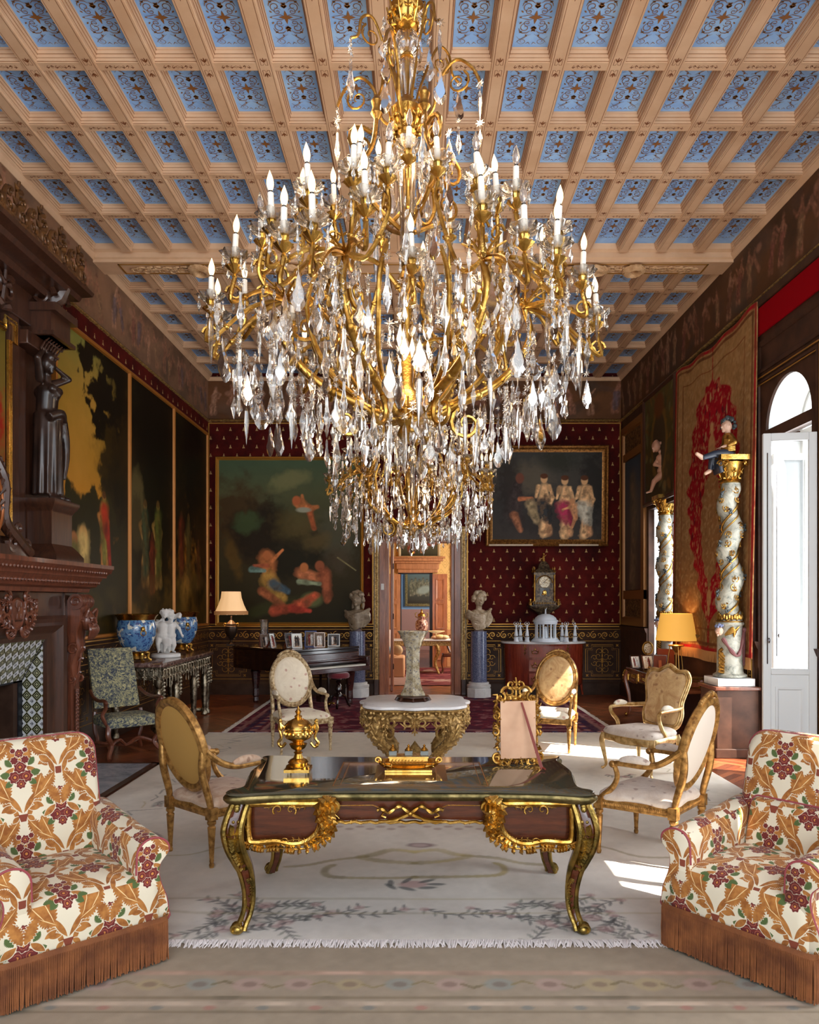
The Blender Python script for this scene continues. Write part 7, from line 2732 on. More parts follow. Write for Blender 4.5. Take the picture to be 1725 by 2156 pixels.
# cornice and pierced cresting
m = lw2(MB())
m.mould([(0, 4.86), (.05, 4.86), (.07, 4.92), (.12, 4.95), (.20, 4.97), (.22, 5.02), (.30, 5.06), (.31, 5.10), (0, 5.10)], [Vector((XL, 5.0, 0)), Vector((XL + .28, 5.0, 0)), Vector((XL + .28, 7.84, 0)), Vector((XL, 7.84, 0))])
m.box(XL, 5.0, 4.86, XL + .28, 7.84, 5.1)
m.build('cornice', W_DARK, om_)
m = lw2(MB())
xc = XL + .54
for i in range(8):
    y = 8.02 - .40 * i - .16
    leafy(m, [(xc, y, 5.10), (xc, y, 5.26), (xc, y + .01, 5.40), (xc + .02, y + .01, 5.49)], .10, (1, 0, 0), 6, .42)
    for k in (-1, 1):
        scroll3(m, (xc, y + k * .12, 5.22), (0, k, 0), (0, 0, 1), .085, .02, 2.6, 1.2, .022)
        scroll3(m, (xc, y + k * .11, 5.34), (0, k, 0), (0, 0, 1), .05, .012, 2.6, -1.2, .018)
    m.tube([(xc, y - .2, 5.12), (xc, y - .2, 5.3), (xc, y - .16, 5.36)], .022, 6)
m.box(xc - .03, 5.1, 5.09, xc + .03, 8.06, 5.14)
m.build('cresting', mat('gilded_walnut', C((92, 58, 30)), .32, .3, fn=speck(C((70, 42, 22)), C((122, 82, 42)), 12, bs=.4)), om_)
m = lw2(MB())
for z in (2.42, 3.2, 4.0):
    pass
m.box(XL + .1, 7.42, 2.2, XL + .16, 7.55, 4.3)
for (cy, cz) in ((7.0, 4.72), (6.5, 4.76)):
    for k in (-1, 1):
        scroll3(m, (XL + .22, cy + k * .12, cz), (0, k, 0), (0, 0, 1), .13, .03, 1, 1.2, .035)
    leafy(m, [(XL + .22, cy, cz - .2), (XL + .25, cy, cz), (XL + .26, cy, cz + .14)], .12, (1, 0, 0), 5)
m.build('carved_ornament', W_DARK, om_)
# low crest with gilt medallion standing on the shelf
m = lw2(MB())
MY, MZ = 6.1, 2.62
for s in (-1, 1):
    path = bez([(XL + .5, MY + s * .22, MZ + .42), (XL + .52, MY + s * .38, MZ + .2), (XL + .5, MY + s * .42, MZ - .1), (XL + .5, MY + s * .62, MZ - .25), (XL + .5, MY + s * .85, MZ - .38)], 6)
    leafy(m, path, .09, (1, 0, 0), 14, .4)
    m.tube(path, .055, 8)
    for (cy, cz, r) in ((.56, -.30, .09), (.80, -.30, .08), (.66, -.16, .06)):
        scroll3(m, (XL + .5, MY + s * cy, MZ + cz), (0, s, 0), (0, 0, 1), r, .02, 3, 1.2, .03)
m.box(XL + .46, MY - .8, 2.2, XL + .52, MY + .8, 2.3)
m.rings([[Vector((XL + d, MY + .42 * math.cos(a) * k, MZ + .42 * math.sin(a) * k)) for a in [2 * PI * i / 40 for i in range(40)]] for d, k in ((.44, 1), (.5, 1), (.52, .9))])
m.build('crest', W_DARK, om_)
m = lw2(MB())
m.tube([(XL + .53, MY + .36 * math.cos(2 * PI * i / 48), MZ + .36 * math.sin(2 * PI * i / 48)) for i in range(48)], .014, 6, closed=True)
m.rings([[Vector((XL + d, MY + .34 * math.cos(a) * k, MZ + .34 * math.sin(a) * k)) for a in [2 * PI * i / 40 for i in range(40)]] for d, k in ((.525, 1), (.53, .8), (.535, .78), (.536, .1))])
m.build('gilt_medallion', mat('gilt_brown_enamel', C((150, 86, 40)), .35, .4), om_)

p = Paint(1.86, 1.95, 60, 61)
p.grad([(0, (110, 70, 34)), (.5, (120, 92, 40)), (1, (104, 92, 36))])
p.blob(1.3, 1.0, .55, .5, (150, 24, 20), .3, .8, 1, .3); p.blob(.9, .5, .5, .5, (60, 40, 26), .4); p.blob(.9, 1.5, .2, .26, (176, 120, 84), .3); p.age(.3)
t = thing('overmantel_painting', 'painting with red drapery and stepped gilt border over the mantel', 'painting', (XL + .16, 5.30, 2.42))
p.mesh('canvas', (0, .02, .0), (0, 1, 0), (0, 0, 1), CANVAS, t)
f = MB()
for k, (d, w_) in enumerate(((0, .02), (.045, .012))):
    f.tube([(.02, 1.90 + d, 0), (.02, 1.90 + d, 1.86), (.02, 2.0 + d, 1.86), (.02, 2.0 + d, 2.03 + d), (.02, 1.84, 2.03 + d), (.02, 1.84, 1.94 + d), (.02, 0, 1.94 + d)], w_, 5)
f.build('frame', GOLD_S, t)

# ------------------------------------------------------------------ silvered console table and what stands on it
cn = thing('console_table', 'silvered carved console table with breccia marble top along the left wall', 'table', (-3.66, 11.05, 0))
m = MB().rings([[Vector((a, b, z)) for a, b in rounded(.38 * k, 1.24 * k, .04)] for k, z in ((.98, .94), (1.0, .95), (1.0, .985), (.985, 1.0))]); m.build('marble_top', BREC, cn)
m = MB()
m.box(-.34, -1.18, .80, .34, 1.18, .94)
rr = random.Random(6)
for (a, b, n_) in (((.35, -1.18, .84), (.35, 1.18, .84), (1, 0, 0)), ((-.3, -1.19, .84), (.34, -1.19, .84), (0, -1, 0))):
    a, b = Vector(a), Vector(b); L = (b - a).length; u_ = (b - a) / L
    for i in range(int(L / .12)):
        c = a + u_ * (.06 + i * .12)
        dr = .10 * abs(math.sin(i * .9))
        leafy(m, [c + Vector((0, 0, .08)), c + Vector((0, 0, -.02)), c + Vector((0, 0, -.08 - dr))], .05, n_, 4)
        for k in (-1, 1): scroll3(m, c + u_ * (k * .04) + Vector((0, 0, -.03)), u_ * k, (0, 0, 1), .035, .01, rr.uniform(0, 6), 1.2, .012, 10, 5)
m.build('apron', SILVER, cn)
for (x, y) in ((.29, -1.12), (.29, -.42), (.29, .42), (.29, 1.0), (.29, 1.14), (-.28, -1.12), (-.28, 1.12)):
    m = MB().lathe([(.03, 0), (.05, .02), (.05, .06), (.03, .09), (.036, .12), (.05, .40), (.058, .62), (.04, .66), (.06, .70), (.06, .76), (.07, .82)], 14, (x, y, 0), fn=lambda a, z: 1 + .12 * math.sin(a * 3 + z * 60) * (.12 < z < .64))
    for k in range(5):
        leafy(m, [(x + .05, y, .74 - k * .05), (x + .07, y, .70 - k * .05)], .045, (1, -.5, 0), 1, .5)
    m.build('leg', SILVER, cn)
m = MB()
for s in (-1, 1):
    m.tube(bez([(.29, s * 1.12, .07), (.1, s * .8, .10), (.05, s * .4, .07), (.05, 0, .1)], 6), .035, 7)
m.lathe([(.1, .06), (.12, .12), (.06, .2), (.08, .26), (.0, .34)], 14, (.05, 0, 0))
m.build('stretcher', SILVER, cn)

CLOIS = mat('blue_cloisonne', C((80, 130, 180)), .2, coat=.5, fn=lambda: dict(color=mixc(ramp_f(noise(9, 3, .5, dist=.6), .57, .59), mixc(ramp_f(noise(30, 5, .7), .52, .57), ramp(noise(5, 3), [(.3, C((66, 112, 160))), (.7, C((112, 156, 198)))]), C((40, 60, 120))), C((224, 222, 206)))))
for (y, lb) in ((10.08, 'large blue floral cachepot on gilt feet at the near end of the marble console'), (12.0, 'blue floral cachepot on gilt feet, far end of the marble console')):
    t = thing('cachepot', lb, 'flowerpot', (-3.72, y, 1.0), 0, 'pair of blue cachepots')
    MB().lathe([(.12, .13), (.16, .16), (.21, .25), (.245, .36), (.25, .46), (.235, .54), (.225, .56)], 40).build('bowl', CLOIS, t)
    m = MB().lathe([(.226, .555), (.24, .57), (.25, .60), (.27, .62), (.275, .63), (.255, .635), (.225, .62), (.21, .57)], 48, fn=lambda a, z: 1 + .012 * math.sin(a * 24) * (z > .61)); m.build('rim', GOLD_S, t)
    m = MB().lathe([(.10, .03), (.13, .05), (.12, .08), (.10, .10), (.125, .12), (.14, .14), (.135, .15)], 32)
    for i in range(4):
        a = PI / 4 + i * PI / 2
        c, s = math.cos(a), math.sin(a)
        m.tube(bez([(.10 * c, .10 * s, .12), (.17 * c, .17 * s, .11), (.16 * c, .16 * s, .05), (.20 * c, .20 * s, .012)], 4), [.02, .02, .022, .022, .02, .018, .016, .016, .016, .017, .018, .02, .022], 7)
    m.build('foot_ring', GOLD, t)
    for a in (-.9, 2.2):
        m = MB(); c, s = math.cos(a), math.sin(a)
        m.ell((.255 * c, .255 * s, .44), (.03, .03, .035), 8, 6)
        m.tube([(.27 * c - s * .035 * math.cos(q), .27 * s + c * .035 * math.cos(q), .39 + .035 * math.sin(q)) for q in [k * PI / 6 for k in range(12)]], .006, 6, closed=True)
        m.build('ring_handle', GOLD, t)

t = thing('statue_group', 'white marble group of two embracing children between the blue cachepots', 'statue', (-3.60, 10.9, 1.0), math.radians(30))
m = MB().lathe([(.17, 0), (.18, .01), (.175, .05), (.16, .06)], 28, sx=1.15); m.build('base', STATUE, t)
m = MB(); s = .125; z = .06
body(m, (-.06, 0, z + .26), (-.06, -.01, z + .39), (-.05, -.01, z + .46), (-.03, -.03, z + .56), s, (((-.12, 0, z + .43), (-.19, -.06, z + .42), (-.10, -.1, z + .47)), ((.0, -.02, z + .43), (.06, -.07, z + .45), (.09, -.05, z + .52))), (((-.10, 0, z + .22), (-.12, -.04, z + .13), (-.10, .01, z + .03), (-.12, -.06, z + .015)), ((-.03, 0, z + .22), (-.02, -.06, z + .12), (-.03, -.03, z + .03), (-.04, -.09, z + .015))), 1.15)
body(m, (.06, .01, z + .25), (.06, .0, z + .38), (.055, 0, z + .45), (.05, -.02, z + .55), s, (((.12, 0, z + .42), (.17, -.06, z + .36), (.20, -.08, z + .27)), ((.02, 0, z + .43), (-.03, .05, z + .44), (-.08, .05, z + .46))), (((.03, 0, z + .2), (.03, -.05, z + .12), (.04, -.02, z + .03), (.03, -.08, z + .015)), ((.09, .01, z + .2), (.11, -.03, z + .12), (.10, .02, z + .03), (.12, -.04, z + .015))), 1.15)
face(m, (-.03, -.03, z + .56), s); face(m, (.05, -.02, z + .55), s)
curls(m, (-.03, -.02, z + .57), s, 22, .16, 4); curls(m, (.05, -.01, z + .56), s, 22, .16, 5)
m.tube(bez([(.16, -.08, z + .5), (.18, -.06, z + .56), (.10, 0, z + .50)], 4), .03, 7)
m.ell((.0, .05, z + .1), (.1, .06, .12), 10, 8)
m.build('figures', STATUE, t, remesh=.008, sm=2)
# ------------------------------------------------------------------ grand piano
# local: keyboard faces -y, keyboard left end at x=-.73
pt = math.radians(48.6)
kx, ky = -1.95 + .66 * .72, 12.2 + .75 * .72
pn = thing('grand_piano', 'dark grand piano with closed lid against the back wall, left of the doorway', 'piano', (kx, ky, 0), pt)
rim = [(-.72, .02), (.72, .02), (.72, .75), (.66, 1.05), (.42, 1.25), (.22, 1.5), (.05, 1.82), (-.2, 1.92), (-.5, 1.9), (-.66, 1.78), (-.72, 1.6)]
rs_ = [(q.x, q.y) for q in bez([(a, b, 0) for a, b in rim[2:]], 3)]
rp2 = [rim[0], rim[1]] + rs_
m = MB().prism(rp2, .64, .98); m.build('case', W_BLACK, pn, angle=30, bevel=.006)
m = MB().prism([(a * 1.015, b * 1.01) for a, b in rp2], .985, 1.02); m.build('lid', W_BLACK, pn, angle=30, bevel=.005)
m = MB().box(-.74, -.24, .62, .74, .02, .70).box(-.74, -.24, .70, -.66, .02, .86).box(.66, -.24, .70, .74, .02, .86).box(-.66, -.03, .74, .66, .0, .93); m.build('key_bed', W_PIANO, pn, bevel=.01)
m = MB().box(-.67, -.09, .80, .67, -.03, .83).box(-.67, -.13, .765, .67, -.05, .80); m.build('fallboard', W_PIANO, pn, bevel=.008)
MB().box(-.66, -.21, .70, .66, -.06, .725).build('keyboard', mat('ivory_keys', C((210, 204, 190)), .3), pn)
for (x, y) in ((-.6, .12), (.6, .12), (-.3, 1.6)):
    MB().lathe([(.04, 0), (.05, .03), (.045, .1), (.06, .12), (.055, .25), (.085, .5), (.095, .56), (.08, .6), (.11, .64)], 8, (x, y, 0), a0=PI / 8).build('leg', W_PIANO, pn, smooth=False)
m = MB().box(-.10, .1, .2, -.07, .13, .64).box(.07, .1, .2, .10, .13, .64).box(-.14, .04, .12, .14, .16, .22); m.build('pedal_lyre', W_BLACK, pn)
for x in (-.05, .05): MB().cap((x, .05, .1), (x, -.06, .09), .013, .02, 8).build('pedal', GOLD, pn)

st = thing('piano_stool', 'round turned piano stool with red velvet seat', 'stool', ((713 - VX) / F * 12.75, 12.75, .02))
MB().lathe([(.17, .50), (.185, .52), (.185, .555), (.16, .585), (.08, .6), (.0, .603)], 28).build('seat', VELVET, st)
MB().lathe([(.13, .48), (.13, .5), (.04, .49), (.03, .46), (.05, .43), (.03, .40), (.055, .36), (.06, .30), (.03, .26), (.06, .22), (.06, .18)], 16).build('column', W_BLACK, st)
for i in range(3):
    a = .5 + i * 2 * PI / 3
    MB().tube(bez([(.03 * math.cos(a), .03 * math.sin(a), .22), (.12 * math.cos(a), .12 * math.sin(a), .18), (.17 * math.cos(a), .17 * math.sin(a), .06), (.21 * math.cos(a), .21 * math.sin(a), .015)], 4), .022, 7).build('leg', W_BLACK, st)


def on_lid(px, D): return ((px - VX) / F * D, D, 1.022)


t = thing('table_lamp', 'bronze urn table lamp with pleated cream bell shade on the piano', 'lamp', on_lid(487, 13.35))
MB().box(-.07, -.07, 0, .07, .07, .03).lathe([(.06, .03), (.03, .06), (.02, .10), (.05, .14), (.09, .20), (.11, .28), (.11, .34), (.085, .36), (.095, .38), (.05, .42), (.02, .45), (.015, .52)], 24).build('base', mat('dark_bronze', C((70, 58, 50)), .35, .8), t)
for s in (-1, 1): MB().tube(bez([(s * .09, 0, .33), (s * .13, 0, .36), (s * .12, 0, .39), (s * .09, 0, .38)], 4), .01, 6).build('handle', GOLD_D, t)
MB().lathe([(.29, .545), (.275, .60), (.22, .72), (.18, .84), (.165, .95)], 48, fn=lambda a, z: 1 + .012 * math.cos(a * 12), cap=False).build('shade', SHADE_CREAM, t)
m = MB().lathe([(.292, .545), (.292, .60), (.28, .61), (.278, .60)], 48, cap=False); m.build('shade_band', mat('lamp_braid', C((190, 140, 92)), .7, emit=C((200, 130, 70)), es=.15), t)
point('piano_lamp_glow', (*on_lid(487, 13.35)[:2], 1.022 + .72), 9, (1, .72, .45), .06)

t = thing('crystal_vase', 'tall flared cut crystal vase on the piano', 'vase', on_lid(557, 13.0))
MB().lathe([(.05, 0), (.058, .01), (.055, .04), (.06, .2), (.07, .40), (.082, .47), (.078, .47), (.065, .40), (.05, .1), (.0, .06)], 20, fn=lambda a, z: 1 + .03 * math.cos(a * 10), cap=False).build('body', CRYSTAL, t)


def photo_frame(loc, rot, w, h, mt, pic, lb, grp, backside=False, tl=.28):
    t = thing('photo_frame', lb, 'photo frame', loc, rot, grp)

    def q(x, z, d=0.0): return Vector((x, d + z * tl, z * .96 + .003))
    f = MB(); b = .014
    for (x0, z0, x1, z1) in ((-w / 2, 0, w / 2, b), (-w / 2, h - b, w / 2, h), (-w / 2, 0, -w / 2 + b, h), (w / 2 - b, 0, w / 2, h)):
        f.rings([[q(x, z, d) for x, z in ((x0, z0), (x1, z0), (x1, z1), (x0, z1))] for d in (-.008, .008)])
    f.build('frame', mt, t)
    g_ = MB().rings([[q(x, z, d) for x, z in ((-w / 2 + b, b), (w / 2 - b, b), (w / 2 - b, h - b), (-w / 2 + b, h - b))] for d in (.004, .007)]); g_.build('backing', PHOTO_WOOD, t)
    pp = Paint(w - 2 * b, h - 2 * b, 260, pic)
    r = random.Random(pic)
    base = r.choice(((60, 60, 62), (190, 186, 176), (84, 70, 60)))
    pp.grad([(0, base), (1, tuple(min(255, c * 1.3 + 20) for c in base))])
    for k in range(2): pp.fig((w - 2 * b) * (.38 + .25 * k), .01, (h - 2 * b) * .85, (200, 160, 130), r.choice(((30, 30, 34), (226, 222, 216), (110, 40, 40))))
    o = pp.mesh('photograph', (0, 0, 0), (1, 0, 0), Vector((0, tl, .96)).normalized(), CANVAS, t)
    o.location = q(-w / 2 + b, b, .002)
    # strut behind
    MB().rings([[q(x, h * .7, .008) + Vector((0, 0, 0)) for x in (-.02, .02)] + [Vector((x, h * tl + h * .42, .002)) for x in (.02, -.02)], [q(x, h * .7, .014) for x in (-.02, .02)] + [Vector((x, h * tl + h * .42 + .006, .002)) for x in (.02, -.02)]]).build('strut', PHOTO_WOOD, t)
    return t


BLUE_FR = mat('blue_enamel_frame', C((84, 110, 170)), .3)
for (px, D, w, h, mt, rt, lb) in ((560, 12.75, .17, .24, PHOTO_FR, .5, 'leftmost silver photo frame on the piano, a black-and-white portrait'), (577, 12.6, .12, .26, PHOTO_FR, .9, 'narrow silver photo frame turned sideways, second from the left on the piano'),
                                  (612, 12.75, .16, .26, PHOTO_FR, .75, 'silver photo frame behind the white-bordered couple portrait on the piano'), (626, 12.6, .17, .25, WHITE_PAINT, .35, 'white-bordered photo frame with a couple, middle of the piano'),
                                  (654, 13.0, .20, .28, BLUE_FR, .1, 'blue-bordered photo frame on the piano'), (673, 12.85, .19, .26, PHOTO_FR, .15, 'silver photo frame leaning in front of the blue one on the piano'), (703, 13.15, .21, .22, WHITE_PAINT, .1, 'rightmost photo frame on the piano, cream bordered')):
    photo_frame(on_lid(px, D), rt, w, h, mt, int(px), lb, 'photo frames on the piano')
t = thing('book', 'dark red book standing behind the leftmost photo frame on the piano', 'book', on_lid(551, 12.95), .5)
MB().box(-.02, -.08, 0, .02, .08, .20).build('cover', mat('maroon_book', C((84, 22, 34)), .6), t, bevel=.004)

# ------------------------------------------------------------------ hanging carpet on the right wall
p = Paint(2.72, 4.1, 70, 66)
p.grad([(0, (132, 94, 54)), (.5, (150, 110, 70)), (1, (160, 122, 76))])
Xc = 2.72 - (10.12 - 8.72)
th_ = p.X - 1.42
serr = .07 * np.abs(np.sin(p.Y * 9)) + .05 * np.sin(p.Y * 23)
prof_ = np.interp(p.Y, [.38, .9, 1.5, 2.2, 3.0, 3.4, 3.66], [.04, .46, .80, .87, .72, .44, .02])
p.lay(((prof_ + serr * (prof_ > .1) - np.abs(th_)) / .015), (150, 16, 28))
inn = np.interp(p.Y, [.80, .95, 1.3, 1.75, 2.2, 2.45, 2.5], [.01, .08, .30, .37, .24, .04, 0])
p.lay(((inn + .03 * np.sin(p.Y * 31) * (inn > .05) - np.abs(th_)) / .015), (148, 106, 66))
r_ = random.Random(9)
for i in range(170):
    x, y = r_.uniform(.5, 2.3), r_.uniform(.5, 3.6)
    j = int(y / 4.1 * (p.ny - 1)); 
    if inn[j, 0] + .04 < abs(x - 1.42) < prof_[j, 0] - .03:
        p.blob(x, y, r_.uniform(.015, .035), r_.uniform(.03, .07), r_.choice(((188, 140, 96), (196, 110, 70), (90, 20, 30))), .3, r_.uniform(-.5, .5), .85)
for (y, s) in ((.72, 1), (2.75, 1.4), (3.0, .7), (.55, .6)): p.blob(1.42, y, .07 * s, .12 * s, (182, 134, 88), .2)
p.c *= (.72 + .56 * fbm(p.ny, p.nx, 70, 5))[..., None] * (.8 + .4 * p.n1)[..., None]
p.lay((fbm(p.ny, p.nx, 90, 6) - .56) * 9, (196, 160, 110), .35)
for d, c, w in ((.03, (150, 20, 30), .028), (.10, (104, 60, 34), .02), (.30, (120, 70, 40), .012)):
    p.line([(d, d), (2.72 - d, d), (2.72 - d, 4.1 - d), (d, 4.1 - d), (d, d)], w, c, .4)
hc_ = thing('hanging_carpet', 'large gold and crimson medallion carpet hanging on the right wall', 'carpet', (XR - .05, 11.44, 1.14))
o = p.mesh('pile', (0, 0, 0), (0, -1, 0), (0, 0, 1), WEAVE, hc_)
co = np.zeros(len(o.data.vertices) * 3); o.data.vertices.foreach_get('co', co); co = co.reshape(-1, 3)
lowf = (1.2 - p.Y / 4.1).ravel()
co[:, 0] -= (.03 + .03 * np.sin(p.X * 5.0 + .7 + p.Y * .4)).ravel() * lowf
co[:, 2] += (-.06 * np.sin(p.X / 2.72 * PI) ** 2).ravel() * (p.Y / 4.1).ravel() + .02 * np.sin(p.X * 8).ravel() * (p.Y / 4.1).ravel()
o.data.vertices.foreach_set('co', co.ravel()); o.data.update(); o.data.polygons.foreach_set('use_smooth', [True] * len(o.data.polygons))
sm_ = o.modifiers.new('s', 'SOLIDIFY'); sm_.thickness = .012
fr = MB()
for i in range(330):
    y = -lerp(0.02, 2.7, i / 330)
    x = -(.03 + .03 * math.sin(-y * 5 + .7)) * 1.2
    fr.tube([(x, y, .01), (x + r_.uniform(-.006, .006), y + r_.uniform(-.01, .01), -.13)], [.005, .004], 4)
tag(fr.build('fringe', mat('tan_fringe', C((176, 124, 72)), .9), hc_), kind='stuff')

# ------------------------------------------------------------------ twisted painted columns
COLPAINT = mat('painted_white_gilt_column', C((196, 192, 178)), .5, fn=lambda: dict(color=ramp(noise(9, 6, .7, dist=1.0), [(.34, C((84, 90, 84))), (.48, C((150, 148, 134))), (.7, C((184, 178, 162)))]), normal=bump(noise(40, 4), .3, .004)))
GRAPE = mat('dark_grapes', C((58, 66, 68)), .4)
SASH = mat('dusty_rose_sash', C((112, 66, 66)), .6)


def column(label, loc, grp):
    t = thing('twisted_column', label, 'column', loc, 0, grp)
    MB().lathe([(.15, 0), (.19, .005), (.19, .03), (.155, .05), (.148, .07), (.14, .60), (.15, .61), (.16, .63), (.15, .65)], 32).build('drum', COLPAINT, t)
    zb, zt = .65, 2.28
    N = 110
    loops = []
    cen = []
    for i in range(N + 1):
        z = lerp(zb, zt, i / N)
        ph = 2 * PI * 2.9 * (i / N)
        R = lerp(.128, .108, i / N)
        off = .030 * min(1, i / 8, (N - i) / 8)
        cx, cy = off * math.cos(ph), off * math.sin(ph)
        cen.append((cx, cy, z, ph, R))
        loops.append([Vector((cx + R * math.cos(a) * (1 + .07 * math.cos(a - ph)), cy + R * math.sin(a) * (1 + .07 * math.cos(a - ph)), z)) for a in [2 * PI * k / 28 for k in range(28)]])
    MB().rings(loops).build('twisted_shaft', COLPAINT, t)

    def on(i, da, e=0):
        cx, cy, z, ph, R = cen[int(max(0, min(N, i)))]
        a = ph + da
        return Vector((cx + (R * 1.02 + e) * math.cos(a), cy + (R * 1.02 + e) * math.sin(a), z))
    m = MB()
    m.tube([on(i, PI * .95, .0) for i in range(N + 1)], .014, 6)
    m.tube([on(i, PI * 1.25, -.002) for i in range(N + 1)], .009, 6)
    for i in range(6, N - 4, 7):
        for (da, sg) in ((0.2, 1), (-1.1, -1), (1.9, 1)):
            c = on(i, da)
            u_ = Vector((-math.sin(cen[i][3] + da), math.cos(cen[i][3] + da), 0))
            n_ = Vector((math.cos(cen[i][3] + da), math.sin(cen[i][3] + da), 0))
            scroll3(m, c, u_ * sg, (0, 0, 1), .045, .01, i, 1.1, .007, 10, 5)
            leafy(m, [c - Vector((0, 0, .04)), c + n_ * .004, c + Vector((0, 0, .04))], .034, n_, 3, .3)
    for k in range(28):
        a = k * 2 * PI / 28
        m.ell((.13 * math.cos(a), .13 * math.sin(a), .70 + .012 * (k % 2)), (.018, .018, .035), 6, 5)
    m.tube([(.155 * math.cos(a), .155 * math.sin(a), .655) for a in [2 * PI * k / 28 for k in range(28)]], .008, 5, closed=True)
    # wing and leaf spray on the drum
    for k in range(6):
        m.tube(bez([(-.10, -.11, .50), (-.03, -.155, .53 + k * .012), (.05 - k * .012, -.15, .60 - k * .025)], 4), [.012] * 8 + [.004], 6)
        m.tube(bez([(-.12, -.09, .34 - k * .045), (-.15, -.07, .30 - k * .045), (-.11, -.11, .24 - k * .035)], 4), .018, 6)
    m.build('gilt_vine', GOLD_D, t)
    m = MB()
    rr = random.Random(4)
    for i in range(10, N - 4, 13):
        for da in (-.5, 2.6):
            c = on(i, da, .01)
            for k in range(14): m.ell(c + Vector((rr.uniform(-.02, .02), rr.uniform(-.02, .02), rr.uniform(-.04, .03))), .012, 6, 4)
    tag(m.build('grape_cluster', GRAPE, t), kind='stuff')
    m = MB()
    m.tube(bez([(-.12, -.09, .46), (-.06, -.145, .34), (.02, -.155, .26), (.08, -.13, .36), (.13, -.08, .55)], 6), [.02 + .006 * math.sin(i) for i in range(25)], 7)
    m.tube(bez([(.13, -.08, .55), (.125, -.09, .35), (.13, -.075, .14)], 6), [.022 - .0006 * i for i in range(13)], 7)
    m.ell((.135, -.085, .56), (.035, .03, .03), 8, 6)
    m.build('sash', SASH, t)
    m = MB(); h_ = (-.165, -.10, .545); m.ell(h_, (.045, .045, .052), 12, 8); face(m, h_, .11, (-.8, -.6, -.2)); m.build('cherub_head', mat('flesh_paint', C((196, 156, 132)), .5), t)
    m = MB(); curls(m, (-.155, -.09, .56), .12, 16, .16, 3); m.build('cherub_hair', mat('blue_grey_paint', C((104, 110, 140)), .5), t)
    m = MB().lathe([(.11, 2.28), (.125, 2.29), (.11, 2.31), (.10, 2.33), (.12, 2.40), (.15, 2.48), (.17, 2.52)], 24)
    for k in range(8):
        a = k * PI / 4
        n_ = Vector((math.cos(a), math.sin(a), 0))
        leafy(m, [n_ * .10 + Vector((0, 0, 2.33)), n_ * .125 + Vector((0, 0, 2.40)), n_ * .16 + Vector((0, 0, 2.445))], .045, n_, 3)
        if k % 2:
            u_ = Vector((-math.sin(a), math.cos(a), 0))
            for s in (-1, 1): scroll3(m, n_ * .19 + u_ * (s * .03) + Vector((0, 0, 2.50)), u_ * s, (0, 0, 1), .04, .008, 0, 1.4, .012)
    m.box(-.17, -.17, 2.54, .17, .17, 2.60)
    m.build('capital', GOLD, t)
    return t


NC = (3.70, 8.98)
t = thing('pedestal', 'dark brown wooden pedestal under the nearer twisted column', 'pedestal', (NC[0], NC[1], 0))
MB().box(-.25, -.25, .1, .23, .25, .78).build('body', W_DOORBR, t, bevel=.004)
MB().box(-.27, -.27, 0, .245, .27, .11).build('base', W_DOORBR, t, bevel=.01)
MB().box(-.28, -.28, .78, .25, .28, .82).build('top', W_MAH, t, bevel=.008)
tag(MB().cbox((NC[0] - .01, NC[1], .866), (.43, .43, .088)).build('marble_slab', WHITE_MARBLE, bevel=.004), 'white marble slab on the dark pedestal under the nearer twisted column', 'slab')
GC = 'pair of twisted gilt columns'
column('nearer twisted white and gilt column with vines, in front of the hanging carpet', (NC[0], NC[1], .912), GC)
FC = (4.0, 12.22)
t = tag(MB().box(FC[0] - .2, FC[1] - .22, .02, FC[0] + .2, FC[1] + .22, .90).build('pedestal', W_DARK, bevel=.01), 'dark block pedestal in the far window bay under the farther twisted column', 'pedestal')
column('farther twisted white and gilt column standing in the bright far window', (FC[0], FC[1], .902), GC)

# seated child on the nearer capital (facing left), wearing gilt tunic and dark trousers
zc_ = .912 + 2.60
t = thing('seated_figure', 'painted carved figure of a seated child on the nearer twisted column', 'figure', (NC[0] - .02, NC[1], zc_))
FLESH = MATS['flesh_paint']
m = MB(); s = .15
hp = (-.02, -.0, .36)
m.ell(hp, (.062, .058, .075), 14, 10); face(m, hp, .15, (-1, -.3, -.1)); m.cap((0, 0, .25), (-.01, 0, .32), .035, .032, 8)
for k in (-1, 1):
    m.cap((-.02, k * .085, .12), (-.08, k * .05, .11), .024, .018, 8)
    for q in range(4): m.cap((-.09, k * .05 - .012 + q * .008, .11), (-.12, k * .05 - .012 + q * .008, .10), .006, .005, 5)
m.cap((-.33, -.06, -.02), (-.40, -.08, .02), .03, .022, 8); m.cap((-.20, .05, -.16), (-.25, .04, -.19), .028, .022, 8)
m.build('skin', FLESH, t, remesh=.006, sm=1)
m = MB(); curls(m, (-.0, 0, .375), .17, 44, .15, 6, -.5, 1.05); m.build('hair', GRAPE, t)
m = MB(); m.cap((0, 0, .05), (0, 0, .22), .085, .07, 12)
for k in (-1, 1): m.cap((0, k * .07, .22), (.03, k * .11, .15), .04, .035, 10); m.cap((.03, k * .11, .15), (-.03, k * .085, .115), .034, .026, 8)
for i in range(6): m.tube([(-.07, -.05, .2 - i * .025), (-.03, -.09, .18 - i * .025), (.05, -.09, .19 - i * .025)], .014, 6)
m.build('tunic', GOLD_D, t, remesh=.007, sm=1)
m = MB(); m.ell((-.02, 0, .03), (.10, .10, .06), 12, 8); m.cap((-.04, -.05, .03), (-.18, -.07, .02), .055, .045, 10); m.cap((-.04, .05, .03), (-.16, .06, .0), .055, .05, 10)
m.cap((-.18, -.07, .02), (-.31, -.07, -.02), .045, .03, 10); m.cap((-.16, .06, .0), (-.19, .05, -.13), .045, .03, 10)
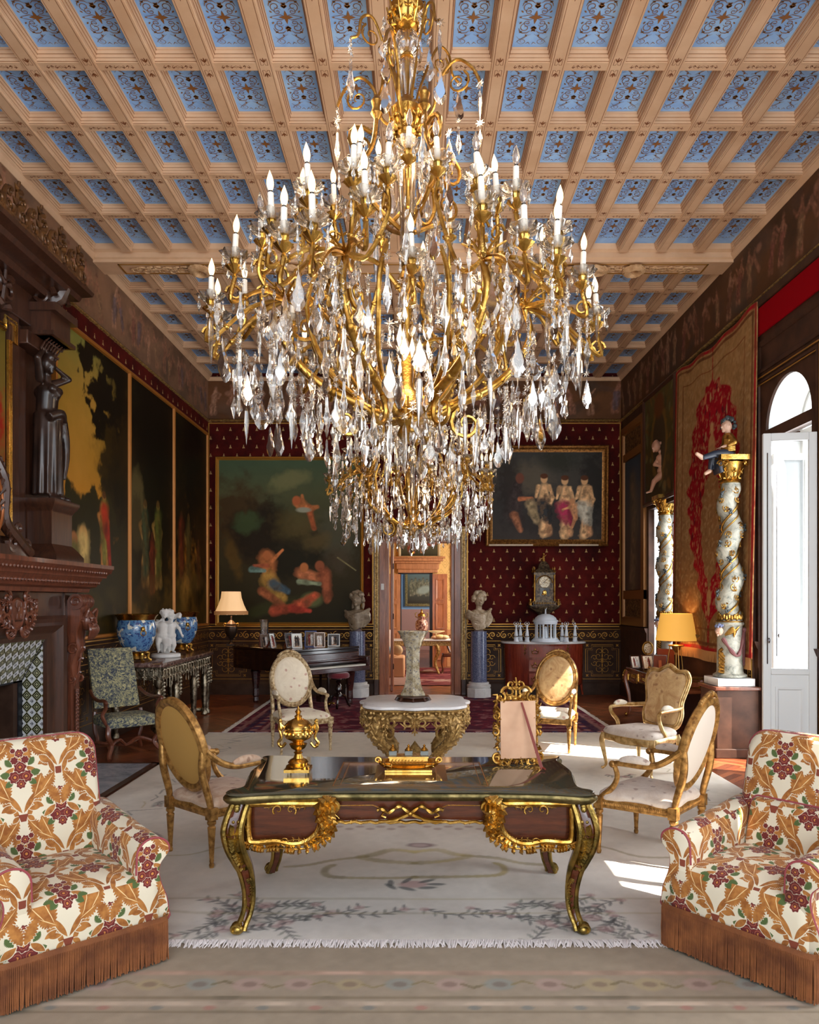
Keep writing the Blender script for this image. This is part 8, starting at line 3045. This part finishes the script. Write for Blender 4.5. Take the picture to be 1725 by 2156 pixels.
for i in range(5): m.tube(bez([(-.10, -.08 + i * .04, .03), (-.13, -.08 + i * .04, -.08), (-.11, -.08 + i * .04, -.20)], 4), .03, 6)
m.build('trousers', mat('navy_paint', C((40, 46, 60)), .35), t, remesh=.008, sm=1)

# winged child stepping on the farther column
t = thing('winged_putto', 'carved flesh-coloured winged child striding on top of the farther column', 'figure', (FC[0], FC[1], .902 + 2.60))
m = MB(); s = .17
body(m, (-.02, 0, .40), (-.03, 0, .60), (-.06, 0, .68), (-.16, -.03, .78), s, (((.04, -.02, .64), (.13, -.04, .56), (.17, -.05, .62)), ((-.08, .03, .62), (-.17, .02, .50), (-.08, -.06, .46))),
     (((-.06, -.03, .34), (-.20, -.06, .22), (-.24, -.02, .07), (-.32, -.05, .04)), ((.04, .03, .34), (.15, .03, .20), (.24, .04, .14), (.27, .05, .05))), 1.1)
face(m, (-.16, -.03, .78), s, (-.9, -.4, -.3)); curls(m, (-.14, -.02, .79), s, 30, .15, 9)
m.build('figure', mat('terracotta_flesh', C((184, 134, 106)), .5), t, remesh=.009, sm=2)
m = MB()
for k in range(8):
    m.tube(bez([(.04, .04, .66), (.16, .06, .74 + k * .01), (.30 - k * .02, .06, .92 - k * .045)], 4), [.016] * 5 + [.02, .02, .016, .008], 6, flat=.5)
m.build('wing', mat('dull_gilt_wing', C((160, 104, 60)), .5, .3), t)

# ------------------------------------------------------------------ writing table by the window
wt = thing('side_desk', 'small marquetry writing table with gilt mounts below the far window', 'desk', (3.60, 11.15, 0))
W_ROSE = wood('marquetry_rosewood', C((112, 58, 34)), C((160, 92, 58)), .28, axis=1, coat=.4)
hx, hy = .30, .85
MB().rings([[Vector((a, b, z)) for a, b in rounded(hx * k, hy * k, .03)] for k, z in ((.98, .735), (1, .74), (1, .765), (.99, .77))]).build('table_top', MATS['marquetry_field'], wt)
m = MB(); m.rings([[Vector((a, b, z)) for a, b in rounded(hx * 1.01, hy * 1.004, .03)] for z in (.745, .762)], cap=False); m.build('top_edge', GOLD, wt)
m = MB().box(-hx + .03, -hy + .03, .60, hx - .03, hy - .03, .735).box(-hx + .03, -hy + .03, .54, hx - .03, -hy + .30, .60).box(-hx + .03, hy - .30, .54, hx - .03, hy - .03, .60); m.build('apron', W_ROSE, wt, bevel=.01)
m = MB()
for (y0, w_) in ((-.80, .48), (-.25, .5), (.32, .48)):
    rect_frame(m, (-hx + .028, y0 + w_, .59 if abs(y0 + .25) < .1 else .56), (0, -1, 0), V_Z, w_, .14, [(0, 0), (0, .012), (.012, .014), (.016, 0)])
    leafy(m, [(-hx + .015, y0 + w_ * q / 8, .66) for q in range(1, 8)], .035, (-1, 0, 0), 5)
rect_frame(m, (-hx + .05, -hy + .028, .62), U_B, V_Z, 2 * hx - .1, .1, [(0, 0), (0, .01), (.012, .012), (.016, 0)])
for k in range(8):
    a = k * PI / 4; leafy(m, [(0, -hy + .01, .655), (.03 * math.cos(a), -hy - .005, .655 + .03 * math.sin(a)), (.055 * math.cos(a), -hy, .655 + .055 * math.sin(a))], .03, (0, -1, 0), 2)
m.build('bronze_mount', GOLD, wt)
for sx in (-1, 1):
    for sy in (-1, 1):
        q = bez([(sx * (hx - .03), sy * (hy - .05), .72), (sx * (hx + .01), sy * (hy - .02), .60), (sx * (hx - .03), sy * (hy - .06), .35), (sx * (hx - .045), sy * (hy - .08), .12), (sx * (hx - .01), sy * (hy - .04), .02)], 4)
        lg = MB().tube(q, [lerp(.042, .018, min(1, i / 13)) for i in range(len(q))], 8).build('leg', W_ROSE, wt)
        m = MB(); leafy(m, [v + Vector((sx * .02, sy * .02, 0)) for v in q[:7]], .05, (sx, sy, 0), 6); m.ell((sx * (hx + .0), sy * (hy - .035), .03), (.028, .028, .03), 8, 6); m.build('bronze_mount', GOLD, lg)

TZ = .775
t = thing('table_lamp', 'brass tripod table lamp with amber drum shade on the side desk', 'lamp', (3.68, 10.78, TZ))
m = MB()
for k in range(3):
    a = .5 + k * 2 * PI / 3
    m.tube([(.14 * math.cos(a), .14 * math.sin(a), .0), (.085 * math.cos(a), .085 * math.sin(a), .40)], .009, 8)
m.tube([(.10 * math.cos(2 * PI * k / 24), .10 * math.sin(2 * PI * k / 24), .40) for k in range(24)], .010, 6, closed=True)
m.lathe([(.08, .0), (.08, .015), (.02, .03), (.012, .3), (.05, .34), (.07, .40), (.06, .41), (.01, .42), (.01, .60)], 16)
m.build('tripod', mat('aged_brass', C((170, 130, 70)), .3, .9), t)
MB().lathe([(.285, .475), (.215, .855)], 48, cap=False).build('shade', SHADE_YEL, t)
point('desk_lamp_glow', (3.68, 10.78, TZ + .64), 7, (1, .75, .4), .06)
GP = 'photo frames on the side desk'
photo_frame((3.36, 11.62, TZ), .35, .17, .20, PHOTO_FR, 11, 'small silver photo frame at the far left of the side desk', GP)
photo_frame((3.50, 11.45, TZ), .3, .19, .22, PHOTO_FR, 12, 'silver photo frame second from the left on the side desk', GP)
photo_frame((3.50, 10.95, TZ), PI - .25, .20, .27, PHOTO_FR, 13, 'photo frame seen from its leather back, middle of the side desk', GP)
photo_frame((3.70, 11.25, TZ), PI - .5, .24, .34, PHOTO_WOOD, 14, 'largest brown photo frame turned away beside the brass lamp', GP)
t = thing('gilt_box', 'low gilt and glass box between the photo frames on the side desk', 'box', (3.50, 11.22, TZ))
MB().box(-.08, -.05, .0, .08, .05, .03).build('body', GOLD_D, t, bevel=.004)
m = MB(); leafy(m, [(lerp(-.08, .08, i / 6), -.0, .045) for i in range(7)], .035, (0, 0, 1), 6); m.build('lid_ornament', GOLD_D, t)
t = thing('mantel_clock', 'small round gilt clock behind the lamp on the side desk', 'clock', (3.58, 11.78, TZ))
MB().box(-.06, -.03, 0, .06, .03, .03).lathe([(.03, .03), (.015, .06), (.03, .10), (.015, .22)], 12).build('base', GOLD_D, t)
m = MB(); m.tube([(.075 * math.cos(2 * PI * k / 20), -.0, .30 + .095 * math.sin(2 * PI * k / 20)) for k in range(20)], .016, 6, closed=True); m.build('bezel', GOLD_D, t)
m = MB(); m.ell((0, 0, .30), (.07, .018, .09), 16, 10); m.build('dial', MATS['clock_dial'], t)
# ------------------------------------------------------------------ the two chandeliers
def plaq(w, h, wav, th=.007):
    n = 28
    out = []
    for i in range(n):
        a = 2 * PI * i / n
        k = 1 + wav * math.cos(6 * a)
        y = -math.cos(a)
        x = math.sin(a) * (.55 - .38 * y + .25 * (y < 0)) * k * .8
        out.append((x * w, (y - 1) * h / 2 * 1.0))
    m = MB()
    lo = [[Vector((x * k, d, -h / 2 + (z + h / 2) * k)) for x, z in out] for k, d in ((.72, -th), (1, -.001), (1, .001), (.72, th))]
    m.rings(lo)
    return m


def lath(pr, n):
    return MB().lathe([(r, -z) for r, z in pr][::-1], n, cap=False)


DROPS = [plaq(.034, .15, .14), plaq(.042, .13, .10), lath([(.001, 0), (.006, .01), (.006, .05), (.011, .08), (.018, .105), (.013, .135), (.001, .17)], 8),
         lath([(.001, 0), (.008, .02), (.011, .07), (.007, .12), (.0005, .17)], 6), lath([(.001, 0), (.016, .05), (.001, .1)], 4), lath([(.001, 0), (.009, .03), (.006, .05), (.014, .085), (.001, .11)], 6)]
STAR = MB()
_p = []
for i in range(16):
    a = 2 * PI * i / 16
    r = .026 if i % 2 == 0 else .011
    _p.append((r * math.cos(a), 0, r * math.sin(a)))
STAR.add([(0, -.009, 0), (0, .009, 0)] + _p, [(0, 2 + i, 2 + (i + 1) % 16) for i in range(16)] + [(1, 2 + (i + 1) % 16, 2 + i) for i in range(16)])
BEAD = MB().ell((0, 0, 0), (.006, .006, .008), 6, 4)
DISH = MB().lathe([(.012, .0), (.03, .002), (.05, .014), (.066, .034), (.064, .036), (.045, .018), (.012, .008)], 32, fn=lambda a, z: 1 + .10 * math.cos(a * 8) * (z > .01), cap=False)
CUP = MB().lathe([(.004, -.085), (.012, -.075), (.006, -.062), (.02, -.05), (.036, -.036), (.040, -.03), (.022, -.022), (.016, -.016), (.020, -.004), (.021, .012), (.018, .014), (.016, .0)], 20, fn=lambda a, z: 1 + .06 * math.cos(a * 10) * (z < -.02 or z > -.006))
SLEEVE = MB().lathe([(.0135, .005), (.0132, .118), (.010, .120)], 12)
COLLAR = MB().lathe([(.0085, .119), (.0085, .128)], 10)
FLAME = MB().lathe([(.007, .126), (.013, .140), (.0158, .155), (.0145, .172), (.009, .190), (.0035, .204), (.0005, .212)], 12)
DM = [d.mesh('crystal_pendant', CRYSTAL, smooth=False) for d in DROPS]
STM = STAR.mesh('crystal_star', CRYSTAL, smooth=False)
DISHM = DISH.mesh('glass_dish', CRYSTAL)
CUPM = CUP.mesh('candle_cup', GOLD)
SLM = SLEEVE.mesh('candle_sleeve', WAX)
COLM = COLLAR.mesh('bulb_collar', BULB_BASE)
FLM = FLAME.mesh('bulb', BULB)
FLMO = FLAME.mesh('bulb', BULB_OFF)


def put(name, me, parent, loc, rz=0.0, tx=0.0, ty=0.0, sc=1.0):
    o = bpy.data.objects.new(name, me)
    COL.objects.link(o)
    o.parent = parent
    o.location = loc
    o.rotation_euler = (tx, ty, rz)
    if sc != 1.0: o.scale = (sc,) * 3
    return o


def chandelier(label, loc, rot, seed):
    t = thing('chandelier', label, 'chandelier', loc, rot, 'pair of great gilt and crystal chandeliers')
    R = random.Random(seed)
    ztop = (ZC - loc[2])

    def cyl(r, a, z): return Vector((r * math.cos(a), r * math.sin(a), z))
    # stem
    m = MB().lathe([(.02, .14), (.05, .18), (.035, .22), (.075, .27), (.09, .33), (.06, .38), (.03, .42), (.025, .9), (.05, .95), (.03, 1.0), (.02, 1.05), (.018, 1.30), (.022, 1.66), (.05, 1.69), (.075, 1.74), (.08, 1.80), (.05, 1.84), (.03, 1.86), (.012, 1.88), (.012, 2.05), (.035, 2.06), (.03, 2.08), (.01, 2.09), (.01, 2.19), (.05, 2.21), (.085, 2.26), (.09, 2.31), (.06, 2.34), (.02, 2.36)], 28)
    for (z, r, n_) in ((.30, .085, 12), (1.74, .078, 12), (2.26, .088, 12)):
        for i in range(n_):
            a = 2 * PI * i / n_; nn = cyl(1, a, 0)
            leafy(m, [nn * (r * .7) + Vector((0, 0, z - .05)), nn * r + Vector((0, 0, z)), nn * (r + .012) + Vector((0, 0, z + .05))], .032, nn, 3)
    m.build('stem', GOLD, t)
    m = MB().lathe([(.015, 2.36), (.012, ztop - .12)], 10); m.lathe([(.02, ztop - .14), (.05, ztop - .1), (.11, ztop - .02), (.12, ztop)], 20)
    m.build('hanging_rod', GOLD_D, t)
    fl_ = lambda a, z: 1 + .05 * math.cos(a * 12)
    MB().lathe([(.022, 1.87), (.028, 1.90), (.045, 1.98), (.05, 2.02), (.035, 2.05)], 36, fn=fl_, cap=False).build('glass_baluster', CRYSTAL, t)
    MB().lathe([(.03, 2.07), (.055, 2.09), (.066, 2.13), (.05, 2.18), (.03, 2.19)], 36, fn=fl_, cap=False).build('glass_ball', CRYSTAL, t)
    MB().lathe([(.03, 1.02), (.04, 1.06), (.03, 1.12), (.035, 1.3), (.045, 1.5), (.04, 1.62), (.05, 1.66)], 24, fn=fl_, cap=False).build('glass_column', CRYSTAL, t)
    cands = []
    for k in range(6):
        ph = k * PI / 3
        # main arm and its two thinner companions
        m = MB()
        path = bez([cyl(.05, ph, .30), cyl(.12, ph, .27), cyl(.24, ph, .33), cyl(.42, ph, .42), cyl(.55, ph, .54), cyl(.625, ph, .69), cyl(.60, ph, .82)], 6)
        m.tube(path, [lerp(.026, .017, i / len(path)) for i in range(len(path))], 10)
        leafy(m, path[5:14], .05, (0, 0, 1), 4); leafy(m, path[20:30], .04, (math.cos(ph), math.sin(ph), 0), 4)
        for q in (16, 24): m.ell(path[q], .027, 10, 6)
        for s in (-1, 1):
            p2 = bez([cyl(.22, ph, .34), cyl(.36, ph + s * .10, .45), cyl(.46, ph + s * .18, .60), cyl(.50, ph + s * .22, .78), cyl(.46, ph + s * .26, .92)], 6)
            m.tube(p2, .0115, 7)
        n1 = cyl(1, ph, 0)
        scroll3(m, cyl(.30, ph, .24), n1, (0, 0, 1), .085, .02, 2.0, 1.3, .014)
        scroll3(m, cyl(.50, ph, .70), n1, (0, 0, 1), .07, .015, 0, -1.3, .012)
        # foliage knot and branches
        J = cyl(.60, ph, .84)
        for q in range(7):
            a = q * .9
            leafy(m, [J, J + Vector((math.cos(a) * .05, math.sin(a) * .05, .05)), J + Vector((math.cos(a) * .10, math.sin(a) * .10, .08))], .03, (0, 0, 1), 2)
        m.build('arm', GOLD, t)
        lst = [(.95, .78, .085, 0), (.95, .77, -.095, 0), (.845, .92, .27, 0), (.86, .90, -.25, 0), (.71, 1.10, .13, 0), (.73, 1.07, -.16, 0), (.53, 1.19, .30, 0), (.37, 1.34, -.20, 0), (.42, .86, .52, 0)]
        for (r, z, dp, _q) in lst:
            a = ph + dp + R.uniform(-.02, .02); z += R.uniform(-.015, .015)
            C_ = cyl(r, a, z)
            b = MB()
            mid = J.lerp(C_, .5)
            low = min(J.z, C_.z)
            bp = bez([J, Vector((mid.x, mid.y, min(mid.z, low + .02) - .03)), cyl(r + (.012 if r > .6 else 0), a, z - .19), cyl(r, a, z - .08)], 6)
            b.tube(bp, [.010 + .0015 * (i % 2) for i in range(len(bp))], 7)
            b.ell(bp[9], .016, 8, 6)
            scroll3(b, C_ + Vector((0, 0, -.15)), cyl(1, a, 0), (0, 0, 1), .04, .01, 0, 1.2, .008, 12, 5)
            b.build('branch', GOLD, t)
            cands.append((C_, a))
    for k in range(3):
        a = .5 + k * 2 * PI / 3
        C_ = cyl(.16, a, 1.50)
        MB().tube(bez([cyl(.03, a, 1.30), cyl(.11, a, 1.26), cyl(.165, a, 1.34), C_ - Vector((0, 0, .07))], 5), .010, 7).build('branch', GOLD, t)
        cands.append((C_, a))
    for i, (c, a) in enumerate(cands):
        tx, ty = R.uniform(-.06, .06), R.uniform(-.06, .06)
        put('glass_dish', DISHM, t, c, a); put('candle_cup', CUPM, t, c, a)
        s_ = put('candle_sleeve', SLM, t, c, a, tx, ty)
        put('bulb_collar', COLM, s_, (0, 0, 0))
        put('bulb', FLMO if R.random() < .16 else FLM, s_, (0, 0, 0))
    # upper scroll arms with hanging strings
    for k in range(4):
        a = .45 + k * PI / 2
        nn = cyl(1, a, 0)
        m = MB().tube(bez([cyl(.04, a, 1.80), cyl(.07, a, 1.92), cyl(.13, a, 2.08), cyl(.19, a, 2.19), cyl(.25, a, 2.17), cyl(.27, a, 2.08), cyl(.31, a, 2.05)], 6), .007, 6)
        scroll3(m, cyl(.20, a, 2.10), nn, (0, 0, 1), .055, .012, 1, -1.3, .006)
        a2 = a + PI / 4; n2 = cyl(1, a2, 0)
        m.tube(bez([cyl(.05, a2, 1.72), cyl(.13, a2, 1.78), cyl(.17, a2, 1.93), cyl(.25, a2, 2.01), cyl(.33, a2, 1.96), cyl(.37, a2, 1.88)], 6), .008, 6)
        scroll3(m, cyl(.26, a2, 1.90), n2, (0, 0, 1), .06, .012, 1, -1.3, .007)
        m.tube(bez([cyl(.04, a, 1.20), cyl(.20, a, 1.30), cyl(.26, a, 1.42), cyl(.19, a, 1.58), cyl(.17, a, 1.72)], 6), .012, 7)
        scroll3(m, cyl(.25, a, 1.56), nn, (0, 0, 1), .085, .015, 2.2, -1.4, .012)
        scroll3(m, cyl(.24, a, 1.38), nn, (0, 0, 1), .07, .015, -2.2, 1.4, .011)
        m.lathe([(.01, 0), (.03, .03), (.02, .06), (.028, .09), (.01, .12)], 10, cyl(.17, a, 1.70))
        m.build('upper_scroll', GOLD_D, t)
    # crystals: strings of drops
    items = []

    def string(c, L, big=None, dense=1):
        z = c.z
        first = True
        while L > 0:
            if first or R.random() < .35:
                items.append(('s', Vector((c.x, c.y, z)), R.uniform(0, 6.28), R.uniform(.7, 1.1))); z -= .028; L -= .028; first = False
                continue
            k = R.randrange(6) if big is None else big
            sc = R.uniform(.85, 1.35)
            h = (.15, .13, .17, .17, .10, .11)[k] * sc
            items.append((k, Vector((c.x, c.y, z)), R.uniform(-1.0, 1.0), sc)); z -= h + .004; L -= h
    for (r, z, n, L) in ((.92, .66, 26, .18), (.84, .58, 34, .28), (.75, .47, 32, .27), (.64, .39, 26, .22), (.52, .31, 22, .18), (.38, .27, 16, .17), (.26, .25, 12, .16), (.13, .22, 8, .15), (.03, .17, 2, .12)):
        for i in range(n):
            a = 2 * PI * (i + R.uniform(-.3, .3)) / n
            string(cyl(r * R.uniform(.94, 1.05), a, z + R.uniform(-.03, .05)), L * R.uniform(.6, 1.1))
    for i in range(95):
        a = R.uniform(0, 2 * PI); r = .14 + .66 * math.sqrt(R.random()); z = R.uniform(.72, 1.08) - .12 * (r > .6)
        string(cyl(r, a, z), R.uniform(.12, .38))
    for i in range(16):
        a = R.uniform(0, 2 * PI); string(cyl(R.uniform(.08, .26), a, R.uniform(1.35, 1.75)), R.uniform(.15, .32))
    for k in range(4):
        a = .45 + k * PI / 2
        string(cyl(.31, a, 2.04), .22); string(cyl(.37, a + PI / 4, 1.87), .26); string(cyl(.13, a, 2.20), .12)
    cw = math.cos(rot); sw_ = math.sin(rot)
    near = sorted(items, key=lambda q: (q[1].x * sw_ + q[1].y * cw) - .25 * (q[0] != 's'))
    rest = MB(); nd = ns = 0
    for (k, c, a, sc) in near:
        if k == 's' and ns < 60:
            put('crystal_star', STM, t, c, a * .3 + R.uniform(-.5, .5), 0, 0, sc); ns += 1
        elif k != 's' and nd < 100:
            put('crystal_pendant', DM[k], t, c, a, R.uniform(-.05, .05), 0, sc); nd += 1
        else:
            rest.merge(STAR if k == 's' else DROPS[k], Matrix.Translation(c) @ Matrix.Rotation(a, 4, 'Z') @ Matrix.Scale(sc, 4))
    for (c, a) in cands:
        for q in range(4):
            p_ = c + cyl(.058, a + q * PI / 2 + .4, .012)
            rest.merge(BEAD, Matrix.Translation(p_)); rest.merge(DROPS[4 + q % 2], Matrix.Translation(p_ - Vector((0, 0, .012))) @ Matrix.Scale(.6, 4))
    tag(rest.build('crystal_drop', CRYSTAL, t, smooth=False), kind='stuff')
    for (x, y, z) in ((0, 0, .62), (.33, .0, 1.75), (-.33, 0, 1.75)):
        v = Matrix.Rotation(rot, 3, 'Z') @ Vector((x, y, z)) + Vector(loc)
        point('chandelier_glow', v, 13, (1, .74, .48), .15)
    return t


chandelier('nearer gilt and crystal chandelier with many candle bulbs, hanging over the writing desk', (-.05, 3.80, 2.46), .08, 1)
chandelier('farther gilt and crystal chandelier, seen below and behind the nearer one', (-.05, 8.45, 2.36), .45, 2)
